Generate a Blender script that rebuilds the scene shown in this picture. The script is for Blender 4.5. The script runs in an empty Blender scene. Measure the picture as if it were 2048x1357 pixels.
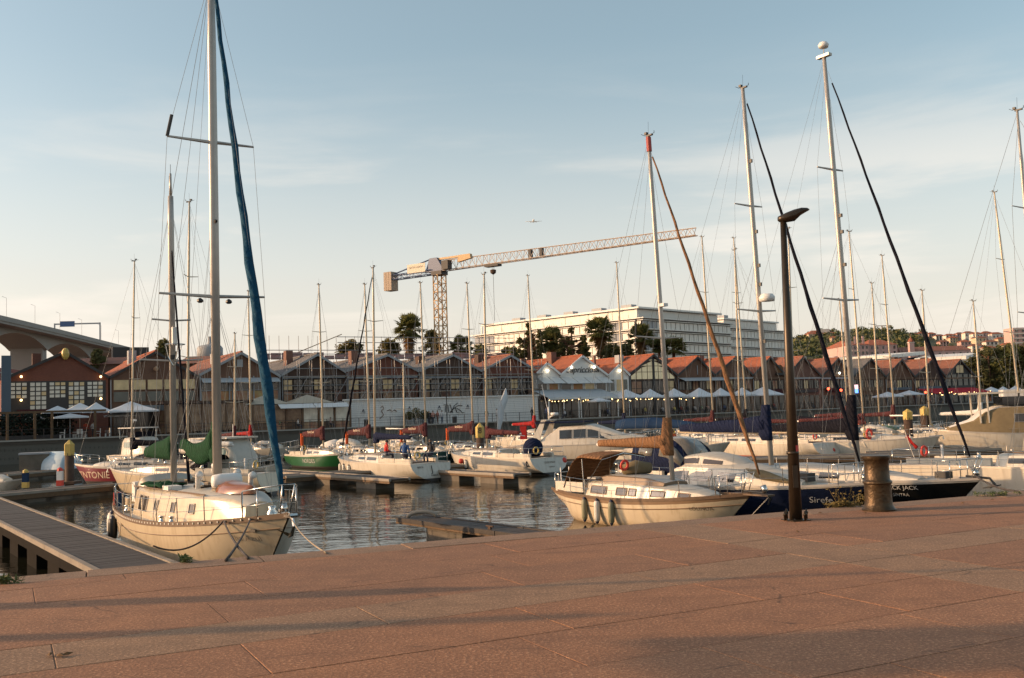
import bpy, bmesh, math, random
from mathutils import Vector, Matrix
random.seed(7)
R = math.radians
scene = bpy.context.scene
col = scene.collection

# ------------------------------------------------------------------ camera
CAM_H = 1.65
F = 1991.0                      # focal length in photo pixels (35 mm on 36 mm)
PITCH, ROLL = R(4.0), R(1.85)
f0 = Vector((0, math.cos(PITCH), math.sin(PITCH)))
r0 = Vector((1, 0, 0)); u0 = Vector((0, -math.sin(PITCH), math.cos(PITCH)))
cr = r0 * math.cos(ROLL) - u0 * math.sin(ROLL)
cu = r0 * math.sin(ROLL) + u0 * math.cos(ROLL)
cam = bpy.data.cameras.new('camera'); cam.lens = 35; cam.sensor_width = 36
cam.clip_start = 0.1; cam.clip_end = 8000
camo = bpy.data.objects.new('camera', cam); col.objects.link(camo)
Mx = Matrix((cr, cu, -f0)).transposed().to_4x4(); Mx.translation = (0, 0, CAM_H)
camo.matrix_world = Mx
scene.camera = camo

# ------------------------------------------------------------------ sky, sun, exposure
SUN_EL, SUN_AZ = R(16.0), R(-92.0)      # azimuth from +Y, clockwise; the sun stands to the left
world = bpy.data.worlds.new('World'); scene.world = world; world.use_nodes = True
nt = world.node_tree; nt.nodes.clear()
def wn(t, **k):
    n = nt.nodes.new(t)
    for a, b in k.items(): setattr(n, a, b)
    return n
sky = wn('ShaderNodeTexSky', sky_type='NISHITA', sun_disc=False, sun_elevation=SUN_EL, sun_rotation=SUN_AZ,
         altitude=0.0, air_density=1.0, dust_density=3.0, ozone_density=1.0)
tc = wn('ShaderNodeTexCoord')
mp = wn('ShaderNodeMapping'); mp.inputs['Scale'].default_value = (1.5, 1.5, 9.0); mp.inputs['Rotation'].default_value = (0, R(-4), R(20)); mp.inputs['Location'].default_value = (7.3, 2.2, 1.3)
n1 = wn('ShaderNodeTexNoise'); n1.inputs['Scale'].default_value = 1.9; n1.inputs['Detail'].default_value = 7; n1.inputs['Roughness'].default_value = .55
n1.inputs['Distortion'].default_value = .35
rp = wn('ShaderNodeMapRange', interpolation_type='SMOOTHSTEP'); rp.inputs['From Min'].default_value = .49; rp.inputs['From Max'].default_value = .72
sx = wn('ShaderNodeSeparateXYZ')
hz = wn('ShaderNodeMapRange', interpolation_type='SMOOTHSTEP')       # clouds thin out towards the zenith
hz.inputs['From Min'].default_value = .16; hz.inputs['From Max'].default_value = .36; hz.inputs['To Min'].default_value = 1; hz.inputs['To Max'].default_value = 0.0
mu = wn('ShaderNodeMath', operation='MULTIPLY'); mu2 = wn('ShaderNodeMath', operation='MULTIPLY'); mu2.inputs[1].default_value = .36
vz = wn('ShaderNodeMapRange', interpolation_type='SMOOTHSTEP')      # thin evening veil thickening towards the horizon
vz.inputs['From Min'].default_value = .0; vz.inputs['From Max'].default_value = .36; vz.inputs['To Min'].default_value = .66; vz.inputs['To Max'].default_value = .05
ad = wn('ShaderNodeMath', operation='ADD', use_clamp=True)
mx = wn('ShaderNodeMixRGB'); mx.inputs['Color2'].default_value = (5.4, 4.85, 4.25, 1)
hsv = wn('ShaderNodeHueSaturation'); hsv.inputs['Saturation'].default_value = .88; hsv.inputs['Hue'].default_value = .474
bg = wn('ShaderNodeBackground'); bg.inputs['Strength'].default_value = .15
ow = wn('ShaderNodeOutputWorld')
L = nt.links.new
L(tc.outputs['Generated'], mp.inputs['Vector']); L(mp.outputs['Vector'], n1.inputs['Vector']); L(n1.outputs['Fac'], rp.inputs['Value'])
L(tc.outputs['Generated'], sx.inputs['Vector']); L(sx.outputs['Z'], hz.inputs['Value'])
L(rp.outputs['Result'], mu.inputs[0]); L(sx.outputs['Z'], vz.inputs['Value']); L(hz.outputs['Result'], mu.inputs[1]); L(mu.outputs[0], mu2.inputs[0]); L(mu2.outputs[0], ad.inputs[0]); L(vz.outputs['Result'], ad.inputs[1]); L(ad.outputs[0], mx.inputs['Fac'])
L(sky.outputs['Color'], hsv.inputs['Color']); L(hsv.outputs['Color'], mx.inputs['Color1'])
L(mx.outputs['Color'], bg.inputs['Color']); L(bg.outputs['Background'], ow.inputs['Surface'])
sun = bpy.data.lights.new('sun', 'SUN'); sun.energy = 3.6; sun.angle = R(.55); sun.color = (1.0, .62, .32)
suno = bpy.data.objects.new('sun', sun); col.objects.link(suno)
sdir = Vector((math.sin(SUN_AZ) * math.cos(SUN_EL), math.cos(SUN_AZ) * math.cos(SUN_EL), math.sin(SUN_EL)))
suno.rotation_euler = sdir.to_track_quat('Z', 'Y').to_euler(); suno.location = (-40, 0, 40)
vs = scene.view_settings
scene.display_settings.display_device = 'sRGB'
vs.view_transform = 'Standard'; vs.look = 'None'; vs.gamma = 1; vs.use_curve_mapping = False; vs.exposure = 0.46

# ------------------------------------------------------------------ helpers
def ray(px, py):
    return f0 + cr * ((px - 1024) / F) - cu * ((py - 678.5) / F)
def W(px, py, z):                     # the point of a level plane seen at a photo pixel
    d = ray(px, py); t = (z - CAM_H) / d.z
    return Vector((d.x * t, d.y * t, z))
def D(px, py, Y):                     # the point seen at a photo pixel at distance Y
    d = ray(px, py); t = Y / d.y
    return Vector((d.x * t, Y, CAM_H + d.z * t))
def lerp(a, b, t): return a + (b - a) * t
def table(tab, t):
    if t <= tab[0][0]: return tab[0][1]
    for (a, x), (b, y) in zip(tab, tab[1:]):
        if t <= b: return lerp(x, y, (t - a) / (b - a))
    return tab[-1][1]
def stable(tab, t):                   # smooth (Catmull-Rom) table
    n = len(tab)
    if t <= tab[0][0]: return tab[0][1]
    for i in range(n - 1):
        a, x = tab[i]; b, y = tab[i + 1]
        if t <= b:
            m0 = (y - tab[i - 1][1]) / (b - tab[i - 1][0]) if i else (y - x) / (b - a)
            m1 = (tab[i + 2][1] - x) / (tab[i + 2][0] - a) if i + 2 < n else (y - x) / (b - a)
            s = (t - a) / (b - a); h = b - a
            return x * (2*s**3 - 3*s*s + 1) + m0*h*(s**3 - 2*s*s + s) + y*(3*s*s - 2*s**3) + m1*h*(s**3 - s*s)
    return tab[-1][1]

MATS = {}
def mat(name, c, rough=.6, metal=0.0, var=0.0, scale=4.0, bump=0.0, bscale=30.0, emit=0.0, spec=None, coat=0.0, trans=0.0, c2=None):
    m = bpy.data.materials.new(name); m.use_nodes = True; MATS[name] = m
    t = m.node_tree; b = t.nodes['Principled BSDF']
    if spec is None and name.startswith(('canvas', 'foliage', 'awning', 'wood_')): spec = .12
    b.inputs['Base Color'].default_value = (*c, 1); b.inputs['Roughness'].default_value = rough; b.inputs['Metallic'].default_value = metal
    if spec is not None: b.inputs['Specular IOR Level'].default_value = spec
    if coat: b.inputs['Coat Weight'].default_value = coat; b.inputs['Coat Roughness'].default_value = .12
    if trans: b.inputs['Transmission Weight'].default_value = trans
    if emit: b.inputs['Emission Color'].default_value = (*c, 1); b.inputs['Emission Strength'].default_value = emit
    if var or bump:
        co = t.nodes.new('ShaderNodeTexCoord')
    if var:
        nz = t.nodes.new('ShaderNodeTexNoise'); nz.inputs['Scale'].default_value = scale; nz.inputs['Detail'].default_value = 6; nz.inputs['Roughness'].default_value = .6
        t.links.new(co.outputs['Object'], nz.inputs['Vector'])
        mr = t.nodes.new('ShaderNodeMapRange'); mr.inputs['From Min'].default_value = .3; mr.inputs['From Max'].default_value = .7
        t.links.new(nz.outputs['Fac'], mr.inputs['Value'])
        mi = t.nodes.new('ShaderNodeMixRGB'); mi.inputs['Color1'].default_value = (*c, 1)
        d = c2 if c2 else tuple(x * (1 - var) for x in c)
        mi.inputs['Color2'].default_value = (*d, 1)
        t.links.new(mr.outputs['Result'], mi.inputs['Fac']); t.links.new(mi.outputs['Color'], b.inputs['Base Color'])
        if emit: t.links.new(mi.outputs['Color'], b.inputs['Emission Color'])
    if bump and name.startswith('canvas'):
        mp_ = t.nodes.new('ShaderNodeMapping'); mp_.inputs['Rotation'].default_value = (R(24), R(30), R(15)); t.links.new(co.outputs['Object'], mp_.inputs['Vector'])
        wv = t.nodes.new('ShaderNodeTexWave'); wv.inputs['Scale'].default_value = 2.2; wv.inputs['Distortion'].default_value = 5; wv.inputs['Detail'].default_value = 3; wv.inputs['Detail Scale'].default_value = 1.5
        t.links.new(mp_.outputs['Vector'], wv.inputs['Vector'])
        bw = t.nodes.new('ShaderNodeBump'); bw.inputs['Strength'].default_value = .55; bw.inputs['Distance'].default_value = .05
        t.links.new(wv.outputs['Fac'], bw.inputs['Height']); t.links.new(bw.outputs['Normal'], b.inputs['Normal'])
    elif bump:
        nb = t.nodes.new('ShaderNodeTexNoise'); nb.inputs['Scale'].default_value = bscale; nb.inputs['Detail'].default_value = 5
        t.links.new(co.outputs['Object'], nb.inputs['Vector'])
        bp = t.nodes.new('ShaderNodeBump'); bp.inputs['Strength'].default_value = bump; bp.inputs['Distance'].default_value = .02
        t.links.new(nb.outputs['Fac'], bp.inputs['Height']); t.links.new(bp.outputs['Normal'], b.inputs['Normal'])
    return m

class MB:
    def __init__(s): s.v = []; s.f = []; s.m = []
    def add(s, vs, fs, mi=0):
        o = len(s.v); s.v += [tuple(p) for p in vs]; s.f += [tuple(i + o for i in q) for q in fs]; s.m += [mi] * len(fs); return s
    def obox(s, c, a, b, d, mi=0):    # centre and three half axes
        c, a, b, d = Vector(c), Vector(a), Vector(b), Vector(d)
        vs = [c + a*i + b*j + d*k for i in (-1, 1) for j in (-1, 1) for k in (-1, 1)]
        return s.add(vs, [(0,1,3,2), (4,6,7,5), (0,4,5,1), (2,3,7,6), (0,2,6,4), (1,5,7,3)], mi)
    def box(s, x0, x1, y0, y1, z0, z1, mi=0):
        return s.obox(((x0+x1)/2, (y0+y1)/2, (z0+z1)/2), ((x1-x0)/2, 0, 0), (0, (y1-y0)/2, 0), (0, 0, (z1-z0)/2), mi)
    def beam(s, a, b, w, h, up=(0, 0, 1), mi=0):
        a, b = Vector(a), Vector(b); d = (b - a); u = Vector(up)
        sd = d.cross(u)
        if sd.length < 1e-6: sd = d.cross(Vector((1, 0, 0)))
        sd.normalize(); u = sd.cross(d).normalized()
        return s.obox((a + b) / 2, d / 2, sd * (w / 2), u * (h / 2), mi)
    def tube(s, pts, rad, n=6, mi=0, cap=True, sq=1.0):
        pts = [Vector(p) for p in pts]; m = len(pts)
        if not isinstance(rad, (list, tuple)): rad = [rad] * m
        secs = []; prev = None
        for i, p in enumerate(pts):
            d = (pts[min(i+1, m-1)] - pts[max(i-1, 0)]).normalized()
            if prev is None:
                ref = Vector((0, 0, 1)) if abs(d.z) < .9 else Vector((1, 0, 0))
                a = d.cross(ref).normalized()
            else:
                a = (prev - d * prev.dot(d)).normalized()
            prev = a; b = d.cross(a)
            secs.append([p + (a * math.cos(2*math.pi*k/n) + b * math.sin(2*math.pi*k/n) * sq) * rad[i] for k in range(n)])
        return s.loft(secs, True, cap, mi)
    def loft(s, secs, closed=False, cap=False, mi=0, rowm=None):
        o = len(s.v); n = len(secs[0])
        for q in secs: s.v += [tuple(p) for p in q]
        for i in range(len(secs) - 1):
            for k in range(n if closed else n - 1):
                k2 = (k + 1) % n
                s.f.append((o+i*n+k, o+i*n+k2, o+(i+1)*n+k2, o+(i+1)*n+k)); s.m.append(rowm[k] if rowm else mi)
        if cap:
            s.f.append(tuple(o + k for k in range(n))); s.m.append(mi)
            q = o + (len(secs)-1)*n; s.f.append(tuple(q + k for k in reversed(range(n)))); s.m.append(mi)
        return s
    def lathe(s, prof, n=16, c=(0, 0, 0), mi=0):
        return s.loft([[(c[0] + r*math.cos(2*math.pi*k/n), c[1] + r*math.sin(2*math.pi*k/n), c[2] + z) for k in range(n)] for r, z in prof], True, True, mi)
    def prism(s, poly, a, mi=0):      # polygon (3-D points) pushed along a
        n = len(poly); a = Vector(a); p = [Vector(q) for q in poly]
        return s.add(p + [q + a for q in p], [tuple(range(n)), tuple(reversed(range(n, 2*n)))] + [(i, (i+1) % n, n+(i+1) % n, n+i) for i in range(n)], mi)
    def sphere(s, c, r, n=8, m=6, mi=0, sz=1.0):
        return s.lathe([(max(1e-3, r*math.sin(math.pi*i/m)), -r*sz*math.cos(math.pi*i/m)) for i in range(m+1)], n, c, mi)
    def mesh(s, name, mats, smooth=False, recalc=True):
        me = bpy.data.meshes.new(name); me.from_pydata(s.v, [], s.f)
        for m in (mats if isinstance(mats, (list, tuple)) else [mats]): me.materials.append(MATS[m] if isinstance(m, str) else m)
        me.polygons.foreach_set('material_index', s.m)
        if recalc:
            bm = bmesh.new(); bm.from_mesh(me); bmesh.ops.recalc_face_normals(bm, faces=bm.faces); bm.to_mesh(me); bm.free()
        if smooth: me.polygons.foreach_set('use_smooth', [True] * len(me.polygons))
        if smooth == 'auto': me.set_sharp_from_angle(angle=R(38))
        me.update(); return me
    def build(s, name, mats, parent=None, smooth=False, recalc=True, loc=None):
        return put(name, s.mesh(name, mats, smooth, recalc), parent, loc)
def put(name, me, parent=None, loc=None, rot=None, scale=None):
    o = bpy.data.objects.new(name, me); col.objects.link(o)
    if parent: o.parent = parent
    if loc is not None: o.location = loc
    if rot is not None: o.rotation_euler = rot
    if scale is not None: o.scale = scale
    return o
def tag(o, label=None, cat=None, group=None, kind=None):
    for k, v in (('label', label), ('category', cat), ('group', group), ('kind', kind)):
        if v: o[k] = v
    return o
def thing(name, label, cat, loc=(0, 0, 0), rz=0, group=None):
    o = bpy.data.objects.new(name, None); o.empty_display_size = .3; col.objects.link(o); o.location = loc; o.rotation_euler = (0, 0, rz)
    return tag(o, label, cat, group)
def textmesh(body, size, shear=0.0, spacing=1.0, ext=.004):
    c = bpy.data.curves.new('t', 'FONT'); c.body = body; c.size = size; c.shear = shear; c.space_character = spacing
    c.align_x = 'CENTER'; c.align_y = 'CENTER'; c.resolution_u = 3; c.extrude = ext
    o = bpy.data.objects.new('t', c); col.objects.link(o)
    bpy.context.view_layer.update()
    me = bpy.data.meshes.new_from_object(o.evaluated_get(bpy.context.evaluated_depsgraph_get()))
    bpy.data.objects.remove(o); return me
ORD = ['first', 'second', 'third', 'fourth', 'fifth', 'sixth', 'seventh', 'eighth', 'ninth', 'tenth', 'eleventh', 'twelfth',
       'thirteenth', 'fourteenth', 'fifteenth', 'sixteenth', 'seventeenth', 'eighteenth', 'nineteenth', 'twentieth']

# ------------------------------------------------------------------ materials
def gel(name, c, rough, stain):
    # painted or moulded hull: run-off streaks and a scum line at the water
    m = mat(name, c, rough, coat=.25); t = m.node_tree; b = t.nodes['Principled BSDF']
    co = t.nodes.new('ShaderNodeTexCoord'); mp_ = t.nodes.new('ShaderNodeMapping'); mp_.inputs['Scale'].default_value = (7, 7, .55); t.links.new(co.outputs['Object'], mp_.inputs['Vector'])
    n = t.nodes.new('ShaderNodeTexNoise'); n.inputs['Scale'].default_value = 1.0; n.inputs['Detail'].default_value = 6; t.links.new(mp_.outputs['Vector'], n.inputs['Vector'])
    r = t.nodes.new('ShaderNodeMapRange'); r.inputs['From Min'].default_value = .48; r.inputs['From Max'].default_value = .78; r.inputs['To Max'].default_value = .55; t.links.new(n.outputs['Fac'], r.inputs['Value'])
    se = t.nodes.new('ShaderNodeSeparateXYZ'); t.links.new(co.outputs['Object'], se.inputs['Vector'])
    n2 = t.nodes.new('ShaderNodeTexNoise'); n2.inputs['Scale'].default_value = 3.0; n2.inputs['Detail'].default_value = 4; t.links.new(co.outputs['Object'], n2.inputs['Vector'])
    sb = t.nodes.new('ShaderNodeMath'); sb.operation = 'MULTIPLY_ADD'; sb.inputs[1].default_value = -.35; t.links.new(n2.outputs['Fac'], sb.inputs[0]); t.links.new(se.outputs['Z'], sb.inputs[2])
    r2 = t.nodes.new('ShaderNodeMapRange'); r2.inputs['From Min'].default_value = -.12; r2.inputs['From Max'].default_value = .14; r2.inputs['To Min'].default_value = .7; r2.inputs['To Max'].default_value = 0; t.links.new(sb.outputs[0], r2.inputs['Value'])
    mx_ = t.nodes.new('ShaderNodeMath'); mx_.operation = 'MAXIMUM'; t.links.new(r.outputs['Result'], mx_.inputs[0]); t.links.new(r2.outputs['Result'], mx_.inputs[1])
    mi = t.nodes.new('ShaderNodeMixRGB'); mi.inputs['Color1'].default_value = (*c, 1); mi.inputs['Color2'].default_value = (*stain, 1); t.links.new(mx_.outputs[0], mi.inputs['Fac']); t.links.new(mi.outputs['Color'], b.inputs['Base Color'])
gel('gelcoat', (.54, .495, .415), .3, (.34, .27, .18))
gel('gelcoat_cream', (.55, .46, .325), .3, (.33, .24, .14))
mat('deck_white', (.46, .435, .38), .55, var=.15, scale=3)
mat('deck_grey', (.36, .36, .34), .6, var=.2, scale=3)
mat('hull_navy', (.008, .012, .03), .18, coat=.4)
mat('hull_black', (.006, .006, .006), .2, coat=.4)
mat('hull_red', (.17, .015, .02), .3, coat=.3)
mat('hull_green', (.012, .085, .024), .3, coat=.3)
mat('hull_teal', (.01, .035, .04), .25, coat=.3)
mat('antifoul', (.03, .03, .03), .8, var=.4, scale=5)
mat('boot_red', (.32, .03, .02), .5)
mat('boot_dark', (.03, .025, .02), .5)
mat('teak', (.13, .075, .038), .6, var=.35, scale=9)
mat('varnish', (.26, .085, .025), .3, var=.3, scale=6, coat=.4)
mat('rub_brown', (.22, .14, .08), .5, var=.2)
mat('canvas_tan', (.21, .11, .055), .85, var=.22, scale=5, bump=.25, bscale=14)
mat('canvas_navy', (.010, .016, .045), .85, var=.3, scale=6, bump=.25, bscale=12)
mat('canvas_black', (.010, .010, .016), .85, var=.3, scale=6, bump=.25, bscale=12)
mat('canvas_blue', (.010, .062, .115), .8, var=.25, scale=4, bump=.4, bscale=9)
mat('canvas_lightblue', (.012, .035, .085), .8, var=.2, scale=5)
mat('canvas_green', (.007, .048, .019), .85, var=.35, scale=5, bump=.4, bscale=10)
mat('canvas_maroon', (.085, .030, .032), .85, var=.25, scale=5, bump=.2, bscale=12)
mat('canvas_red', (.28, .018, .018), .8, var=.2, scale=5)
mat('canvas_orange', (.55, .10, .03), .8, var=.2, scale=5)
mat('canvas_white', (.62, .60, .56), .8, var=.15, scale=3)
mat('canvas_khaki', (.20, .155, .09), .85, var=.2, scale=4)
mat('alu', (.46, .42, .37), .42, .35, var=.12, scale=3)
mat('alu_gold', (.60, .50, .36), .45, .2, var=.12, scale=3)
mat('steel', (.62, .60, .56), .22, 1.0)
mat('wire', (.26, .26, .25), .5, .3)
mat('rope', (.30, .24, .17), .9)
mat('rope_dark', (.05, .04, .035), .9)
mat('black_plastic', (.015, .015, .015), .5)
mat('white_plastic', (.70, .68, .64), .4)
mat('fender', (.22, .21, .13), .5, var=.2)
mat('fender_end', (.015, .02, .05), .5)
mat('fender_white', (.6, .57, .5), .5)
mat('glass_dark', (.012, .012, .013), .06, spec=.8)
mat('glass_teal', (.06, .14, .14), .08, spec=.8)
mat('glass_brown', (.035, .022, .014), .08, spec=.8)
mat('clear_vinyl', (.30, .28, .24), .12, spec=.7, var=.5, scale=2, trans=.35)
mat('orange', (.65, .12, .02), .5)
mat('lifebuoy_red', (.55, .05, .03), .5)
mat('white_paint', (.72, .70, .66), .5)
mat('pile_yellow', (.52, .37, .09), .5, var=.2)
mat('pile_rust', (.085, .045, .025), .8, var=.55, scale=3, bump=.4, bscale=9)
mat('concrete', (.15, .125, .095), .85, var=.3, scale=2, bump=.3, bscale=20)
mat('concrete_pale', (.33, .285, .23), .85, var=.25, scale=1.5, bump=.2, bscale=15)
mat('pontoon_deck', (.055, .043, .036), .75, var=.35, scale=6, bump=.2, bscale=30)
mat('pontoon_wood', (.15, .09, .045), .8, var=.4, scale=5, bump=.3, bscale=20)
mat('lettering_dark', (.05, .04, .03), .6)
mat('lettering_grey', (.22, .19, .15), .6)
mat('lettering_white', (.42, .41, .39), .6)
mat('lettering_cream', (.65, .5, .36), .6)
# ================================================================== the setting
WZ = -2.3                                         # water level; the quay is z = 0
def surface_mat(name, c1, c2, spot, scale, rough, bump):
    m = bpy.data.materials.new(name); m.use_nodes = True; MATS[name] = m
    t = m.node_tree; b = t.nodes['Principled BSDF']; b.inputs['Roughness'].default_value = rough
    co = t.nodes.new('ShaderNodeNewGeometry')
    n = []
    for sc, de in ((scale, 3), (38, 5), (85, 4), (3.5, 5)):
        q = t.nodes.new('ShaderNodeTexNoise'); q.inputs['Scale'].default_value = sc; q.inputs['Detail'].default_value = de
        t.links.new(co.outputs['Position'], q.inputs['Vector']); n.append(q)
    mr = t.nodes.new('ShaderNodeMapRange'); mr.inputs['From Min'].default_value = .35; mr.inputs['From Max'].default_value = .65
    t.links.new(n[0].outputs['Fac'], mr.inputs['Value'])
    a = t.nodes.new('ShaderNodeMixRGB'); a.inputs['Color1'].default_value = (*c1, 1); a.inputs['Color2'].default_value = (*c2, 1)
    t.links.new(mr.outputs['Result'], a.inputs['Fac'])
    m2 = t.nodes.new('ShaderNodeMapRange'); m2.inputs['From Min'].default_value = .50; m2.inputs['From Max'].default_value = .66; m2.inputs['To Max'].default_value = 1.0
    t.links.new(n[1].outputs['Fac'], m2.inputs['Value'])
    c = t.nodes.new('ShaderNodeMixRGB'); c.inputs['Color2'].default_value = (*spot, 1)
    t.links.new(a.outputs['Color'], c.inputs['Color1']); t.links.new(m2.outputs['Result'], c.inputs['Fac'])
    m3 = t.nodes.new('ShaderNodeMapRange'); m3.inputs['From Min'].default_value = .36; m3.inputs['From Max'].default_value = .50; m3.inputs['To Min'].default_value = .75; m3.inputs['To Max'].default_value = 0
    t.links.new(n[2].outputs['Fac'], m3.inputs['Value'])
    d = t.nodes.new('ShaderNodeMixRGB'); d.inputs['Color2'].default_value = (*[x*.3 for x in c1], 1)
    t.links.new(c.outputs['Color'], d.inputs['Color1']); t.links.new(m3.outputs['Result'], d.inputs['Fac'])
    m4 = t.nodes.new('ShaderNodeMapRange'); m4.inputs['From Min'].default_value = .42; m4.inputs['From Max'].default_value = .70; m4.inputs['To Max'].default_value = .30
    t.links.new(n[3].outputs['Fac'], m4.inputs['Value'])
    e = t.nodes.new('ShaderNodeMixRGB'); e.inputs['Color2'].default_value = (*[x*.55 for x in c2], 1)
    t.links.new(d.outputs['Color'], e.inputs['Color1']); t.links.new(m4.outputs['Result'], e.inputs['Fac'])
    sm = t.nodes.new('ShaderNodeMapping'); sm.inputs['Rotation'].default_value = (0, 0, R(-24)); sm.inputs['Scale'].default_value = (.35, 2.4, 1); t.links.new(co.outputs['Position'], sm.inputs['Vector'])
    q5 = t.nodes.new('ShaderNodeTexNoise'); q5.inputs['Scale'].default_value = 1.3; q5.inputs['Detail'].default_value = 8; q5.inputs['Roughness'].default_value = .65; t.links.new(sm.outputs['Vector'], q5.inputs['Vector'])
    m5 = t.nodes.new('ShaderNodeMapRange'); m5.inputs['From Min'].default_value = .52; m5.inputs['From Max'].default_value = .72; m5.inputs['To Max'].default_value = .55; t.links.new(q5.outputs['Fac'], m5.inputs['Value'])
    g = t.nodes.new('ShaderNodeMixRGB'); g.inputs['Color2'].default_value = (*[x*.55 for x in c1], 1); t.links.new(e.outputs['Color'], g.inputs['Color1']); t.links.new(m5.outputs['Result'], g.inputs['Fac'])
    vm = t.nodes.new('ShaderNodeMapping'); vm.inputs['Rotation'].default_value = (0, 0, R(-26)); vm.inputs['Scale'].default_value = (.38, 1.1, 1); t.links.new(co.outputs['Position'], vm.inputs['Vector'])
    nw = t.nodes.new('ShaderNodeTexNoise'); nw.inputs['Scale'].default_value = 2.2; nw.inputs['Detail'].default_value = 5; t.links.new(co.outputs['Position'], nw.inputs['Vector'])
    va = t.nodes.new('ShaderNodeVectorMath'); va.operation = 'MULTIPLY_ADD'; va.inputs[1].default_value = (.22, .22, 0); t.links.new(nw.outputs['Color'], va.inputs[0]); t.links.new(vm.outputs['Vector'], va.inputs[2])
    vo = t.nodes.new('ShaderNodeTexVoronoi'); vo.feature = 'DISTANCE_TO_EDGE'; vo.voronoi_dimensions = '2D'; vo.inputs['Scale'].default_value = .95; t.links.new(va.outputs['Vector'], vo.inputs['Vector'])
    m6 = t.nodes.new('ShaderNodeMapRange'); m6.inputs['From Min'].default_value = .0; m6.inputs['From Max'].default_value = .011; m6.inputs['To Min'].default_value = 1; m6.inputs['To Max'].default_value = 0; t.links.new(vo.outputs['Distance'], m6.inputs['Value'])
    m7 = t.nodes.new('ShaderNodeMapRange'); m7.inputs['From Min'].default_value = .46; m7.inputs['From Max'].default_value = .58; m7.inputs['To Max'].default_value = .85; t.links.new(n[3].outputs['Fac'], m7.inputs['Value'])
    mm = t.nodes.new('ShaderNodeMath'); mm.operation = 'MULTIPLY'; t.links.new(m6.outputs['Result'], mm.inputs[0]); t.links.new(m7.outputs['Result'], mm.inputs[1])
    cg = t.nodes.new('ShaderNodeMixRGB'); cg.inputs['Color2'].default_value = (*[x*.28 for x in c1], 1); t.links.new(g.outputs['Color'], cg.inputs['Color1']); t.links.new(mm.outputs[0], cg.inputs['Fac'])
    t.links.new(cg.outputs['Color'], b.inputs['Base Color'])
    bp = t.nodes.new('ShaderNodeBump'); bp.inputs['Strength'].default_value = bump; bp.inputs['Distance'].default_value = .006
    t.links.new(n[1].outputs['Fac'], bp.inputs['Height']); t.links.new(bp.outputs['Normal'], b.inputs['Normal'])
surface_mat('slab_red', (.275, .120, .053), (.225, .099, .046), (.44, .225, .115), 1.1, .85, .9)
surface_mat('slab_red_b', (.265, .117, .053), (.218, .097, .046), (.43, .22, .113), 1.3, .85, .9)
surface_mat('slab_red_c', (.245, .110, .052), (.205, .093, .045), (.40, .21, .11), .9, .85, .9)
surface_mat('slab_red_d', (.285, .130, .062), (.24, .11, .054), (.45, .24, .125), 1.0, .85, .9)
surface_mat('slab_pale', (.26, .145, .077), (.218, .122, .067), (.41, .25, .145), 1.2, .85, .9)
surface_mat('coping', (.245, .145, .085), (.205, .12, .07), (.34, .22, .14), 1.5, .85, .9)
surface_mat('joint', (.115, .060, .034), (.08, .044, .027), (.15, .085, .05), 3, .95, .2)
mat('wall_dark', (.034, .028, .021), .9, var=.5, scale=.8, bump=.5, bscale=4)
mat('promenade', (.10, .085, .07), .85, var=.25, scale=.5)
mat('cap_stone', (.34, .32, .28), .8, var=.2, scale=1)
mat('far_ground', (.13, .12, .10), .9, var=.3, scale=.05)

# near quay: edge runs 22.5 degrees away to the right
QA = R(22.5); qu = Vector((math.cos(QA), math.sin(QA), 0)); qv = Vector((-math.sin(QA), math.cos(QA), 0))   # qv points to the water
Q0 = W(1024, 1070, 0)
def qp(s, v, z=0): return Q0 + qu * s + qv * v + Vector((0, 0, z))
mb = MB()
top = [qp(-90, 0, -.02), qp(120, 0, -.02), qp(120, -70, -.02), qp(-90, -70, -.02)]
mb.prism(top, (0, 0, -6))
quay = tag(mb.build('quay', 'joint'), kind='structure')
# coping stones along the edge
def slab(poly, m, parent, name, th=.05, z=0):
    n = len(poly); c = sum((Vector(p) for p in poly), Vector()) / n
    ins = [Vector(p) + (c - Vector(p)).normalized() * .004 for p in poly]
    lo = [p + Vector((0, 0, -th)) for p in [Vector(q) for q in poly]]; hi = [Vector(p) for p in ins]
    ed = [Vector(q) + Vector((0, 0, -.003)) for q in poly]
    b = MB(); b.add(hi + ed + lo, [tuple(range(n))] + [(i, (i+1) % n, n+(i+1) % n, n+i) for i in range(n)] + [(n+i, n+(i+1) % n, 2*n+(i+1) % n, 2*n+i) for i in range(n)])
    return b.build(name, m, parent)
s = -16.0
while s < 22:
    w = random.uniform(1.7, 2.1)
    z = random.uniform(-.004, .004)
    slab([qp(s+.007, .03, z), qp(s+w-.007, .03, z), qp(s+w-.007, -.50, z), qp(s+.007, -.50, z)], 'coping', quay, 'coping_stone', .3)
    s += w
# paving slabs: a grid turned a little against the edge, with two pale bands
GA = R(27); gu = Vector((math.cos(GA), math.sin(GA), 0)); gv = Vector((-math.sin(GA), math.cos(GA), 0))
G0 = W(1010, 1196, 0)                             # on the long pale band
def clip(poly, p0, nrm):                          # keep the side where (p-p0).nrm <= 0
    out = []
    for i, a in enumerate(poly):
        b = poly[(i+1) % len(poly)]; da = (a-p0).dot(nrm); db = (b-p0).dot(nrm)
        if da <= 0: out.append(a)
        if da * db < 0: out.append(a + (b-a) * (da/(da-db)))
    return out
rows = []
v = -.42
bandrow = 0
hs = {0: .84}
def rowh(j): return .84 if j == 0 else .98
vpos = {0: -.42}
for j in range(1, 9): vpos[j] = vpos[j-1] + rowh(j-1)
for j in range(-1, -12, -1): vpos[j] = vpos[j+1] - rowh(j)
CX = (W(1640, 1100, 0) - G0).dot(gu)              # where the cross band meets the long one
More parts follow.
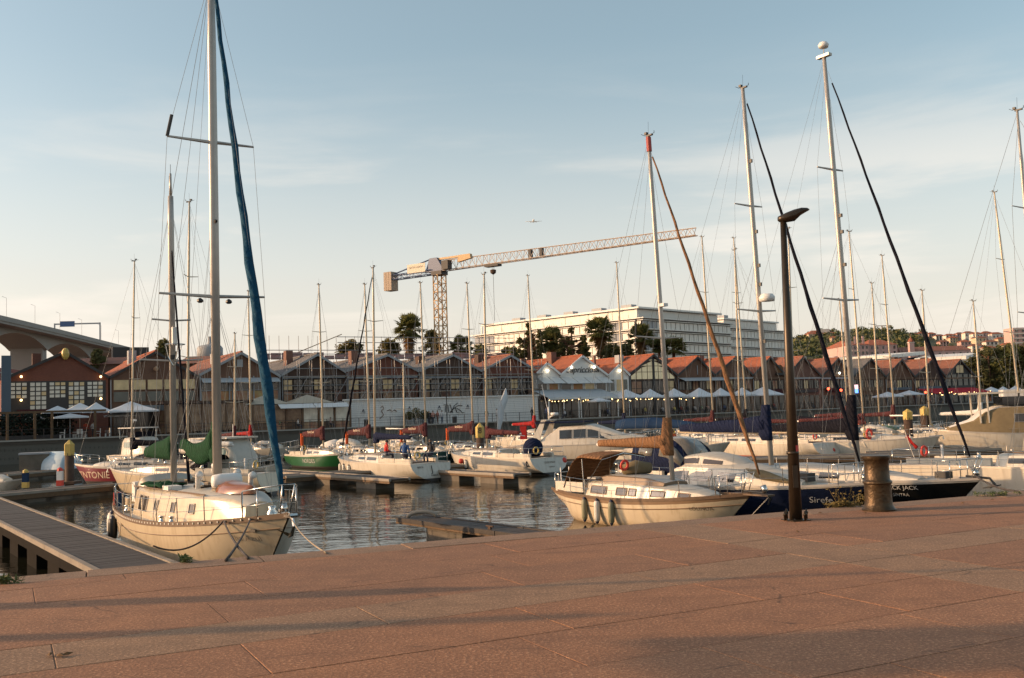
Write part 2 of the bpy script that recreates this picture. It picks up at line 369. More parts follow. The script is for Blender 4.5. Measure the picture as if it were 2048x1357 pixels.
for j in range(-11, 9):
    v0, v1 = vpos[j], vpos[j] + rowh(j)
    x = -16 + random.uniform(0, 1.6)
    cuts = []
    while x < 17:
        cuts.append(x); x += random.choice((1.9, 2.3, 2.8)) * random.uniform(.96, 1.04)
    cuts = [c for c in cuts if abs(c-CX+.45) > .5 and abs(c-CX-.45) > .5] + [CX-.45, CX+.45]
    cuts = sorted(cuts)
    for a, b in zip(cuts, cuts[1:]):
        g = .004
        z = random.uniform(-.0015, .0015)
        poly = [G0 + gu*(a+g) + gv*(v0+g), G0 + gu*(b-g) + gv*(v0+g), G0 + gu*(b-g) + gv*(v1-g), G0 + gu*(a+g) + gv*(v1-g)]
        poly = [Vector((p.x, p.y, z)) for p in poly]
        poly = clip(poly, qp(0, -.512), qv)
        if len(poly) < 3: continue
        cc = sum(poly, Vector()) / len(poly)
        if cc.y < 1.2 or (cc - G0).length > 15: continue
        ar = abs(sum((poly[i].x*poly[(i+1) % len(poly)].y - poly[(i+1) % len(poly)].x*poly[i].y) for i in range(len(poly)))) / 2
        if ar < .03: continue
        pale = j == 0 or (abs((a+b)/2 - CX) < .3 and -2 <= j)
        slab(poly, 'slab_pale' if pale else random.choice(('slab_red', 'slab_red', 'slab_red_b', 'slab_red_c', 'slab_red_d')), quay, 'paving_slab')
# the rest of the quay, out of the picture, as one plain sheet
mb = MB(); mb.add([qp(-90, -.5, -.0035), qp(120, -.5, -.0035), qp(120, -70, -.0035), qp(-90, -70, -.0035)], [(0, 1, 2, 3)])
mb.build('paving_bed', 'joint', quay)

# water
m = bpy.data.materials.new('water'); m.use_nodes = True; MATS['water'] = m
t = m.node_tree; b = t.nodes['Principled BSDF']
b.inputs['Base Color'].default_value = (.013, .013, .008, 1); b.inputs['Roughness'].default_value = .03; b.inputs['IOR'].default_value = 1.33
co = t.nodes.new('ShaderNodeNewGeometry')
prev = None
for sc, st, dist, rot in ((.5, .30, .10, 20), (1.7, .36, .035, -15), (6.0, .25, .010, 40)):
    ma = t.nodes.new('ShaderNodeMapping'); ma.inputs['Rotation'].default_value = (0, 0, R(rot)); ma.inputs['Scale'].default_value = (.75, 1.25, 1)
    t.links.new(co.outputs['Position'], ma.inputs['Vector'])
    q = t.nodes.new('ShaderNodeTexNoise'); q.inputs['Scale'].default_value = sc; q.inputs['Detail'].default_value = 3; q.inputs['Roughness'].default_value = .5
    t.links.new(ma.outputs['Vector'], q.inputs['Vector'])
    bp = t.nodes.new('ShaderNodeBump'); bp.inputs['Strength'].default_value = st; bp.inputs['Distance'].default_value = dist
    t.links.new(q.outputs['Fac'], bp.inputs['Height'])
    if prev: t.links.new(prev.outputs['Normal'], bp.inputs['Normal'])
    prev = bp
t.links.new(prev.outputs['Normal'], b.inputs['Normal'])
mb = MB(); mb.add([(-900, -300, WZ), (900, -300, WZ), (900, 900, WZ), (-900, 900, WZ)], [(0, 1, 2, 3)])
tag(mb.build('water', 'water'), kind='structure')

# far side: promenade edge line and land behind it
FT = R(29.5); fu = Vector((math.cos(FT), math.sin(FT), 0)); fv = Vector((-math.sin(FT), math.cos(FT), 0))
A0 = W(0, 884, 0); A0.z = 0
def fp(s, v, z=0): return A0 + fu * s + fv * v + Vector((0, 0, z))
def S(px, v=0, py=800):                            # position along the far row seen at a photo column
    d = ray(px, py); d = Vector((d.x, d.y, 0)); o = A0 + fv * v
    # o + fu*s = d*k
    den = fu.x * d.y - fu.y * d.x
    return (-o.x * d.y + o.y * d.x) / den
def ZP(px, py, s, v):                              # height seen at a photo pixel at row position (s, v)
    p = fp(s, v); return D(px, py, p.y).z
mb = MB(); mb.prism([fp(-700, 0, -.02), fp(1200, 0, -.02), fp(1200, 2600, -.02), fp(-700, 2600, -.02)], (0, 0, -5))
tag(mb.build('ground', 'far_ground'), kind='structure')
mb = MB(); mb.prism([fp(-60, -.12, 0), fp(330, -.12, 0), fp(330, 9, 0), fp(-60, 9, 0)], (0, 0, -.35))
prom = tag(mb.build('promenade', 'promenade'), kind='structure')
mb = MB(); mb.box(0, 390, -.25, .25, -.05, .10)
put('edge_beam', mb.mesh('edge_beam', 'cap_stone'), prom, fp(-60, -.05), (0, 0, FT))
mb = MB(); mb.box(0, 390, -.3, .0, -3.2, -.42)
qw = put('quay_wall', mb.mesh('quay_wall', 'wall_dark'), None, fp(-60, .3), (0, 0, FT)); tag(qw, kind='structure')
# ================================================================== boats
class Hull:
    def __init__(s, L, B, fs, fm, fb, tr=.6, rb=1.0, rs=.5, flare=.12, full=.5, keel=.35, rnd=1.0):
        s.rnd = rnd
        s.L, s.B, s.fs, s.fm, s.fb, s.rb, s.rs, s.flare, s.keel = L, B, fs, fm, fb, rb, rs, flare, keel
        s.tab = [(0, tr), (.18, lerp(tr, 1, .62)), (.42, 1), (.62, .95), (.8, .70), (.91, .38), (1, .015)] if full < .6 else \
                [(0, tr), (.2, lerp(tr, 1, .7)), (.45, 1), (.68, .97), (.85, .74), (.94, .42), (1, .03)]
    def b(s, t): return s.B / 2 * stable(s.tab, t)
    def zs(s, t):
        return s.fm + (s.fb - s.fm) * max(0, (t-.4)/.6)**2 + (s.fs - s.fm) * max(0, (.4-t)/.4)**2
    def pt(s, t, z, side):
        zs = s.zs(t); q = max(0.0, 1 - z / zs)
        fl = lerp(s.flare, .62, max(0, (t-.55)/.45)**1.6)
        if q <= 1: w = 1 - fl * q**1.6
        else: w = (1 - fl) * (1 - .62 * min(1, (q-1) * zs / s.keel))
        if s.rnd and t < .22:
            k = ((.22-t)/.22)**1.3 * s.rnd; zq = min(1.0, max(0.0, (zs - z) / (zs - .04)))
            w = lerp(w, max(.04, (1 - zq**2.3))**.55, k)
        x = -s.L/2 + s.L*t - max(0, (t-.72)/.28)**1.6 * s.rb * min(q, 1.4) + max(0, (.16-t)/.16) * s.rs * q
        return Vector((x, side * s.b(t) * w, z))
    def t_at(s, x, z):
        lo, hi = 0, 1
        for _ in range(24):
            m = (lo+hi)/2
            if s.pt(m, z, 1).x < x: lo = m
            else: hi = m
        return (lo+hi)/2
    def surf(s, x, z, side): return s.pt(s.t_at(x, z), z, side)
    def deckz(s, x): return s.zs(max(0, min(1, x/s.L + .5)))

def hull_parts(root, H, top='gelcoat', stripe=None, boot='boot_dark', deck='deck_white', transom=None, stripe_h=.09, rail='teak', n=22, railh=.05, stripe2=None):
    ts = [i/(n-1) for i in range(n)]
    ts = [t for t in ts if t < .86] + [.86, .9, .93, .96, .985, 1.0]
    secs = []
    for t in ts:
        zs = H.zs(t); zz = [zs, zs-stripe_h, zs*.66, zs*.42, .16, .05, -.05, -.25, -H.keel]
        st = [H.pt(t, z, -1) for z in zz]; pt = [H.pt(t, z, 1) for z in reversed(zz)]
        secs.append(st + pt)
    r = [1, 0, 0, 0, 2, 2, 3, 3]
    mb = MB(); mb.loft(secs, False, False, rowm=r + [3] + r[::-1])
    nn = len(secs[0]); k = nn // 2
    for a in range(k - 1):
        mb.f.append((a, a+1, nn-2-a, nn-1-a)); mb.m.append(4 if r[a] in (0, 1) else r[a])
    h = mb.build('hull', [top, stripe or top, boot, 'antifoul', transom or top], root, 'auto')
    ds = []
    for t in ts:
        z = H.zs(t) - .035; p = H.pt(t, z, 1); y = p.y * .985; x = p.x
        ds.append([(x, -y, z), (x, -y*.5, z + .035*min(1, y*2)), (x, 0, z + .05*min(1, y*2)), (x, y*.5, z + .035*min(1, y*2)), (x, y, z)])
    MB().loft(ds).build('deck', deck, root, True)
    if rail:
        for sd in (-1, 1):
            q = []
            for t in ts:
                p = H.pt(t, H.zs(t), sd); i = Vector((0, -sd * min(.05, abs(p.y)*.5), 0)); o = Vector((0, sd*.012, 0))
                q.append([p + o + Vector((0, 0, -.03)), p + o + Vector((0, 0, railh)), p + i + Vector((0, 0, railh)), p + i + Vector((0, 0, -.03))])
            MB().loft(q, True, True).build('toe_rail', rail, root)
    return h

class Trunk:                               # cabin: stations (x, half width, top z), floor follows the deck
    def __init__(s, st, zb, slope=.86, cam=.06, tumble=.8): s.st, s.zb, s.slope, s.cam, s.tumble = st, zb, slope, cam, tumble
    def at(s, x):
        return table([(a, b) for a, b, c in s.st], x), table([(a, c) for a, b, c in s.st], x)
    def side(s, x, f, sd, off=0):
        w, zt = s.at(x); zb = s.zb(x)
        return Vector((x, sd * (w * lerp(1, s.slope, f) + off), lerp(zb, zb + (zt-zb)*.86, f)))
    def build(s, root, name, m, roof=None):
        secs = []
        for x, w, zt in s.st:
            zb = s.zb(x); h = zt - zb
            half = [(x, w, zb-.04), (x, w*s.slope, zb + h*.86), (x, w*s.slope*.88, zb + h*.97), (x, w*s.slope*.5, zt + s.cam*.6), (x, 0, zt + s.cam)]
            secs.append(half + [(a, -b, c) for a, b, c in reversed(half[:-1])])
        mb = MB(); mb.loft(secs, False, True, rowm=[0, 0, 1, 1, 1, 1, 0, 0])
        return mb.build(name, [m, roof or m], root, 'auto')
    def window(s, root, x0, x1, f0, f1, m, sides=(-1, 1), name='window', sk=0.0, n=3, frame=None):
        for sd in sides:
            out = []
            for off in (.012, -.02):
                out.append([[s.side(lerp(x0, x1, i/n) + sk*(f-f0), f, sd, off) for i in range(n+1)] for f in (f0, f1)])
            a, b = out
            ring = lambda q: q[0] + list(reversed(q[1]))
            mb = MB(); ra, rb = ring(a), ring(b); k = len(ra)
            mb.add(ra + rb, [(i, i+1, k-2-i, k-1-i) for i in range(n)] + [(i, (i+1) % k, k+(i+1) % k, k+i) for i in range(k)])
            w = mb.build(name, m, root)
            if frame:
                fr = MB()
                for i in range(k): fr.beam(ra[i], ra[(i+1) % k], .02, .03, (0, sd, 0))
                fr.build('frame', frame, w)

def rod(root, name, a, b, r, m='wire', n=4): return MB().tube([a, b], r, n).build(name, m, root)
def hull_text(root, H, body, x, z, size, side, m, shear=0, spacing=1.0, name='lettering'):
    me = textmesh(body, size, shear, spacing, 0)
    for v in me.vertices:
        u = v.co.x * (1 if side < 0 else -1)
        p = H.surf(x + u, z + v.co.y, side); v.co = (p.x, p.y + side*.012, p.z)
    me.materials.append(MATS[m]); return put(name, me, root)
def flat_text(root, body, size, loc, rot, m, shear=0, name='lettering', ext=.004, spacing=1.0):
    me = textmesh(body, size, shear, spacing, ext); me.materials.append(MATS[m]); return put(name, me, root, loc, rot)

def rig(root, H, mx, mh, r=.075, base=None, rake=.02, spread=((.42, .95), (.72, .7)), furl=None, furl_r=.09, stay_x=None, stay_h=.98, wr=.006,
        boom=None, boom_z=None, cover=None, wrap=0.0, mm='alu', back=True, cover_h=.42, top='vane', sag=0.0, boom_m='alu', chain=None, n=8, furl_top=.985, inner=False, furl_z=.45, lazy=True):
    base = base if base is not None else H.deckz(mx) + .02
    b = Vector((mx, 0, base)); tp = Vector((mx - rake*mh, 0, mh))
    at = lambda f: b.lerp(tp, f)
    mast = MB().tube([at(0), at(.5), at(.85), at(1)], [r, r, r*.92, r*.68], n, sq=.8).build('mast', mm, root, True)
    tips = []
    for f, w in spread:
        for sd in (-1, 1):
            e = at(f) + Vector((-.15, sd*w, .06)); tips.append(e)
            MB().tube([at(f), e], [r*.42, r*.25], 5).build('spreader', mm, root)
    ch = chain or H.b(.5) * .93
    cz = H.deckz(mx)
    for sd in (-1, 1):
        pts = [Vector((mx - .25, sd*ch, cz))] + [e for e in tips if e.y*sd > 0] + [at(stay_h)]
        for p, q in zip(pts, pts[1:]): rod(root, 'shroud', p, q, wr)
        if spread:
            for o in (.35, -.55): rod(root, 'lower_shroud', Vector((mx + o, sd*ch*.95, cz)), at(spread[0][0]*.97), wr)
    bowp = Vector((stay_x if stay_x is not None else H.L/2 - .12, 0, H.fb + .05))
    hd = at(stay_h) + Vector((r, 0, 0))
    if furl:
        k = 22; pts = []; rr = []
        lo = bowp.lerp(hd, furl_z / (hd-bowp).length); hi = bowp.lerp(hd, furl_top)
        for i in range(k+1):
            q = lo.lerp(hi, i/k); s_ = math.sin(math.pi*i/k)
            pts.append(q + Vector((-.12*sag*s_, .02*math.sin(i*1.9), 0))); rr.append(furl_r * stable([(0, .42), (.08, .75), (.2, 1.08), (.5, .78), (1, .38)], i/k) * (1 + .08*math.sin(i*2.3)))
        MB().tube(pts, rr, 7).build('furled_headsail', furl, root, True)
        MB().tube([bowp + Vector((0, 0, .05)), bowp.lerp(hd, .25/(hd-bowp).length)], .09, 8).build('furling_drum', 'steel', root, True)
    rod(root, 'forestay', bowp, hd, wr)
    if back: rod(root, 'backstay', Vector((-H.L/2 + .15, 0, H.fs + .05)), at(.995), wr)
    if top:
        mb = MB(); mb.tube([at(1), at(1) + Vector((.02, 0, .5))], .005, 4)
        mb.tube([at(1) + Vector((-.02, .02, .02)), at(1) + Vector((.2, .08, .1))], .008, 4); mb.tube([at(1) + Vector((.2, .08, .08)), at(1) + Vector((.2, .08, .17))], .012, 4)
        mb.obox(at(1) + Vector((.05, 0, .03)), (.14, 0, 0), (0, .04, 0), (0, 0, .025)); mb.obox(at(1) + Vector((-.1, 0, .12)), (.05, 0, 0), (0, .05, 0), (0, 0, .04))
        mb.tube([at(1) + Vector((-.15, 0, .05)), at(1) + Vector((-.25, -.1, .12))], .008, 4)
        mb.build('masthead_instruments', 'black_plastic', root)
    if boom:
        bz = boom_z if boom_z is not None else base + 1.0
        g = b.lerp(tp, (bz-base)/(mh-base)) + Vector((-r, 0, 0)); e = g + Vector((-boom, 0, .03))
        MB().tube([g, e], r*.72, 7).build('boom', boom_m, root, True)
        rod(root, 'mainsheet', e.lerp(g, .2), (e.x + boom*.15, 0, H.deckz(e.x) + .3), wr*1.6, 'rope')
        if back: rod(root, 'topping_lift', e, at(.99), wr*.8)
        if lazy and boom > 2.5:
            for sd in (-1, 1):
                for f in (.35, .7): rod(root, 'lazy_jack', g.lerp(e, f) + Vector((0, sd*.05, .05)), at(.55), wr*.7)
        if cover:
            secs = []
            k = 12
            for i in range(k+1):
                f = i/k; c = g.lerp(e, f*.97 + .005); h = cover_h * lerp(1.0, .42, f**.8) * (1 + .03*math.sin(i*1.3)); w = .15 * lerp(1, .6, f)
                dz = -sag * math.sin(math.pi*min(1, f*1.1)) * .35
                secs.append([c + Vector((0, w*1.0*math.sin(a), .0 + dz - .07 + (h + .07) * (.5 + .5*math.cos(a)) )) for a in [2*math.pi*q/10 for q in range(10)]])
            MB().loft(secs, True, True).build('sail_cover', cover, root, True)
            if wrap:
                z1 = bz + wrap; f1 = (z1-base)/(mh-base); f0_ = (bz-.28-base)/(mh-base)
                secs = []
                for i in range(7):
                    f = lerp(f0_, f1, i/6); c = at(f); back_ = lerp(.34, .10, max(0, (i-1)/5)) if i else .2
                    secs.append([(c.x + .10 * math.cos(a) - (back_ if math.cos(a) < -.2 else 0), .125*math.sin(a), c.z) for a in [2*math.pi*q/10 for q in range(10)]])
                MB().loft(secs, True, True).build('mast_cover', cover, root, True)
    return at

def rails(root, H, x0, x1, h=.6, n=7, sides=(-1, 1), pulpit=True, pushpit=True, detail=True, r=.014, lr=.005, m='steel'):
    bx = H.L/2
    for sd in sides:
        tops = []
        for i in range(n):
            x = lerp(x0, x1, i/(n-1)); p = H.surf(x, H.deckz(x), sd) + Vector((0, -sd*.05, 0))
            q = p + Vector((0, sd*.02, h)); tops.append((p, q))
            if detail: MB().tube([p, q], r, 5).build('stanchion', m, root)
        for f in (.5, 1.0):
            MB().tube([p.lerp(q, f*.98) for p, q in tops], lr, 4).build('lifeline', m if detail else 'wire', root)
        if not detail:
            mb = MB()
            for p, q in tops: mb.tube([p, q], r*1.2, 4)
            mb.build('stanchions', m, root)
    if pulpit:
        pl = []
        for sd in (-1, 1):
            x = x1; p = H.surf(x, H.deckz(x), sd) + Vector((0, -sd*.05, 0)); pl.append(p)
        mid = [H.surf(bx - .75, H.deckz(bx-.75), sd) for sd in (-1, 1)]
        nose = Vector((bx + .12, 0, H.fb + h + .06))
        mb = MB()
        up = Vector((0, 0, h + .02))
        mb.tube([pl[0] + up, mid[0] + up + Vector((0, -.03, .03)), nose + Vector((-.12, -.16, 0)), nose + Vector((-.12, .16, 0)), mid[1] + up + Vector((0, .03, .03)), pl[1] + up], r*1.15, 6)
        for p in pl + mid: mb.tube([p, p + up], r*1.1, 5)
        for sd, q in ((-1, mid[0]), (1, mid[1])): mb.tube([nose + Vector((-.12, sd*.16, 0)), Vector((bx - .25, sd*.12, H.fb))], r*1.1, 5)
        mb.tube([pl[0] + up*.5, mid[0] + up*.5, nose + Vector((-.2, -.1, -h*.5))], r*.8, 4); mb.tube([pl[1] + up*.5, mid[1] + up*.5, nose + Vector((-.2, .1, -h*.5))], r*.8, 4)
        mb.build('pulpit', m, root, True)
    if pushpit:
        a = [H.surf(x0, H.deckz(x0), sd) + Vector((0, -sd*.05, 0)) for sd in (-1, 1)]
        c = [H.pt(.015, H.zs(.015), sd) * 1 + Vector((.05, -sd*.08, 0)) for sd in (-1, 1)]
        up = Vector((0, 0, h)); mb = MB()
        mb.tube([a[0] + up, c[0] + up, c[1] + up, a[1] + up], r*1.1, 6); mb.tube([a[0] + up*.5, c[0] + up*.5, c[1] + up*.5, a[1] + up*.5], r*.9, 5)
        for p in c + a: mb.tube([p, p + up], r, 5)
        mb.build('pushpit', m, root, True)

def fender(root, H, x, side, ln=.55, r=.10, m='fender', e='fender_end'):
    p = H.surf(x, H.deckz(x)*.55, side); p.y += side*(r + .01); z0 = p.z
    f = MB().lathe([(r*.35, -ln/2), (r*.9, -ln/2+.06), (r, -ln/4), (r, ln/4), (r*.9, ln/2-.06), (r*.35, ln/2)], 10).build('fender', m, root, True, loc=p)
    MB().lathe([(.01, -ln/2-.07), (r*.5, -ln/2-.02), (r*.62, -ln/2+.04)], 8).build('fender_tip', e, f); MB().lathe([(r*.62, ln/2-.04), (r*.5, ln/2+.02), (.01, ln/2+.07)], 8).build('fender_tip', e, f)
    q = H.surf(x, H.deckz(x), side); rod(f, 'lanyard', (0, 0, ln/2), (q.x-p.x, q.y-p.y, q.z-p.z+.3), .008, 'rope')

def hood(root, x0, x1, w, z0, z1, m, win=None, name='sprayhood', open_=.35, th=.012):
    # canvas hood over hoops: x0 aft edge, x1 forward foot
    nx, na = 8, 10; secs = []
    for i in range(nx+1):
        f = i/nx; x = lerp(x0, x1, f); h = (z1-z0) * (1 - max(0, (f-open_)/(1-open_))**2.2 * .97) * (1 - .08*(1-f)); ww = w * (1 - .12*f)
        secs.append([(x, ww*math.copysign(abs(math.cos(a))**.55, math.cos(a)), z0 + h*max(math.sin(a), 0)**.6) for a in [math.pi*k/na for k in range(na+1)]])
    mb = MB(); mb.loft(secs); o = mb.build(name, m, root, True)
    s = o.modifiers.new('thick', 'SOLIDIFY'); s.thickness = th
    if win:
        for (i0, i1, k0, k1) in ((4, 7, 1, 3), (4, 7, 4, 6), (4, 7, 7, 9), (1, 3, 1, 2), (1, 3, 8, 9)):
            q = MB(); sub = [[Vector(p) + Vector((.012, 0, .016)) + Vector((0, .014 if p[1] > 0 else -.014, 0)) for p in secs[i][k0:k1+1]] for i in range(i0, i1+1)]
            q.loft(sub); pn = q.build('window', win, o, True)
            pn.modifiers.new('thick', 'SOLIDIFY').thickness = .006
    return o

def bimini(root, x0, x1, w, z0, z1, m, drop=.5):
    secs = []
    for i in range(9):
        f = i/8; x = lerp(x0, x1, f); h = z1 - (z1-z0)*max(0, (.45-f)/.45)**2*.95 - .10*max(0, f-.5)
        secs.append([(x, w*math.cos(a), h - (.16*(1-math.sin(a)))) for a in [math.pi*k/8 for k in range(9)]])
    o = MB().loft(secs).build('bimini', m, root, True); o.modifiers.new('thick', 'SOLIDIFY').thickness = .015
    for xx in (x0 + (x1-x0)*.5, x1):
        mb = MB(); xb = (x0+x1)/2 + .1
        mb.tube([(xb, -w, z0-.1), (xx, -w*.98, z1-.22), (xx, 0, z1-.04), (xx, w*.98, z1-.22), (xb, w, z0-.1)], .014, 5); mb.build('bimini_frame', 'steel', root)
    return o

def place(root, H, bow, heading):
    # put the boat so that its stem head stands over point bow
    h = Vector((math.cos(heading), math.sin(heading), 0))
    root.location = Vector((bow[0], bow[1], WZ)) - h * (H.L/2)
    root.rotation_euler = (0, 0, heading)

HD = R(-51.5)                                       # boats lie with bow or stern this way
def sloop(label, bow, heading, L=9.5, B=3.0, hull='gelcoat', stripe=None, boot='boot_dark', transom=None, mh=12.5, mxf=.40, furl='canvas_navy', cover='canvas_navy',
          boom=3.2, text=None, spread=((.42, .8), (.72, .6)), rake=.02, hood_m=None, group=None, name='sailing_yacht', tr=.72, rs=-.35, deck='deck_white', tmat='lettering_dark',
          win='glass_dark', mm="alu_gold", wr=.006, wrap=.5, r=.075, fb=1.25, fm=1.0, fs=1.0, boom_m='white_paint', ttext=None, fenders=(), cover_h=.4, label_cover=None, stanch=False, far=False, wheel=False, furl_r=.07):
    root = thing(name, label, 'sailboat', group=group)
    H = Hull(L, B, fs, fm, fb, tr, .8, rs)
    hull_parts(root, H, hull, stripe, boot, deck, transom, rail='alu' if not far else None)
    zb = lambda x: H.deckz(x) - .02
    T_ = Trunk([(-L*.12, B*.30, fm+.42), (0, B*.31, fm+.46), (L*.18, B*.25, fm+.40), (L*.30, B*.15, fm+.30), (L*.35, B*.09, H.deckz(L*.35)+.06)], zb, .84)
    T_.build(root, 'coachroof', hull if hull.startswith('gel') else 'gelcoat', 'deck_white')
    T_.window(root, -L*.08, L*.02, .35, .8, win); T_.window(root, L*.05, L*.14, .38, .78, win)
    # cockpit: coamings and a well
    for sd in (-1, 1):
        MB().beam((-L*.44, sd*B*.26, fs+.10), (-L*.13, sd*B*.30, fm+.16), .14, .28).build('coaming', 'gelcoat', root)
    MB().box(-L*.43, -L*.13, -B*.22, B*.22, fs-.05, fs+.06).build('cockpit_floor', 'teak', root)
    MB().tube([(-L*.36, 0, fs), (-L*.36, 0, fs+.75)], .05, 6).build('helm_pedestal', 'white_plastic', root)
    MB().box(L*.20, L*.25, -.25, .25, H.deckz(L*.22)+.28, H.deckz(L*.22)+.33).build('hatch', 'glass_dark', root)
    if wheel:
        k = 16; MB().tube([(-L*.38, .42*math.cos(2*math.pi*i/k), fs + .85 + .42*math.sin(2*math.pi*i/k)) for i in range(k+1)], .015, 5).build('steering_wheel', 'steel', root)
    for sd in (-1, 1):
        MB().lathe([(.10, 0), (.09, .08), (.055, .11), (.055, .17), (.08, .2)], 9, (-L*.17, sd*B*.31, fm+.28)).build('winch', 'steel', root, True)
        MB().beam((-L*.10, sd*B*.22, fm+.50), (L*.16, sd*B*.19, fm+.46), .03, .05).build('grab_rail', 'teak', root)
        MB().lathe([(.09, 0), (.09, .16), (.03, .2)], 8, (L*.1, sd*B*.14, fm+.45)).build('vent', 'steel', root, True)
    k_ = 12; MB().tube([(-L*.47, B*.2 + .19*math.cos(2*math.pi*i/k_), fs + .45 + .19*math.sin(2*math.pi*i/k_)) for i in range(k_+1)], .05, 6).build('horseshoe_buoy', 'pile_yellow' if int(L*10) % 3 else 'lifebuoy_red', root, True)
    MB().tube([(L*.44, 0, H.deckz(L*.44)+.06), (L*.5+.18, 0, fb+.08), (L*.5+.24, 0, fb-.18)], [.03, .03, .05], 5).build('anchor', 'steel', root)
    for i_, (x_, y_) in enumerate(((-L*.05, .3), (L*.26, -.2), (-L*.3, .5))):
        MB().tube([(x_ + .16*math.cos(q*.9), y_ + .16*math.sin(q*.9), H.deckz(x_) + (.52 if i_ == 0 else .30 if i_ == 1 else .15) + q*.006) for q in range(16)], .018, 4).build('rope_coil', 'rope', root)
    mx = L*(.5-mxf)
    rig(root, H, mx, mh, r, None, rake, spread, furl, furl_r, None, .97, wr, boom, H.deckz(mx) + 1.35, cover, wrap, mm, True, cover_h, 'vane', 0, boom_m, lazy=not far, n=7)
    rails(root, H, -L*.36, L*.36, .6, 6, detail=stanch, r=.014, lr=.006)
    if hood_m: hood(root, -L*.20, -L*.06, B*.30, fm+.1, fm+.98, hood_m, 'clear_vinyl')
    for x in fenders: fender(root, H, x, 1 if heading > 0 else -1, .5, .1, 'fender_white')
    if text: hull_text(root, H, text[0], text[1], text[2], text[3], text[4], tmat)
    if ttext:
        tz = fs*.62; p = H.pt(0, tz, 1)
        q = H.pt(0, tz+.2, 1); tilt = math.atan2(.2, q.x - p.x)
        for i, (bd, sz, dz, dy) in enumerate(ttext):
            pp = H.pt(0, tz + dz, 1)
            flat_text(root, bd, sz, (pp.x - .02, dy, tz + dz), (tilt, 0, R(-90)), tmat, ext=.002)
    place(root, H, bow, heading)
    return root, H
# ------------------------------------------------------------------ the cream ketch beside the near pontoon
def bowpt(px, py, z): p = W(px, py, z); return (p.x, p.y)
b1 = bowpt(578, 1034, WZ+1.5); s1 = bowpt(224, 1012, WZ+1.15)
_h = math.atan2(b1[1]-s1[1], b1[0]-s1[0]); s1 = (s1[0] + 1.2*-math.sin(_h), s1[1] + 1.2*math.cos(_h))
h1 = math.atan2(b1[1]-s1[1], b1[0]-s1[0]); L1 = math.hypot(b1[0]-s1[0], b1[1]-s1[1])
kt = thing('sailing_ketch', 'large cream two-masted sailboat with blue furled headsail beside the near pontoon', 'sailboat')
H = Hull(L1, 3.7, 1.15, 1.05, 1.5, .62, 1.5, .45, .10)
hull_parts(kt, H, 'gelcoat_cream', 'gelcoat_cream', 'gelcoat_cream', 'deck_white', rail='teak', stripe_h=.10, n=26, railh=.10)
# rubbing line
for sd in (-1, 1):
    MB().tube([H.surf(x, H.deckz(x) - .26, sd) + Vector((0, sd*.006, 0)) for x in [lerp(-L1*.47, L1*.47, i/18) for i in range(19)]], .012, 4).build('rubbing_line', 'rub_brown', kt)
dz = lambda x: H.deckz(x) - .03
TR = Trunk([(-3.7, 1.05, 1.82), (-3.4, 1.20, 1.9), (-1.2, 1.30, 1.88), (1.4, 1.18, 1.90), (2.5, .98, 1.90), (3.6, .62, 1.84), (4.15, .42, 1.70)], dz, .88, .07)
TR.build(kt, 'coachroof', 'gelcoat_cream', 'deck_white')
MB().beam((-3.6, -1.08, 1.9), (2.4, -.84, 1.9), .035, .04).build('grab_rail', 'teak', kt); MB().beam((-3.6, 1.08, 1.9), (2.4, .84, 1.9), .035, .04).build('grab_rail', 'teak', kt)
TR.window(kt, -2.75, -2.35, .28, .88, 'glass_brown', frame='alu'); TR.window(kt, -2.2, -1.8, .28, .88, 'glass_brown', frame='alu')
for x in (-.85, .55, 1.85): TR.window(kt, x-.14, x+.14, .42, .80, 'glass_brown', frame='alu')
# raised aft cockpit shelter
T2 = Trunk([(-4.35, .85, 1.75), (-4.1, .98, 2.12), (-3.75, 1.0, 2.18), (-3.55, .95, 2.0)], dz, .85, .06)
T2.build(kt, 'cockpit_shelter', 'gelcoat_cream', 'deck_white'); T2.window(kt, -4.1, -3.78, .45, .85, 'glass_brown')
for sd in (-1, 1): MB().beam((-5.7, sd*.95, 1.32), (-4.2, sd*1.08, 1.30), .12, .36).build('coaming', 'gelcoat_cream', kt)
MB().box(-5.6, -4.2, -.8, .8, 1.08, 1.14).build('cockpit_floor', 'teak', kt)
mxm = L1*.155 - .90; mxz = -L1*.115 - 1.7
at = rig(kt, H, mxm, 17.3, .135, 1.92, .004, ((.36, 1.55), (.655, 1.28)), 'canvas_blue', .135, L1/2-.25, .985, .006, 3.1, 2.95, 'canvas_green', 0.9, 'alu', True, .85, None, .9, 'alu', n=12, furl_top=.985, furl_z=.45)
# radar reflector on the upper port spreader and deck lights under the lower one
e = at(.655) + Vector((-.15, -1.28, .06)); MB().tube([e, e + Vector((.05, .12, .62))], .05, 7).build('radar_reflector', 'black_plastic', kt)
for sd in (-1, 1):
    q = at(.36) + Vector((-.05, sd*.42, -.05)); MB().lathe([(.02, .0), (.09, -.05), (.10, -.10), (.05, -.14)], 8, q).build('deck_light', 'black_plastic', kt)
MB().tube([at(.5) + Vector((.12, 0, 0)), at(.5) + Vector((.16, 0, .06))], .05, 6).build('steaming_light', 'black_plastic', kt)
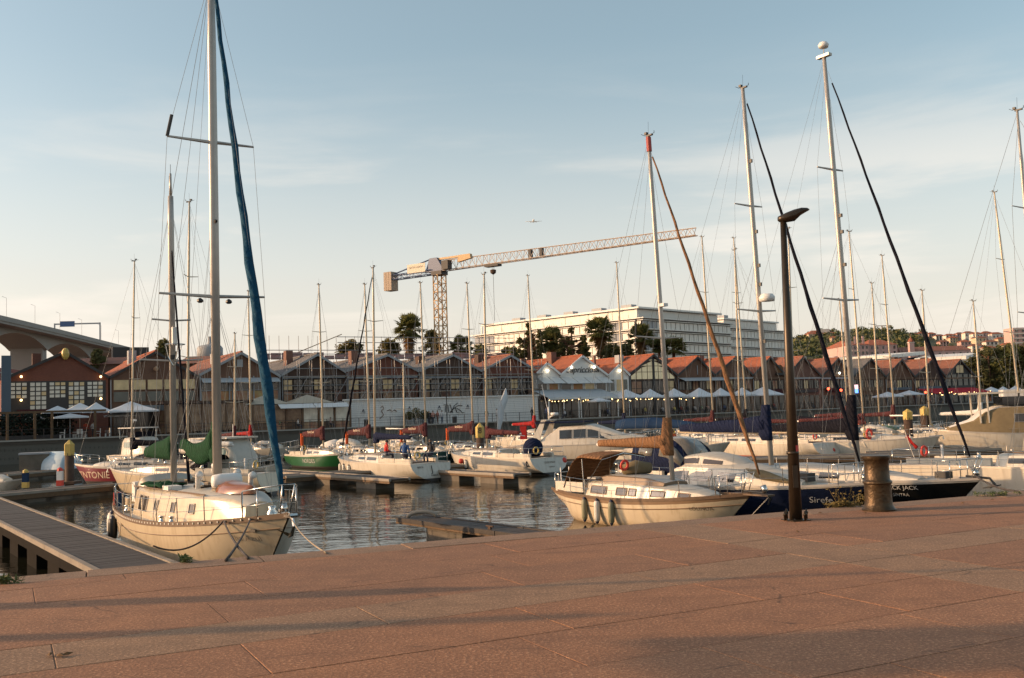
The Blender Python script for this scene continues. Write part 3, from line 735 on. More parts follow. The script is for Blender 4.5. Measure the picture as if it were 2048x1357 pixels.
# mizzen
zb_ = 1.94; tp = Vector((mxz - .10, 0, 11.2)); bs = Vector((mxz, 0, zb_)); am = lambda f: bs.lerp(tp, f)
MB().tube([am(0), am(.9), am(1)], [.105, .10, .09], 10, sq=.85).build('mizzen_mast', 'alu', kt, True)
MB().tube([tp, tp + Vector((0, 0, .75))], [.05, .035], 6).build('mizzen_topmast', 'alu', kt, True)
mb = MB(); mb.tube([tp + Vector((0, 0, .75)), tp + Vector((0, 0, 1.05))], .008, 4); mb.tube([tp + Vector((0, 0, .6)), tp + Vector((-.3, .06, .62))], .012, 4); mb.tube([tp + Vector((-.3, .06, .5)), tp + Vector((-.3, .06, .74))], .02, 4)
mb.build('wind_vane', 'black_plastic', kt)
for f, w in ((.42, 1.0), (.56, .62)):
    for sd in (-1, 1):
        ee = am(f) + Vector((-.08, sd*w, .05)); MB().tube([am(f), ee], .03, 5).build('spreader', 'alu', kt)
        rod(kt, 'shroud', ee, am(.97), .005); rod(kt, 'shroud', ee, (mxz-.3, sd*1.55, 1.1), .005)
    for o in (-.8, .5): rod(kt, 'lower_shroud', am(.42), (mxz+o, 1.5, 1.1), .005); rod(kt, 'lower_shroud', am(.42), (mxz+o, -1.5, 1.1), .005)
rod(kt, 'triatic_stay', am(.98), at(.985), .007)
mb = MB()                                            # radar guard on the mizzen
k = 12; mb.tube([am(.475) + Vector((.30 + .30*math.cos(2*math.pi*i/k), .30*math.sin(2*math.pi*i/k), 0)) for i in range(k+1)], .015, 5)
for a in (0, 2.1, 4.2): mb.tube([am(.475) + Vector((.3 + .3*math.cos(a), .3*math.sin(a), 0)), am(.435) + Vector((.2 + .2*math.cos(a), .2*math.sin(a), 0)), am(.40) + Vector((.1, 0, 0))], .014, 5)
mb.build('radar_bracket', 'steel', kt)
MB().obox(am(.50) + Vector((.22, 0, .05)), (.07, 0, 0), (0, .07, 0), (0, 0, .28)).build('aerial_box', 'white_plastic', kt)
MB().tube([am(.425), am(.44)], .112, 10).build('mast_collar', 'black_plastic', kt)
# mizzen headsail (dark furled) and boom with green cover
lo = Vector((mxz + 1.5, .0, 2.05)); hi = am(.84)
MB().tube([lo.lerp(hi, i/8) for i in range(9)], [.045*lerp(1.1, .5, i/8) for i in range(9)], 6).build('furled_staysail', 'canvas_black', kt, True)
g = am(.105); e = g + Vector((-2.9, 0, .05)); MB().tube([g, e], .06, 7).build('mizzen_boom', 'alu', kt)
secs = []
for i in range(11):
    f = i/10; c = g.lerp(e, f); h = .85*lerp(1, .45, f)*(1+.03*math.sin(i*1.2)); 
    secs.append([c + Vector((0, .14*math.sin(a), -.28 + h*(.5+.5*math.cos(a)))) for a in [2*math.pi*q/9 for q in range(9)]])
MB().loft(secs, True, True).build('mizzen_sail_cover', 'canvas_green', kt, True)
# green canvas thrown over the coachroof, life raft, vents, winches, dinghy
mb = MB(); k = 9; random.seed(3)
mb.loft([[(lerp(-3.2, -.9, i/k), -1.02 + .75*j/4, 1.97 + .10*math.sin(i*1.3)*math.sin(j*1.5) + random.uniform(0, .05)) for j in range(5)] for i in range(k+1)])
o = mb.build('canvas_roll', 'canvas_green', kt, True); o.modifiers.new('thick', 'SOLIDIFY').thickness = .04
MB().lathe([(.05, -.42), (.18, -.39), (.21, -.2), (.21, .2), (.18, .39), (.05, .42)], 12).build('life_raft', 'white_plastic', kt, True, loc=(mxm+.75, 0, 2.20)).rotation_euler = (R(90), 0, 0)
for sd in (-1, 1): MB().box(mxm+.5, mxm+.62, sd*.3-.04, sd*.3+.04, 1.9, 2.12).box(mxm+.88, mxm+1.0, sd*.3-.04, sd*.3+.04, 1.9, 2.12).build('raft_cradle', 'steel', kt)
for x, y in ((mxm-.35, -.38), (mxm-.35, .38)): 
    MB().lathe([(.11, 0), (.10, .06), (.06, .10), (.06, .18), (.09, .22)], 10, (x, y, 2.02)).build('winch', 'steel', kt, True)
for x, y in ((mxm-.05, -.55), (mxm-.05, .55), (2.75, .3)):
    MB().tube([(x, y, 1.98), (x, y, 2.26), (x+.06, y, 2.36), (x+.17, y, 2.38)], [.07, .07, .09, .11], 8).build('vent_cowl', 'white_plastic', kt, True)
secs = []                                            # upturned varnished dinghy on the foredeck
for i in range(9):
    f = i/8; x = lerp(mxm+1.2, mxm+2.7, f); w = .48*(1 - max(0, (f-.3)/.7)**2*.96); hh = .30*(1-.25*f)
    secs.append([(x, w*math.cos(a), 1.93 + hh*math.sin(a)) for a in [math.pi*q/8 for q in range(9)]])
MB().loft(secs, False, True).build('upturned_dinghy', 'varnish', kt, True)
for x_, y_ in ((-.4, .3), (2.0, -.3), (-2.6, .4), (1.3, .5)):
    MB().tube([(x_ + .2*math.cos(q*.9), y_ + .2*math.sin(q*.9), 1.96 + q*.007) for q in range(18)], .022, 4).build('rope_coil', 'rope', kt)
for x_ in (-2.4, .1): MB().box(x_-.32, x_+.32, -.3, .3, 1.93, 2.03).build('deck_hatch', 'glass_brown', kt)
for x_, m_ in ((-4.9, 'canvas_lightblue'), (-5.25, 'canvas_red')): MB().box(x_-.13, x_+.13, -1.28, -1.05, 1.2, 1.62).build('jerrycan', m_, kt)
MB().box(-.9, -.35, -1.0, -.6, 1.9, 2.02).build('deck_cushion', 'white_plastic', kt)
for sd in (-1, 1):
    for x_ in (mxm-.3, mxm+.4, -3.9): MB().lathe([(.10, 0), (.09, .08), (.06, .11), (.06, .18), (.09, .21)], 9, H.surf(x_, H.deckz(x_), sd) + Vector((0, -sd*.35, 0))).build('winch', 'steel', kt, True)
    scup = MB()
    for i_ in range(46):
        x_ = lerp(-L1*.44, L1*.44, i_/45); p_ = H.surf(x_, H.deckz(x_), sd); scup.obox(p_ + Vector((0, sd*.014, .045)), (.05, 0, 0), (0, .004, 0), (0, 0, .022))
    tag(scup.build('rail_slots', 'deck_white', kt), kind='stuff')
MB().box(-L1*.49, -L1*.46, -.55, .55, 1.25, 1.9).build('stern_board', 'white_plastic', kt)
rails(kt, H, -L1*.42, L1*.40, .72, 9, r=.016, lr=.006)
# anchor, bow roller, windlass
mb = MB(); x = L1/2; mb.box(x-.5, x+.28, -.10, .10, 1.5, 1.56); mb.tube([(x+.25, -.1, 1.55), (x+.25, .1, 1.55)], .05, 8); mb.build('bow_roller', 'steel', kt)
mb = MB(); mb.beam((x-.6, 0, 1.62), (x+.22, 0, 1.56), .05, .06); mb.tube([(x+.2, 0, 1.56), (x+.30, 0, 1.30), (x+.16, 0, 1.08), (x-.05, 0, 1.0)], [.035, .04, .05, .02], 6)
mb.add([(x+.16, 0, 1.1), (x-.25, -.22, 1.2), (x-.1, 0, 1.02), (x-.25, .22, 1.2)], [(0, 1, 2), (0, 2, 3)]); mb.build('anchor', 'steel', kt)
MB().lathe([(.16, 0), (.14, .12), (.08, .2), (.11, .28)], 10, (x-1.05, 0, 1.42)).build('windlass', 'steel', kt, True)
hull_text(kt, H, 'Ilha Azul', L1*.5 - 1.3, .93, .21, -1, 'lettering_grey', .12)
mb = MB(); p = H.surf(L1*.5-1.0, 1.14, -1); mb.obox(p + Vector((0, -.012, 0)), (.10, .04, 0), (0, .01, 0), (0, 0, .035)); mb.build('hawse_hole', 'lettering_dark', kt)
for sd, x, n_ in ((-1, -5.3, 1),): fender(kt, H, x, sd, .8, .15, 'fender_white')
fender(kt, H, -4.7, -1, .8, .15, 'fender_white'); fender(kt, H, -3.9, -1, .7, .14, 'black_plastic')
place(kt, H, b1, h1)
def kw(p):                                           # ketch local to world
    c, s = math.cos(h1), math.sin(h1); o = kt.location
    return Vector((o.x + p[0]*c - p[1]*s, o.y + p[0]*s + p[1]*c, o.z + p[2]))
def rope(a, b, sag, label, r=.016, m='rope_dark', n=14, group=None):
    a, b = Vector(a), Vector(b)
    pts = [a.lerp(b, i/n) - Vector((0, 0, sag*4*(i/n)*(1-i/n))) for i in range(n+1)]
    o = MB().tube([p - a for p in pts], r, 5).build('mooring_rope', m, None, True, loc=a)
    return tag(o, label, 'rope', group)
ch = kw(H.surf(L1/2-1.6, H.deckz(L1/2-1.6), -1) + Vector((0, -.09, .06)))
rope(ch, W(306, 1092, -1.4), .35, 'slack dark mooring rope looping along the side of the cream ketch', .022)
rope(kw(H.surf(L1/2-.9, H.deckz(L1/2-.9), -1) + Vector((0, -.03, .05))), W(452, 1121, .02), .06, 'taut rope from the ketch bow down to the quay, left one of the crossing pair', .02)
rope(ch, W(496, 1117, .02), .08, 'taut rope from the ketch bow to the quay, right one of the crossing pair', .02)
rope(kw((L1/2-.2, .1, 1.5)), W(652, 1106, .02), .1, 'thin rope running from the ketch stem over the water to the quay', .012, 'rope')
rope(kw((-L1/2+.3, -.9, 1.2)), W(238, 1075, -1.55), .12, 'stern rope of the cream ketch made fast to the pontoon', .02, 'rope')

# ------------------------------------------------------------------ the cream sloop with tan canvas
b2 = bowpt(1503, 992, WZ+1.15); s2 = bowpt(1104, 980, WZ+.95)
_h = math.atan2(b2[1]-s2[1], b2[0]-s2[0]); s2 = (s2[0] + .7*-math.sin(_h), s2[1] + .7*math.cos(_h))
h2 = math.atan2(b2[1]-s2[1], b2[0]-s2[0]); L2 = math.hypot(b2[0]-s2[0], b2[1]-s2[1])
lo_ = thing('sailing_sloop', 'cream sloop with brown rubbing strake, tan boom cover and tan cockpit canopy', 'sailboat')
H2 = Hull(L2, 3.0, .98, .88, 1.18, .45, 1.3, 1.25, .14)
hull_parts(lo_, H2, 'gelcoat_cream', 'rub_brown', 'gelcoat_cream', 'deck_white', rail='teak', stripe_h=.13, n=26, railh=.07)
for sd in (-1, 1):
    MB().tube([H2.surf(x, H2.deckz(x) - .27, sd) + Vector((0, sd*.006, 0)) for x in [lerp(-L2*.46, L2*.46, i/18) for i in range(19)]], .016, 4).build('rubbing_line', 'rub_brown', lo_)
dz2 = lambda x: H2.deckz(x) - .03
T3 = Trunk([(-2.15, .98, 1.34), (-1.9, 1.02, 1.40), (0, 1.0, 1.38), (1.7, .78, 1.28), (2.7, .5, 1.18), (3.0, .38, 1.08)], dz2, .86, .05)
T3.build(lo_, 'coachroof', 'gelcoat', 'deck_white')
T4 = Trunk([(-1.75, .80, 1.52), (-1.2, .82, 1.60), (.6, .70, 1.56), (1.3, .55, 1.42)], lambda x: 1.36, .9, .04)
T4.build(lo_, 'upper_coachroof', 'rub_brown', 'deck_grey')
for a, b_ in ((-1.85, -1.05), (-.55, -.05), (.05, .35), (1.0, 1.55), (2.05, 2.45)): T3.window(lo_, a, b_, .30, .82, 'glass_brown', frame='rub_brown')
for sd in (-1, 1): MB().beam((-3.9, sd*.86, 1.14), (-2.2, sd*.98, 1.16), .12, .34).build('coaming', 'gelcoat', lo_)
MB().box(-3.8, -2.2, -.7, .7, .86, .92).build('cockpit_floor', 'teak', lo_)
bimini(lo_, -3.35, -1.2, 1.0, 1.2, 2.35, 'canvas_tan')
mx2 = L2*.13
at2 = rig(lo_, H2, mx2, 12.9, .085, 1.47, .035, ((.405, 1.05),), 'canvas_tan', .075, L2/2+.55, .95, .005, 3.6, 2.55, 'canvas_tan', .95, 'alu', True, .40, 'vane', .0, 'white_paint', n=10, furl_top=.985, furl_z=.6)
MB().tube([at2(.955), at2(.998)], .088, 10).build('mast_band', 'boot_red', lo_)
q = at2(.405) + Vector((-.15, -1.05, .06)); MB().tube([q, q + Vector((.02, .04, .55))], .03, 6).build('radar_reflector', 'black_plastic', lo_)
MB().obox(at2(.50) + Vector((.14, 0, 0)), (.12, 0, 0), (0, .1, 0), (0, 0, .05)).build('spreader_light', 'white_plastic', lo_)
rails(lo_, H2, -L2*.42, L2*.40, .6, 8, r=.014, lr=.006)
for x, m in ((-1.6, 'fender'), (-.85, 'fender_white'), (-.1, 'fender')): fender(lo_, H2, x, -1, .72, .105, m)
hull_text(lo_, H2, 'LOLINDA', L2*.5 - 1.35, .74, .15, -1, 'lettering_dark')
x = L2/2; mb = MB(); mb.box(x-.7, x+.75, -.16, .16, 1.17, 1.22); mb.build('bowsprit_plank', 'teak', lo_)
mb = MB(); mb.tube([(x+.7, 0, 1.18), (x-.05, 0, .55)], .02, 5); mb.build('bobstay', 'steel', lo_)
mb = MB(); mb.tube([(x-.3, 0, 1.27), (x+.55, 0, 1.26), (x+.72, 0, 1.12), (x+.62, 0, .92)], [.03, .03, .04, .02], 6); mb.build('anchor', 'black_plastic', lo_)
k = 14; MB().tube([(-.45 + .03*math.sin(2*math.pi*i/k), -.62 + .15*math.cos(2*math.pi*i/k), 1.95 + .15*math.sin(2*math.pi*i/k)) for i in range(k+1)], .045, 7).build('lifebuoy', 'lifebuoy_red', lo_, True)
MB().tube([(-.7, -.5, 1.78), (-.5, -.1, 1.85), (-.3, .4, 1.8)], [.16, .24, .18], 8).build('canvas_bundle', 'canvas_khaki', lo_, True)
for (x, y) in ((-4.2, -.4), (-4.35, .1)): MB().tube([(x, y, .95), (x-.05, y, 1.75)], .02, 5).build('flag_staff', 'white_paint', lo_)
MB().lathe([(.02, -.18), (.10, -.15), (.10, .15), (.02, .18)], 8, (-4.0, .5, 1.62)).build('outboard_motor', 'white_plastic', lo_, True)
MB().box(-2.0, -1.55, -.98, -.55, 1.46, 1.52).build('hatch', 'deck_grey', lo_)
place(lo_, H2, b2, h2)

# ------------------------------------------------------------------ navy sloop with navy sprayhood
b3 = bowpt(1738, 968, WZ+1.25)
na = thing('sailing_sloop', 'dark navy sloop with white deck saloon and navy sprayhood, behind the lamp post', 'sailboat')
L3 = 11.2; H3 = Hull(L3, 3.6, 1.05, 1.02, 1.25, .7, 1.1, .3, .10)
hull_parts(na, H3, 'hull_navy', 'gelcoat', 'hull_navy', 'deck_white', rail='alu', stripe_h=.07, n=26)
dz3 = lambda x: H3.deckz(x) - .03
T5 = Trunk([(-2.3, 1.22, 1.62), (-1.4, 1.28, 1.74), (.6, 1.15, 1.70), (2.0, .82, 1.50), (3.3, .42, 1.24)], dz3, .84, .08)
T5.build(na, 'coachroof', 'gelcoat', 'deck_white')
for a, b_ in ((-2.0, -1.2), (-.9, -.1), (.2, .9)): T5.window(na, a, b_, .3, .8, 'glass_dark', sk=.1)
T6 = Trunk([(-2.2, .92, 1.95), (-1.0, .95, 2.08), (.1, .75, 1.95), (.7, .5, 1.72)], lambda x: 1.66, .82, .06)
T6.build(na, 'deck_saloon', 'gelcoat', 'deck_white'); T6.window(na, -1.9, -.9, .3, .85, 'glass_brown'); T6.window(na, -.7, .1, .3, .8, 'glass_brown')
hood(na, -4.2, -1.3, 1.18, 1.30, 2.75, 'canvas_navy', 'clear_vinyl', open_=.45)
for sd in (-1, 1): MB().beam((-5.0, sd*1.1, 1.25), (-2.4, sd*1.2, 1.28), .14, .36).build('coaming', 'gelcoat', na)
mx3 = L3*.155
at3 = rig(na, H3, mx3, 15.1, .10, 1.72, .03, ((.40, 1.0), (.68, .7)), 'canvas_black', .075, None, .97, .005, 4.3, 2.85, 'canvas_navy', .95, 'alu', True, .60, 'vane', .0, 'alu_gold', n=10, furl_top=.985, furl_z=.6)
for f in (.32, .47, .52, .61, .80): MB().obox(at3(f) + Vector((.12, 0, 0)), (.05, 0, 0), (0, .03, 0), (0, 0, .06)).build('mast_fitting', 'black_plastic', na)
MB().lathe([(.05, -.14), (.26, -.12), (.28, .02), (.2, .13), (.03, .15)], 12, at3(.425) + Vector((.36, 0, .1))).build('radar_dome', 'white_plastic', na, True)
rails(na, H3, -L3*.42, L3*.41, .62, 8, r=.014, lr=.006)
hull_text(na, H3, 'Sirefe', L3*.5 - 1.35, .72, .27, -1, 'lettering_white', .25)
MB().tube([(-2.2+i*.02, -.6, 2.1) for i in range(2)], .05, 6).build('winch', 'steel', na)
MB().box(L3*.5-2.6, L3*.5-2.2, -.2, .2, 1.22, 1.5).build('windlass', 'black_plastic', na)
place(na, H3, b3, h2)
# canvas bundle and boat-hook on the navy sloop's foredeck
secs = [[(lerp(.6, 3.2, i/8), -.62 + .26*math.cos(a)*(1-abs(i-4)/5), 1.62 - .05*i + .18*math.sin(a)*(1-abs(i-4)/5)) for a in [2*math.pi*q/8 for q in range(8)]] for i in range(9)]
MB().loft(secs, True, True).build('sail_bag', 'canvas_khaki', na, True)

# ------------------------------------------------------------------ black sloop
b4 = bowpt(1962, 960, WZ+1.2)
bj = thing('sailing_sloop', 'long black-hulled sloop with grey deck, bow pointing right behind the bollard', 'sailboat')
L4 = 12.2; H4 = Hull(L4, 3.6, 1.0, 1.0, 1.22, .62, 1.2, .5, .10)
hull_parts(bj, H4, 'hull_black', 'deck_grey', 'hull_black', 'deck_grey', rail='alu', stripe_h=.09, n=26)
dz4 = lambda x: H4.deckz(x) - .03
T7 = Trunk([(-2.9, 1.1, 1.42), (-1.0, 1.2, 1.5), (1.5, .95, 1.42), (3.4, .5, 1.25), (4.0, .3, 1.16)], dz4, .84, .06)
T7.build(bj, 'coachroof', 'gelcoat', 'deck_grey')
for a, b_ in ((-2.4, -1.4), (-1.0, 0), (.5, 1.3)): T7.window(bj, a, b_, .3, .8, 'glass_dark')
for sd in (-1, 1): MB().beam((-5.4, sd*1.0, 1.2), (-3.0, sd*1.1, 1.22), .14, .32).build('coaming', 'gelcoat', bj)
mx4 = L4*.12
at4 = rig(bj, H4, mx4, 16.7, .115, 1.5, .03, ((.395, 1.0), (.715, .72)), 'canvas_black', .072, None, .96, .005, 4.6, 2.7, 'canvas_black', 1.35, 'alu', True, .55, None, .0, 'alu_gold', n=10, furl_top=.965, furl_z=.7)
MB().lathe([(.02, -.12), (.17, -.10), (.20, 0), (.14, .10), (.02, .13)], 12, at4(1) + Vector((0, 0, .42))).build('satellite_dome', 'white_plastic', bj, True)
MB().tube([at4(1), at4(1) + Vector((0, 0, .32))], .02, 6).build('dome_stalk', 'alu', bj)
mb = MB(); mb.obox(at4(1), (.28, 0, 0), (0, .1, 0), (0, 0, .05)); mb.build('masthead_crane', 'alu', bj)
for f in (.56, .60, .48): MB().obox(at4(f) + Vector((.14, 0, 0)), (.06, 0, 0), (0, .04, 0), (0, 0, .06)).build('mast_fitting', 'black_plastic', bj)
rails(bj, H4, -L4*.42, L4*.41, .6, 8, r=.013, lr=.006)
hull_text(bj, H4, 'BLACK JACK', L4*.5 - 2.2, .92, .19, -1, 'lettering_white'); hull_text(bj, H4, 'SINTRA', L4*.5 - 2.2, .68, .14, -1, 'lettering_white')
MB().box(L4*.5-1.5, L4*.5-1.1, -.2, .2, 1.2, 1.42).build('windlass', 'black_plastic', bj)
x = L4/2; mb = MB(); mb.tube([(x-.5, 0, 1.3), (x+.3, 0, 1.26), (x+.45, 0, 1.08), (x+.3, 0, .95)], [.04, .04, .05, .02], 6); mb.obox((x+.35, 0, 1.0), (.22, 0, .05), (0, .16, 0), (0, 0, .02)); mb.build('anchor', 'black_plastic', bj)
place(bj, H4, b4, h2 - R(1))
rope(D(1951, 952, b4[1]), qp(10.2, -.05, .02), .25, 'dark mooring rope hanging from the black sloop bow to the quay', .028)

# white sloop leaving the picture on the right
H5b = (22.3, 31.2)
ws, H5 = sloop('white sloop with long dark cabin window, cut by the right edge of the photo', H5b, h2, 11.4, 3.7, mh=14.3, mxf=.51, furl=None, cover=None, boom=None, mm='alu', rake=.01, wr=.007, win='glass_dark', fb=1.5, fm=1.3, fs=1.25, tr=.7, rs=.4, stanch=True)
# red ensign furled at its stern rail
mb = MB(); mb.tube([(-4.6, -1.0, 1.3), (-5.0, -1.05, 2.6)], .018, 5); mb.build('flag_staff', 'alu', ws)
secs = [[(-5.0 + .09*i + .05*math.sin(j*2.2), -1.05 + .06*math.sin(j*3+i) + .05*j, 2.5 - .09*i - .09*j) for j in range(4)] for i in range(6)]
o = MB().loft(secs).build('flag', 'canvas_red', ws, True); o.modifiers.new('thick', 'SOLIDIFY').thickness = .008

# ------------------------------------------------------------------ mid-distance sailing yachts
def midbow(px, py, L, heading, stern=False, z=None):
    # water-level point seen at the photo pixel is under the bow (or the stern)
    p = W(px, py, WZ if z is None else z)
    if stern: p = p + Vector((math.cos(heading), math.sin(heading), 0)) * L
    return (p.x, p.y)
HB = HD + math.pi
# stern towards the camera
jb, JH = sloop('white racing yacht with three people sitting in its cockpit, stern towards the camera', midbow(862, 962, 10.6, HB, True), HB, 10.6, 3.4, mh=13.0, mxf=.42, furl='canvas_black', cover='canvas_navy',
      boom=4.2, spread=((.42, .8), (.72, .6)), rake=.02, boom_m='white_paint', ttext=(('J', .55, .05, 0), ('BERTA', .14, .18, .75), ('LISBOA', .14, -.30, -.1)), wheel=True, stanch=True, fenders=(1.2, 2.2, 3.2), tr=.8, wrap=.3)
iboat, IH = sloop('white yacht with round navy helm cover, right of the number 8 pile', midbow(1098, 950, 10.0, HB, True), HB, 10.0, 3.4, mh=12.6, mxf=.40, furl=None, cover='canvas_maroon', boom=3.4,
      ttext=(('GUIOMAR', .18, .12, 0), ('LISBOA', .13, -.14, -.1)), tmat='lettering_grey', hood_m=None, fenders=(1.0,), stanch=True, tr=.82, boom_m='white_paint')
MB().sphere((-3.6, 0, 1.55), .62, 12, 8, sz=1.0).build('helm_cover', 'canvas_navy', iboat, True)
MB().sphere((-4.95, -1.2, .75), .22, 10, 7).build('buoy_fender', 'lifebuoy_red', iboat, True)
MB().sphere((1.6, 1.62, .75), .17, 8, 6).build('buoy_fender', 'lifebuoy_red', iboat, True)
k = 14; MB().tube([(-4.7, 1.3 + .16*math.cos(2*math.pi*i/k), .72 + .16*math.sin(2*math.pi*i/k)) for i in range(k+1)], .04, 6).build('mooring_ring', 'canvas_navy', iboat, True)
sa, SAH = sloop('white yacht with red waterline stripe, its pale blue transom left of the bollard', midbow(1655, 916, 12.0, HB, True), HB, 12.0, 3.8, mh=15.0, mxf=.40, furl=None, cover='canvas_maroon', boom=4.6, boot='boot_red', tr=.82, wrap=.2, mm='alu_gold')
MB().sphere((-6.05, -.55, .45), .2, 8, 6).build('buoy_fender', 'lifebuoy_red', sa, True)
sb, SBH = sloop('white yacht with an orange lifebuoy on its stern rail, above the bollard', midbow(1755, 912, 11.2, HB, True), HB, 11.2, 3.7, mh=16.4, mxf=.42, furl=None, cover='canvas_black', boom=4.4, tr=.84, mm='alu_gold')
k = 14; MB().tube([(-5.55, .75 + .30*math.cos(2*math.pi*i/k), 1.5 + .30*math.sin(2*math.pi*i/k)) for i in range(k+1)], .085, 7).build('lifebuoy', 'lifebuoy_red', sb, True)
# bow to the right
sc_, SCH = sloop('white yacht with white boom and orange sail cover, bow towards the two yellow piles', midbow(1882, 912, 11.5, HD), HD + R(14), 11.5, 3.6, mh=15.4, mxf=.42, furl=None, cover='canvas_maroon', boom=4.6, mm='alu_gold', boom_m='white_paint', fenders=(), hood_m=None)
MB().box(-3.0, 1.0, -.06, .06, 2.10, 2.30).build('boom_lower_cover', 'canvas_orange', sc_)
# charter fleet with maroon boom covers and bows to the camera
def fleet(label, bow, hullm, topx, mh, deckm='deck_white', txt='SeaSchool', text=None):
    o, hh = sloop(label, bow, HD, 8.0, 2.7, hull=hullm, stripe='gelcoat', mh=mh, mxf=.42, furl=None, cover='canvas_maroon', boom=3.3, group='yachts with maroon boom covers behind the middle pontoon',
                  boom_m='canvas_orange', cover_h=.75, rake=.02, wrap=.8, fm=.95, fb=1.1, fs=.95, text=text, tmat='lettering_white')
    b = MB(); b.tube([(-8*.5+1.1, 0, 1.6), (-8*.5+1.1, 0, 2.55)], .12, 7).build('boom_end_cover', 'canvas_orange', o)
    flat_text(o, txt, .26, (-1.1, -.17, 2.66), (R(90), 0, 0), 'lettering_cream', .2)
    return o
fleet('small green-hulled yacht with maroon boom cover, left one of the moored row', midbow(692, 938, 8, HD), 'hull_green', 619, 13.8, text=('NORDES', .6, .55, .42, -1))
fleet('dark-hulled yacht with maroon boom cover behind the racing yacht bow', midbow(788, 934, 8, HD), 'hull_teal', 732, 13.8)
fleet('small teal-hulled yacht with purple mast cover, seen over the racing yacht cockpit', midbow(905, 930, 8, HD), 'hull_teal', 846, 13.8)
fleet('small black-hulled yacht with maroon boom cover, right beside the number 8 pile', midbow(1002, 925, 8, HD), 'hull_black', 952, 13.8)
# left side
rd, RH = sloop('dark red-hulled yacht with white deck, bow towards the yellow-capped pile on the left', midbow(150, 968, 9.0, HB), R(176), 9.0, 2.9, hull='hull_red', stripe='gelcoat', mh=14.4, mxf=.42, furl=None, cover='canvas_black', boom=3.0, text=('TNTONIE', 2.9, .55, .62, 1), tmat='lettering_cream', wrap=.5)
wb, WBH = sloop('pale cream yacht with black sprayhood lying behind the ketch, bow to the left', midbow(222, 990, 10.0, HB), R(160), 10.0, 3.2, hull='gelcoat_cream', stripe='deck_grey', mh=15.5, mxf=.50, furl=None, cover='canvas_white', boom=2.8, hood_m='canvas_black', wrap=0, fm=1.15, fb=1.4, fs=1.1)
MB().lathe([(.03, -.3), (.2, -.25), (.2, .1), (.12, .25)], 10, (-2.6, 1.1, 1.5)).build('outboard_motor', 'white_plastic', wb, True)
# far boats by the promenade: masts tell them apart
def far_sloop(px_foot, py_w, label, mh, cover, L=9.5, heading=HD, furl=None, rake=.02, hull='gelcoat'):
    p = W(px_foot, py_w, WZ); hv = Vector((math.cos(heading), math.sin(heading), 0)); bow = p + hv * L * .42
    return sloop(label, (bow.x, bow.y), heading, L, 3.0, hull=hull, mh=mh, mxf=.42, furl=furl, cover=cover, boom=3.3, far=True, rake=rake, mm='alu_gold', wr=.007, wrap=.9, r=.085, furl_r=.06)[0]
far_sloop(503, 924, 'white yacht with bright red sail bag, its mast just left of the blue furled headsail', 15.2, 'canvas_red', rake=.012)
far_sloop(1072, 902, 'white yacht with bright red boom cover moored below the white hoarding', 16.3, 'canvas_red', rake=.02)
far_sloop(1252, 902, 'yacht with long navy boom cover, its slim mast before the white restaurant', 16.4, 'canvas_navy', rake=.014)
far_sloop(1430, 898, 'yacht with brown boom cover, its pale mast left of the leaning tan headsail', 18.2, 'canvas_maroon', rake=.02)
far_sloop(1497, 896, 'yacht with dark boom cover, its pale mast second left of the lamp post', 18.0, 'canvas_black', rake=.028)
far_sloop(1793, 890, 'yacht with the shorter of two close pale masts right of the black sloop', 15.6, 'canvas_maroon', rake=.02)
far_sloop(1762, 888, 'yacht with a short bare mast between the black sloop and the pale masts', 13.6, None, rake=.0)
far_sloop(2050, 905, 'yacht with a leaning pale mast near the right edge of the photo', 17.5, 'canvas_maroon', rake=.05)
far_sloop(810, 908, 'small yacht with a short bare mast below the scaffolding', 8.6, None, 7.0, rake=-.01)
far_sloop(470, 930, 'small yacht with short thin mast behind the ketch main mast', 11.0, 'canvas_maroon', 7.5, rake=-.03)
far_sloop(1700, 888, 'small yacht with a thin mast hidden behind the black sloop boom', 12.5, 'canvas_maroon', 8)
far_sloop(1863, 892, 'yacht with thin bare mast right of the yellow piles', 12.2, None, 8, rake=.0)
far_sloop(1968, 892, 'small yacht with short bare mast behind the tan motor yacht', 11.0, 'canvas_white', 8, rake=.01)

# ------------------------------------------------------------------ motor boats
def motorboat(label, bow, heading, L=8, B=2.9, fs=.85, fm=.95, fb=1.5, hull='gelcoat', cab=None, wins=(), mats=('gelcoat', 'deck_white'), boot='boot_dark', name='motorboat', stripe=None, rail=True, wm='glass_dark', top=None, canvas=None, extra=None, group=None, text=None):
    root = thing(name, label, 'motorboat', group=group)
    H = Hull(L, B, fs, fm, fb, .88, 1.1, .1, .16, full=.7, rnd=0)
    hull_parts(root, H, hull, stripe, boot, 'deck_white', rail='alu')
    if cab:
        T = Trunk(cab, lambda x: H.deckz(x) - .03, .88, .06); T.build(root, 'cabin', mats[0], mats[1])
        for a, b, f0_, f1_, sk in wins: T.window(root, a, b, f0_, f1_, wm, sk=sk, frame='alu')
    if rail:
        mb = MB()
        for sd in (-1, 1):
            pts = [H.surf(x, H.deckz(x), sd) + Vector((0, -sd*.06, .55)) for x in [lerp(-L*.05, L*.47, i/7) for i in range(8)]]
            mb.tube(pts, .014, 5)
            for p in pts: mb.tube([p - Vector((0, 0, .55)), p], .012, 4)
        mb.build('guard_rail', 'steel', root)
    if text: hull_text(root, H, *text)
    place(root, H, bow, heading)
    return root, H
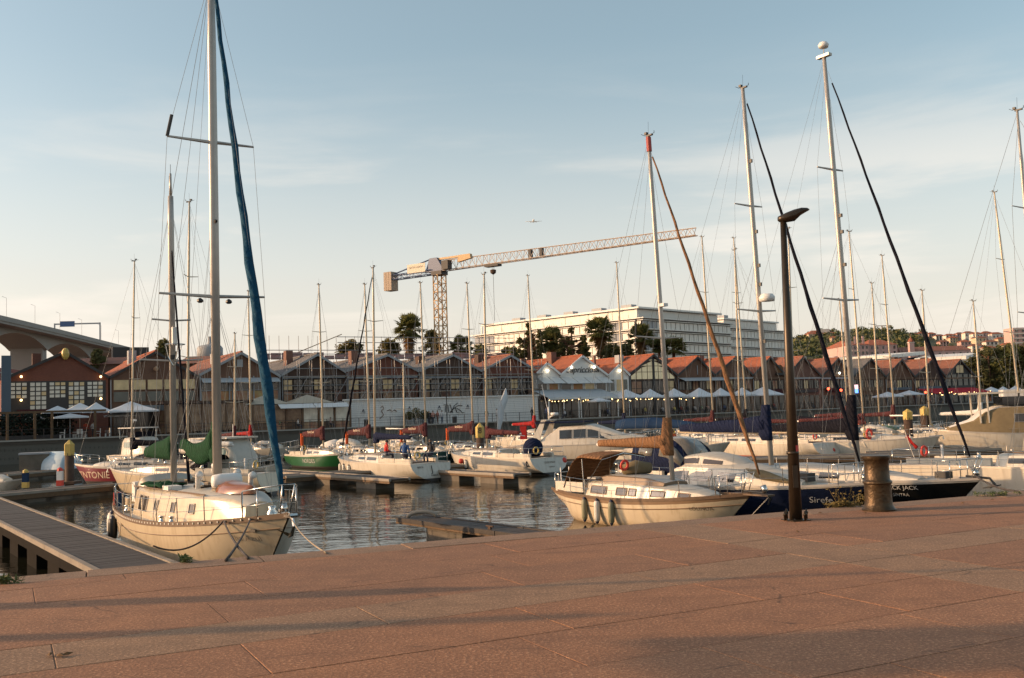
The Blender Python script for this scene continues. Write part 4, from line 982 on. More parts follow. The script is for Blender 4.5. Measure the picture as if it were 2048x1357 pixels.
# wheelhouse launch right of the ketch
lm, LH = motorboat('white wheelhouse motorboat with big side windows, behind the ketch foredeck', midbow(566, 985, 7.5, HD), HD + R(22), 7.6, 2.8, .95, .95, 1.5,
    cab=[(-1.7, 1.05, 2.5), (-1.6, 1.1, 2.75), (.6, 1.08, 2.8), (1.25, .95, 2.0), (1.3, .9, 1.3)], wins=((-1.45, -.75, .52, .92, 0), (-.65, .1, .52, .92, 0), (.2, .75, .52, .90, .1)), wm='glass_teal', text=('BETTY', 1.7, .85, .2, -1, 'lettering_dark'))
MB().box(-1.9, 1.0, -1.15, 1.15, 2.84, 2.92).build('roof', 'gelcoat', lm)
MB().box(-2.9, -1.9, -.5, .5, 1.0, 1.75).build('engine_box', 'gelcoat', lm); MB().box(-.9, -.3, -1.16, -1.09, 1.05, 1.95).build('door', 'canvas_khaki', lm)
MB().tube([(.3, 0, 2.9), (.3, 0, 3.6)], .02, 5).build('aerial', 'white_paint', lm); MB().sphere((-.9, 0, 3.02), .11, 8, 6).build('searchlight', 'steel', lm)
MB().lathe([(.02, -.4), (.17, -.35), (.17, 0), (.12, .25)], 8, (-3.95, 0, .9)).build('outboard_motor', 'black_plastic', lm, True)
# small flybridge boat far left
lf, _ = motorboat('white cabin cruiser with canopy frame, below the parasols left of the ketch', midbow(340, 934, 8.5, HD), HD + R(10), 8.5, 3.0, .9, 1.0, 1.5,
    cab=[(-2.0, 1.15, 2.2), (-1.7, 1.2, 2.5), (.6, 1.1, 2.5), (1.6, .85, 1.6), (2.6, .5, 1.45)], wins=((-1.5, -.4, .5, .88, 0), (-.3, .6, .5, .88, .05)), wm='glass_teal')
mb = MB(); mb.box(-2.6, .4, -1.1, 1.1, 3.3, 3.38); mb.build('canopy_top', 'canvas_white', lf)
mb = MB()
for x in (-2.4, .2):
    for sd in (-1, 1): mb.tube([(x, sd*1.0, 2.4), (x-.1, sd*1.05, 3.32)], .02, 5)
mb.build('canopy_frame', 'steel', lf); MB().box(-1.2, .1, -.9, .9, 2.55, 3.0).build('flybridge', 'canvas_black', lf)
mb = MB(); mb.tube([(-2.4, 0, 3.4), (-1.9, 0, 3.9)], .03, 5); mb.lathe([(.02, -.08), (.24, -.07), (.24, .07), (.02, .09)], 10, (-1.85, 0, 4.0)); mb.build('radar', 'white_plastic', lf)
# big motor yacht behind the tan boom
ym, YH = motorboat('large white motor yacht with radar arch and long windscreen, above the tan boom cover', midbow(1330, 918, 12, HD + R(30)), HD + R(32), 11.5, 3.8, 1.1, 1.15, 1.55, name='motor_yacht',
    cab=[(-3.4, 1.4, 1.5), (-2.4, 1.5, 2.1), (-1.8, 1.5, 2.5), (.6, 1.38, 2.6), (2.9, 1.0, 1.8), (4.4, .6, 1.65)], wins=((-1.7, -.75, .42, .95, .0), (-.65, .3, .42, .95, .0), (.4, 1.2, .42, .92, .0), (1.3, 2.1, .42, .86, .0)))
MB().box(-3.6, .2, -1.3, 1.3, 2.78, 2.88).build('hard_top', 'canvas_navy', ym)
mb = MB()
for sd in (-1, 1): mb.prism([(-3.9, sd*1.4-.06, 1.5), (-3.2, sd*1.4-.06, 1.6), (-2.8, sd*1.2-.06, 3.0), (-3.1, sd*1.2-.06, 3.0)], (0, .12, 0))
mb.box(-3.1, -2.7, -1.3, 1.3, 2.95, 3.05); mb.build('radar_arch', 'gelcoat', ym)
mb = MB(); mb.tube([(-2.9, 0, 3.05), (-2.9, 0, 4.0)], .06, 6); mb.lathe([(.03, -.12), (.3, -.1), (.3, .1), (.03, .12)], 12, (-2.45, 0, 3.45)); mb.tube([(-2.9, 0, 3.2), (-2.45, 0, 3.35)], .05, 5); mb.build('radar', 'white_plastic', ym, True)
MB().tube([(-3.0, .6, 3.0), (-3.6, .7, 5.7)], .02, 5).build('whip_aerial', 'white_paint', ym); MB().box(-5.2, -4.7, -.1, .1, 1.6, 2.6).build('ensign', 'canvas_red', ym)
mb = MB()
for sd in (-1, 1): mb.tube([(-5.6, sd*1.2, 1.25), (-5.2, sd*1.2, 2.0), (-4.4, sd*1.3, 1.9)], .03, 5)
mb.build('stern_rail', 'steel', ym)
# blue covered boat behind the tan sloop mast
bc, _ = motorboat('motorboat under a blue boom tent, just right of the tan sloop mast', midbow(1462, 930, 8.5, HD), HD + R(14), 8.5, 2.9, .9, 1.0, 1.4, cab=[(-1.2, 1.0, 1.7), (0, 1.05, 1.8), (1.6, .8, 1.6), (2.6, .4, 1.4)], wins=((-.8, .2, .4, .85, 0), (.5, 1.3, .4, .8, 0)))
secs = [[(x, w*math.cos(a), 2.35 + h*math.sin(a)) for a in [math.pi*q/8 for q in range(9)]] for x, w, h in ((-4.0, .25, .55), (-3.2, .4, .7), (-1.0, .4, .72), (1.6, .25, .4), (2.6, .1, .1))]
MB().tube([(-4.0, 0, 2.35), (2.7, 0, 2.35)], .06, 6).build('boom', 'white_paint', bc); MB().tube([(2.75, 0, 1.4), (2.75, 0, 2.7)], .06, 6).build('tent_post', 'alu', bc)
o = MB().loft(secs).build('boom_tent', 'canvas_lightblue', bc, True); o.modifiers.new('thick', 'SOLIDIFY').thickness = .02
# tan-covered motor yacht right
yt, _ = motorboat('white motor yacht wrapped in tan canvas with white hard top at the right edge', midbow(1868, 908, 12, R(170)), R(168), 12.0, 3.9, 1.2, 1.25, 1.6, name='motor_yacht', rail=False,
    cab=[(-4.5, 1.4, 3.0), (-3.2, 1.5, 3.1), (2.0, 1.45, 3.05), (2.9, 1.3, 2.75), (3.6, 1.15, 2.2), (5.0, .5, 1.75)], mats=('canvas_khaki', 'canvas_white'), wins=((-2.6, -.8, .5, .85, 0), (-.5, 1.2, .5, .85, .0)), wm='glass_brown')
MB().box(-1.6, 4.0, -1.3, 1.3, 3.9, 4.02).build('hard_top', 'gelcoat', yt)
mb = MB()
for x in (2.7, 3.2, -1.2):
    for sd in (-1, 1): mb.beam((x, sd*1.2, 2.0), (x + .05, sd*1.2, 3.91), .14, .08)
mb.build('hard_top_legs', 'gelcoat', yt); MB().box(-1.4, 1.8, -1.15, 1.15, 3.15, 3.7).build('upper_windscreen', 'glass_dark', yt)
# brown canvas cruiser far right
yb, _ = motorboat('far white cruiser with brown canvas and salmon roof, behind the tan-covered motor yacht', midbow(1950, 880, 11, R(165)), R(165), 13, 4.2, 1.6, 1.7, 2.3, name='motor_yacht', rail=False,
    cab=[(-5.5, 1.6, 4.6), (-4.0, 1.7, 4.8), (-1.5, 1.6, 4.7), (.5, 1.4, 3.4), (3.5, .8, 2.6)], mats=('canvas_maroon', 'canvas_tan'), wins=())
MB().box(-6.0, -1.0, -1.7, 1.7, 5.2, 5.9).build('roof', 'canvas_tan', yb); MB().box(-6.1, -.9, -1.75, 1.75, 5.0, 5.15).build('roof_edge', 'gelcoat', yb)
MB().box(2.0, 4.2, -1.0, 1.0, 3.0, 4.2).build('windscreen', 'canvas_white', yb)
# small boats ashore below the white restaurant
for i, (px, py, ln, m, lb) in enumerate(((1110, 893, 6.5, 'gelcoat', 'small white speedboat with tan cover, left of the motor yacht'), (1178, 890, 7.0, 'gelcoat', 'small white cuddy boat with rails, tucked behind the motor yacht stern'),
        (1560, 886, 7.0, 'gelcoat', 'small white motorboat behind the navy boom cover'), (1845, 893, 7.5, 'gelcoat', 'small motorboat with teal cover behind the yellow piles'), (1915, 887, 7.0, 'gelcoat', 'small motorboat with green hull side left of the tan motor yacht'),
        (420, 945, 6.0, 'hull_black', 'black inflatable tender behind the ketch main mast'), (1725, 900, 7, 'gelcoat', 'small white motorboat with red stripe seen over the black sloop'), (745, 916, 7, 'gelcoat', 'small white motorboat seen behind the racing yacht bow'), (600, 918, 6.5, 'gelcoat', 'small covered motorboat behind the green yacht'))):
    o, hh = motorboat(lb, midbow(px, py, ln, HD), HD + R((i*37) % 50), ln, 2.5, .8, .85, 1.2, hull=m, cab=[(-.8, .8, 1.5), (-.3, .85, 1.7), (.8, .7, 1.55), (1.6, .4, 1.25)], wins=((-.5, .5, .45, .9, 0),), name='small_motorboat', mats=('gelcoat', 'deck_white') if m == 'gelcoat' else ('canvas_black', 'canvas_black'))
    c = ('canvas_khaki', 'canvas_white', 'canvas_maroon', 'hull_teal', 'hull_green', 'canvas_black', 'canvas_red', 'canvas_white', 'canvas_lightblue')[i]
    secs = [[(x, w*math.cos(a), .95 + h*math.sin(a)) for a in [math.pi*q/6 for q in range(7)]] for x, w, h in ((-3.0, .9, .45), (-2.0, 1.05, .7), (-.8, 1.0, .6))]
    MB().loft(secs, False, True).build('cockpit_cover', c, o, True)
# little launch at the left edge
motorboat('small white open boat at the left edge of the photo', midbow(52, 988, 5, R(-20)), R(-25), 5.0, 2.0, .6, .6, .85, cab=[(-.3, .5, 1.0), (.3, .5, 1.05), (1.0, .35, .85)], name='small_motorboat', rail=False)
# ================================================================== the far row of warehouses
def brick_mat(name, c, c2, mortar, scale=3.0):
    m = bpy.data.materials.new(name); m.use_nodes = True; MATS[name] = m
    t = m.node_tree; b = t.nodes['Principled BSDF']; b.inputs['Roughness'].default_value = .9
    co = t.nodes.new('ShaderNodeTexCoord'); se = t.nodes.new('ShaderNodeSeparateXYZ'); cb = t.nodes.new('ShaderNodeCombineXYZ')
    t.links.new(co.outputs['Object'], se.inputs['Vector']); t.links.new(se.outputs['X'], cb.inputs['X']); t.links.new(se.outputs['Z'], cb.inputs['Y'])
    br = t.nodes.new('ShaderNodeTexBrick'); br.inputs['Scale'].default_value = scale; br.inputs['Color1'].default_value = (*c, 1); br.inputs['Color2'].default_value = (*c2, 1); br.inputs['Mortar'].default_value = (*mortar, 1)
    br.inputs['Mortar Size'].default_value = .015
    t.links.new(cb.outputs['Vector'], br.inputs['Vector'])
    nz = t.nodes.new('ShaderNodeTexNoise'); nz.inputs['Scale'].default_value = .5; nz.inputs['Detail'].default_value = 6
    t.links.new(co.outputs['Object'], nz.inputs['Vector'])
    mr = t.nodes.new('ShaderNodeMapRange'); mr.inputs['From Min'].default_value = .4; mr.inputs['From Max'].default_value = .7; mr.inputs['To Max'].default_value = .45
    mi = t.nodes.new('ShaderNodeMixRGB'); mi.inputs['Color2'].default_value = (*[x*.5 for x in c], 1)
    t.links.new(nz.outputs['Fac'], mr.inputs['Value']); t.links.new(mr.outputs['Result'], mi.inputs['Fac']); t.links.new(br.outputs['Color'], mi.inputs['Color1']); t.links.new(mi.outputs['Color'], b.inputs['Base Color'])
def tile_mat(name, c, c2):
    m = bpy.data.materials.new(name); m.use_nodes = True; MATS[name] = m
    t = m.node_tree; b = t.nodes['Principled BSDF']; b.inputs['Roughness'].default_value = .85
    co = t.nodes.new('ShaderNodeTexCoord')
    nz = t.nodes.new('ShaderNodeTexNoise'); nz.inputs['Scale'].default_value = .9; nz.inputs['Detail'].default_value = 8; nz.inputs['Roughness'].default_value = .7
    t.links.new(co.outputs['Object'], nz.inputs['Vector'])
    mr = t.nodes.new('ShaderNodeMapRange'); mr.inputs['From Min'].default_value = .35; mr.inputs['From Max'].default_value = .68
    mi = t.nodes.new('ShaderNodeMixRGB'); mi.inputs['Color1'].default_value = (*c, 1); mi.inputs['Color2'].default_value = (*c2, 1)
    t.links.new(nz.outputs['Fac'], mr.inputs['Value']); t.links.new(mr.outputs['Result'], mi.inputs['Fac']); t.links.new(mi.outputs['Color'], b.inputs['Base Color'])
    w = t.nodes.new('ShaderNodeTexWave'); w.bands_direction = 'Y'; w.inputs['Scale'].default_value = 1.3; w.inputs['Distortion'].default_value = .3
    t.links.new(co.outputs['Object'], w.inputs['Vector'])
    bp = t.nodes.new('ShaderNodeBump'); bp.inputs['Strength'].default_value = .6; bp.inputs['Distance'].default_value = .08
    t.links.new(w.outputs['Color'], bp.inputs['Height']); t.links.new(bp.outputs['Normal'], b.inputs['Normal'])
brick_mat('brick_red', (.20, .070, .042), (.165, .058, .038), (.13, .066, .048))
brick_mat('brick_brown', (.18, .088, .052), (.145, .075, .048), (.13, .084, .058))
brick_mat('brick_pink', (.21, .105, .075), (.175, .09, .065), (.15, .095, .075))
brick_mat('brick_dark', (.10, .058, .04), (.08, .046, .034), (.075, .047, .038))
tile_mat('roof_tile', (.34, .098, .042), (.20, .062, .032)); tile_mat('roof_tile_old', (.27, .10, .06), (.16, .07, .045)); tile_mat('roof_grey', (.16, .15, .145), (.09, .085, .085))
mat('render_white', (.78, .76, .72), .8, var=.12, scale=.6)
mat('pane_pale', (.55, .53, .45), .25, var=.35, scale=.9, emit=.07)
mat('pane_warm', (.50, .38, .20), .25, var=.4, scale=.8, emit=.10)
mat('pane_cream_glow', (.62, .52, .32), .4, var=.15, scale=1, emit=.22)  # cream panes glow by themselves, as if lit from behind
mat('glass_front', (.05, .045, .04), .1, spec=.7, var=.5, scale=.7)
mat('glass_green', (.05, .075, .07), .1, spec=.7, var=.4, scale=.7)
mat('frame_dark', (.035, .03, .028), .6); mat('frame_grey', (.30, .31, .32), .6); mat('frame_blue', (.07, .10, .13), .6)
mat('timber', (.16, .09, .05), .7, var=.3)
mat('awning_grey', (.42, .44, .45), .75, var=.12, scale=1); mat('awning_white', (.60, .61, .60), .75, var=.1, scale=1); mat('awning_beige', (.42, .37, .29), .8, var=.12, scale=1); mat('awning_red', (.38, .02, .03), .8)
mat('sail_white', (.60, .62, .64), .7, var=.1, scale=1)
mat('bulb', (1.0, .62, .25), emit=5); mat('lamp_white', (1.0, .85, .6), emit=7); mat('lamp_red', (1.0, .08, .03), emit=5); mat('screen_blue', (.15, .35, 1.0), emit=1.6); mat('screen_pink', (1.0, .55, .6), emit=1.6)
mat('mural_red', (.45, .12, .06), .7, var=.5, scale=.8, c2=(.42, .33, .14)); mat('mural_warm', (.40, .27, .15), .6, var=.6, scale=1.2, c2=(.28, .10, .06))
mat('scaffold', (.33, .31, .30), .5, .5); mat('net_pink', (.46, .27, .25), .9, var=.4, scale=.8); mat('plank_wood', (.30, .22, .14), .8, var=.3)
mat('foliage', (.19, .19, .065), .8, var=.5, scale=1.5); mat('foliage_dark', (.15, .145, .06), .85, var=.5, scale=1.5); mat('foliage_olive', (.19, .16, .06), .8, var=.5, scale=1.5); mat('foliage_dry', (.34, .20, .085), .85, var=.4, scale=2)
for nm in ('foliage', 'foliage_dark', 'foliage_olive', 'foliage_dry'):      # leaves let light through
    t = MATS[nm].node_tree; b = t.nodes['Principled BSDF']; src = b.inputs['Base Color'].links[0].from_socket; out = t.nodes['Material Output']
    tl = t.nodes.new('ShaderNodeBsdfTranslucent'); t.links.new(src, tl.inputs['Color']); mxs = t.nodes.new('ShaderNodeMixShader'); mxs.inputs['Fac'].default_value = .45
    t.links.new(b.outputs['BSDF'], mxs.inputs[1]); t.links.new(tl.outputs['BSDF'], mxs.inputs[2]); t.links.new(mxs.outputs['Shader'], out.inputs['Surface'])
mat('trunk', (.18, .085, .05), .9, var=.4, scale=4)

VF = 8.5                                              # the facades stand this far behind the promenade edge
def gable(label, p0, pa, p1, y_eave0, y_apex, y_eave1, wall, roof, fascia='frame_dark', depth=24, v=None, cat='warehouse', name='gabled_warehouse', over=.35, z0=0, group='gabled warehouses along the promenade'):
    v = VF if v is None else v
    s0, sa, s1 = S(p0, v, 745), S(pa, v, 715), S(p1, v, 745)
    za = ZP(pa, y_apex, sa, v); ze0 = ZP(p0, y_eave0, s0, v); ze1 = ZP(p1, y_eave1, s1, v)
    root = thing(name, label, cat, fp(s0, v), FT, group)
    w = s1 - s0; a = sa - s0
    poly = [(0.02, 0, z0), (w-.02, 0, z0), (w-.02, 0, ze1), (a, 0, za), (0.02, 0, ze0)]
    MB().prism(poly, (0, depth, 0)).build('wall', wall, root)
    t = .16
    for nm, (xa, za_), (xb, zb_) in (('roof', (0.0, ze0), (a, za)), ('roof', (w, ze1), (a, za))):
        dx = xb - xa; dzz = zb_ - za_; l = math.hypot(dx, dzz); nx, nz = -dzz/l*math.copysign(1, dx), abs(dx)/l
        nv = Vector((nx, 0, nz))
        lo = Vector((xa, -over, za_)) + nv*.02; hi = Vector((xb, -over, zb_)) + nv*.02
        MB().prism([lo, hi, hi + nv*t, lo + nv*t], (0, depth + over, 0)).build(nm, roof, root)
        MB().prism([lo - nv*.10 + Vector((0, -.03, 0)), hi - nv*.10 + Vector((0, -.03, 0)), hi + nv*(t+.03) + Vector((0, -.03, 0)), lo + nv*(t+.03) + Vector((0, -.03, 0))], (0, .10, 0)).build('bargeboard', fascia, root)
    MB().tube([(a, -over, za + t + .06), (a, depth, za + t + .06)], .16, 6).build('ridge', roof, root)
    MB().tube([(.12, -.12, 0), (.12, -.12, ze0-.2)], .06, 6).build('downpipe', 'frame_grey', root)
    rq = random.Random(int(p0))
    MB().box(w*.12, w*.88, -.30, -.06, 2.75, 3.2 + rq.uniform(0, .25)).build('fascia_board', rq.choice(('timber', 'frame_dark', 'frame_grey', 'canvas_maroon', 'frame_blue', 'canvas_tan')), root)
    MB().box(w*.3, w*.3+.9, 6, 7.2, lerp(ze0, za, .6), za + rq.uniform(.2, 1.1)).build('roof_vent', rq.choice(('brick_pink', 'frame_grey', 'brick_dark')), root)
    return root, w, a, za, ze0, ze1
def win(root, x0, x1, z0, z1, m, y=-.05, name='window', frame=None, nx=0, nz=0, fw=.07, sill=None):
    o = MB().box(x0, x1, y, y+.09, z0, z1).build(name, m, root)
    if frame:
        mb = MB()
        for i in range(nx+1): x = lerp(x0, x1, i/nx) if nx else x0; mb.box(x-fw/2, x+fw/2, y-.05, y+.03, z0-fw/2, z1+fw/2)
        for i in range(nz+1): z = lerp(z0, z1, i/nz) if nz else z0; mb.box(x0-fw/2, x1+fw/2, y-.06, y+.02, z-fw/2, z+fw/2)
        mb.build('window_frame', frame, o)
    return o
def panes(root, x0, x1, z0, z1, nx, nz, ms, gap=.10, y=-.06, seed=1):
    rr = random.Random(seed); w = (x1-x0)/nx; h = (z1-z0)/nz
    me = {m: MB().box(gap/2, w-gap/2, 0, .05, gap/2, h-gap/2).mesh('pane', m) for m in set(ms)}
    for i in range(nx):
        for j in range(nz): put('pane', me[rr.choice(ms)], root, (x0 + i*w, y, z0 + j*h))
def lampdot(root, x, z, m='lamp_white', r=.10, y=-.35, name='wall_lamp'):
    return MB().sphere((x, y, z), r, 6, 5).build(name, m, root)

# --- red brick warehouse with white window grid
g, w, a, za, z0, z1 = gable('red brick gabled warehouse with wide white-paned window grid, furthest left', 8, 130, 217, 760, 706, 757, 'brick_red', 'roof_tile')
zt = ZP(130, 764, S(130, VF), VF); zb = ZP(130, 796, S(130, VF), VF)
MB().box(.3, w-.3, -.03, .02, zb-1.5, zt+.12).build('window_surround', 'frame_dark', g)
k = 5; cw = (w-.9)/k
for i in range(k):
    x = .45 + i*cw
    low = zb - (1.25 if i in (1, 3) else 0); nr = 4 + (2 if i in (1, 3) else 0)
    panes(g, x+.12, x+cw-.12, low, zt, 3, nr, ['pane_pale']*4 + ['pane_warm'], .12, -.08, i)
for (px, py) in ((42, 754), (201, 754), (42, 801), (201, 798)):
    q = S(px, VF); lampdot(g, q - S(8, VF, 745), ZP(px, py, q, VF), 'bulb', .13)
MB().box(w*.24, w*.60, -1.6, 0, zb-2.0, zb-1.75).build('door_canopy', 'canvas_black', g); win(g, w*.26, w*.58, .1, zb-2.1, 'glass_front', frame='frame_dark', nx=4, nz=1)
mb = MB().sphere((a, -.5, za-.15), .42, 8, 6, sz=1.6).build('gable_ornament', 'pile_yellow', g)
# --- dark blue pillar left
mb = thing('advert_pillar', 'dark blue pillar at the left edge before the red brick warehouse', 'pillar', fp(S(12, VF-3), VF-3), FT)
MB().box(-.45, .45, -.4, .4, 0, ZP(12, 712, S(12, VF-3), VF-3)).build('shaft', 'frame_blue', mb); MB().box(-.85, .85, -.5, .5, -.0, .35).build('plinth', 'concrete', mb); MB().box(-4.5, -.7, -.2, .2, 0, ZP(4, 730, S(4, VF-3), VF-3)).build('wing_panel', 'frame_grey', mb)
# --- second brick warehouse
g, w, a, za, z0, z1 = gable('brown brick gabled warehouse with tinted windows, second from the left', 219, 311, 396, 757, 706, 756, 'brick_brown', 'roof_tile')
zt = ZP(311, 758, S(311, VF), VF)
for i in range(5):
    x = .3 + i*(w-.6)/5
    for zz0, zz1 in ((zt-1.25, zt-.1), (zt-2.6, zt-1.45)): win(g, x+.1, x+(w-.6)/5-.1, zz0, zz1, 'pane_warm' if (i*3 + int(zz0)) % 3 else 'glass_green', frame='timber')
win(g, .4, w*.5, .1, 2.9, 'glass_front', frame='timber', nx=4, nz=1); win(g, w*.55, w-.3, .1, 2.9, 'mural_warm', frame='timber', nx=4, nz=2)
lampdot(g, a, za-1.9, 'mural_warm', .3)
# --- third: grey awnings and bright panels
g, w, a, za, z0, z1 = gable('brick gabled restaurant with grey trim, tilted awnings and bright painted panels', 398, 482, 560, 752, 708, 755, 'brick_brown', 'roof_tile_old', 'frame_grey')
zt = ZP(482, 756, S(482, VF), VF)
for i in range(5):
    x = .2 + i*(w-.4)/5; xe = x + (w-.4)/5 - .08
    MB().prism([(x, -.02, zt), (xe, -.02, zt), (xe, -1.3, zt-.55), (x, -1.3, zt-.55)], (0, .03, -.06)).build('awning', 'awning_grey', g)
    win(g, x+.1, xe, zt-1.5, zt-.5, 'glass_front', frame='frame_grey', nx=3); win(g, x+.05, xe, zt-2.7, zt-1.6, 'mural_red' if i % 2 else 'mural_warm', frame='frame_grey', nx=1)
for x in (0.1, w*.36, w*.66, w-.1): MB().box(x-.07, x+.07, -.25, -.1, 0, zt+.2).build('steel_post', 'frame_grey', g)
win(g, .3, w-.4, .1, 2.6, 'glass_front', frame='timber', nx=7, nz=1)
win(g, a-.5, a+.2, za-1.6, za-.7, 'frame_grey')
# --- four warehouses under scaffolding
SC = []
for i, (p0, pa, p1, ye0, ya, ye1, rf, lb) in enumerate(((562, 634, 690, 752, 711, 746, 'roof_grey', 'brick warehouse with torn corrugated roof behind scaffolding, right of the blue headsail'), (692, 774, 835, 744, 712, 744, 'roof_grey', 'brick warehouse behind scaffolding, second of the scaffolded row'),
        (837, 905, 962, 744, 712, 744, 'roof_grey', 'brick warehouse behind scaffolding below the crane tower'), (964, 1020, 1073, 742, 713, 744, 'roof_tile_old', 'brick warehouse behind scaffolding next to the white restaurant'))):
    g, w, a, za, z0, z1 = gable(lb, p0, pa, p1, ye0, ya, ye1, 'brick_red' if i % 2 else 'brick_dark', rf, 'frame_grey')
    zt = ZP(pa, 756, S(pa, VF), VF)
    MB().box(.1, w-.1, -.25, .1, zt-.05, zt+.22).build('steel_beam', 'frame_grey', g)
    n = 6
    for k in range(n):
        x = .25 + k*(w-.5)/n; xe = x + (w-.5)/n - .15
        win(g, x, xe, zt-1.5, zt-.2, 'glass_front' if k % 3 else 'pane_warm', frame='frame_dark', nx=2, nz=2); win(g, x, xe, zt-2.9, zt-1.7, ('mural_warm', 'glass_front', 'brick_pink')[k % 3], frame='frame_dark', nx=1)
    win(g, .3, w-.3, .2, 2.6, 'glass_front', frame='frame_dark', nx=8, nz=1)
    # scaffold in front
    sc = thing('scaffold', 'tube scaffold before the %s scaffolded warehouse from the left' % ORD[i], 'scaffold', g.location - fv*1.3, FT, 'tube scaffolds along the warehouses')
    me = MB().tube([(0, 0, 0), (0, 0, 8.4)], .035, 5).mesh('standard', 'scaffold')
    ml = MB().tube([(0, 0, 0), (w, 0, 0)], .03, 5).mesh('ledger', 'scaffold')
    mp_ = MB().box(0, w, -.5, .35, -.03, .03).mesh('platform', 'plank_wood')
    for k in range(6):
        for y in (-.5, .4): put('standard', me, sc, (.2 + k*(w-.4)/5, y, 0))
    for z in (2.2, 3.2, 4.3, 5.3, 6.4, 7.4):
        for y in (-.5, .4): put('ledger', ml, sc, (0, y, z))
    for z in (2.15, 4.25, 6.35): put('platform', mp_, sc, (0, 0, z))
    for k in range(3): MB().tube([(.2 + k*(w-.4)/3, -.55, 2.2), (.2 + (k+1)*(w-.4)/3, -.55, 6.4)], .028, 4).build('brace', 'scaffold', sc)
# guard rails and netting along the roofs behind
sA, sB = S(520, VF+14), S(1030, VF+14)
nr = thing('roof_edge_protection', 'pink netted scaffold guard rails along the roof ridges under the crane', 'scaffold', fp(sA, VF+14), FT)
zr = ZP(770, 716, S(770, VF+14), VF+14)
ln = sB - sA
for z, m in ((zr+.0, 'scaffold'), (zr+.55, 'scaffold'), (zr+1.1, 'scaffold'), (zr+2.2, 'scaffold'), (zr+3.0, 'scaffold')): put('guard_rail', MB().tube([(0 if z < zr+2 else ln*.28, 0, z), (ln, 0, z)], .05, 4).mesh('guard_rail', m), nr)
me = MB().tube([(0, 0, zr-3), (0, 0, zr+3.1)], .035, 4).mesh('post', 'scaffold')
for k in range(30): put('post', me, nr, (k*ln/29, 0, 0), None, (1, 1, 1))
rr = random.Random(5)
for k in range(26):
    h = rr.uniform(.5, .95); x = k*ln/26
    MB().box(x+.05, x+ln/26-.05, .06, .1, zr-.2, zr-.2+h*1.1).build('net', 'net_pink', nr)
MB().tube([(ln*.10, .3, zr+.2), (ln*.30, .3, zr+3.4)], .06, 4).build('raking_tube', 'plank_wood', nr)
MB().box(ln*.18, ln*.98, .3, .9, zr-1.8, zr-1.3).build('roof_beam', 'frame_grey', nr)
for k in range(9): MB().box(ln*(.3+k*.075)-.12, ln*(.3+k*.075)+.12, .3, .6, zr-4.5, zr-1.3).build('roof_post', 'frame_grey', nr)

# --- white restaurant with three gables
vw = VF - 1.0
root = None
for lb, p0, pa, p1, ye0, ya, ye1, txt in (('small white gable left of the restaurant sign', 1072, 1092, 1118, 748, 728, 750, None), ('white gabled restaurant with dark script sign and two wall lamps', 1119, 1163, 1213, 752, 714, 752, 'Capricciosa'), ('small white gable right of the restaurant sign', 1215, 1236, 1257, 752, 731, 752, None)):
    g, w, a, za, z0, z1 = gable(lb, p0, pa, p1, ye0, ya, ye1, 'render_white', 'roof_tile', 'render_white', 20, vw, 'restaurant', 'gabled_restaurant', group='white gables of the restaurant')
    zt = ZP(pa, 754, S(pa, vw), vw)
    if p1 < 1214:
        n = max(2, round(w/1.9))
        for i in range(n):
            x = .05 + i*(w-.1)/n; xe = x + (w-.1)/n - .14
            MB().prism([(x, -.02, zt), (xe, -.02, zt), (xe+.45, -1.35, zt-.95), (x+.45, -1.35, zt-.95)], (0, .03, -.05)).build('awning', 'awning_white', g)
            win(g, x+.1, xe-.05, zt-2.1, zt-1.0, ('glass_front', 'mural_red', 'pane_warm', 'glass_front')[i % 4], frame='render_white', nx=1, fw=.12)
    else:
        win(g, .3, w*.3, zt-2.1, zt-.4, 'glass_green', frame='render_white', nx=1); win(g, w*.38, w*.62, zt-2.1, zt-.4, 'pane_warm', frame='render_white', nx=1); win(g, w*.7, w-.3, zt-2.1, zt-.4, 'glass_green', frame='render_white', nx=1)
    MB().box(-.05, w+.05, -.35, .0, zt-2.75, zt-2.25).build('string_course', 'render_white', g)
    win(g, .3, w-.3, .1, zt-3.2, 'glass_front', frame='timber', nx=max(3, int(w/1.4)), nz=1)
    lampdot(g, a if not txt else a-2.0, ZP(pa, 735 if txt else 742, S(pa, vw), vw), 'lamp_white', .18)
    if txt:
        lampdot(g, a+1.9, ZP(pa, 735, S(pa, vw), vw), 'lamp_white', .18)
        flat_text(g, txt, 1.25, (a-.1, -.14, ZP(pa, 740, S(pa, vw), vw)), (R(90), 0, 0), 'frame_dark', .28, 'sign_lettering', .03)
        MB().box(a-.6, a+1.6, -.1, -.05, ZP(pa, 745, S(pa, vw), vw)-.04, ZP(pa, 745, S(pa, vw), vw)+.04).build('sign_underline', 'frame_grey', g)
        MB().box(a+5.6, a+5.9, 5, 5.3, za-2, za+.5).build('chimney', 'brick_pink', g)
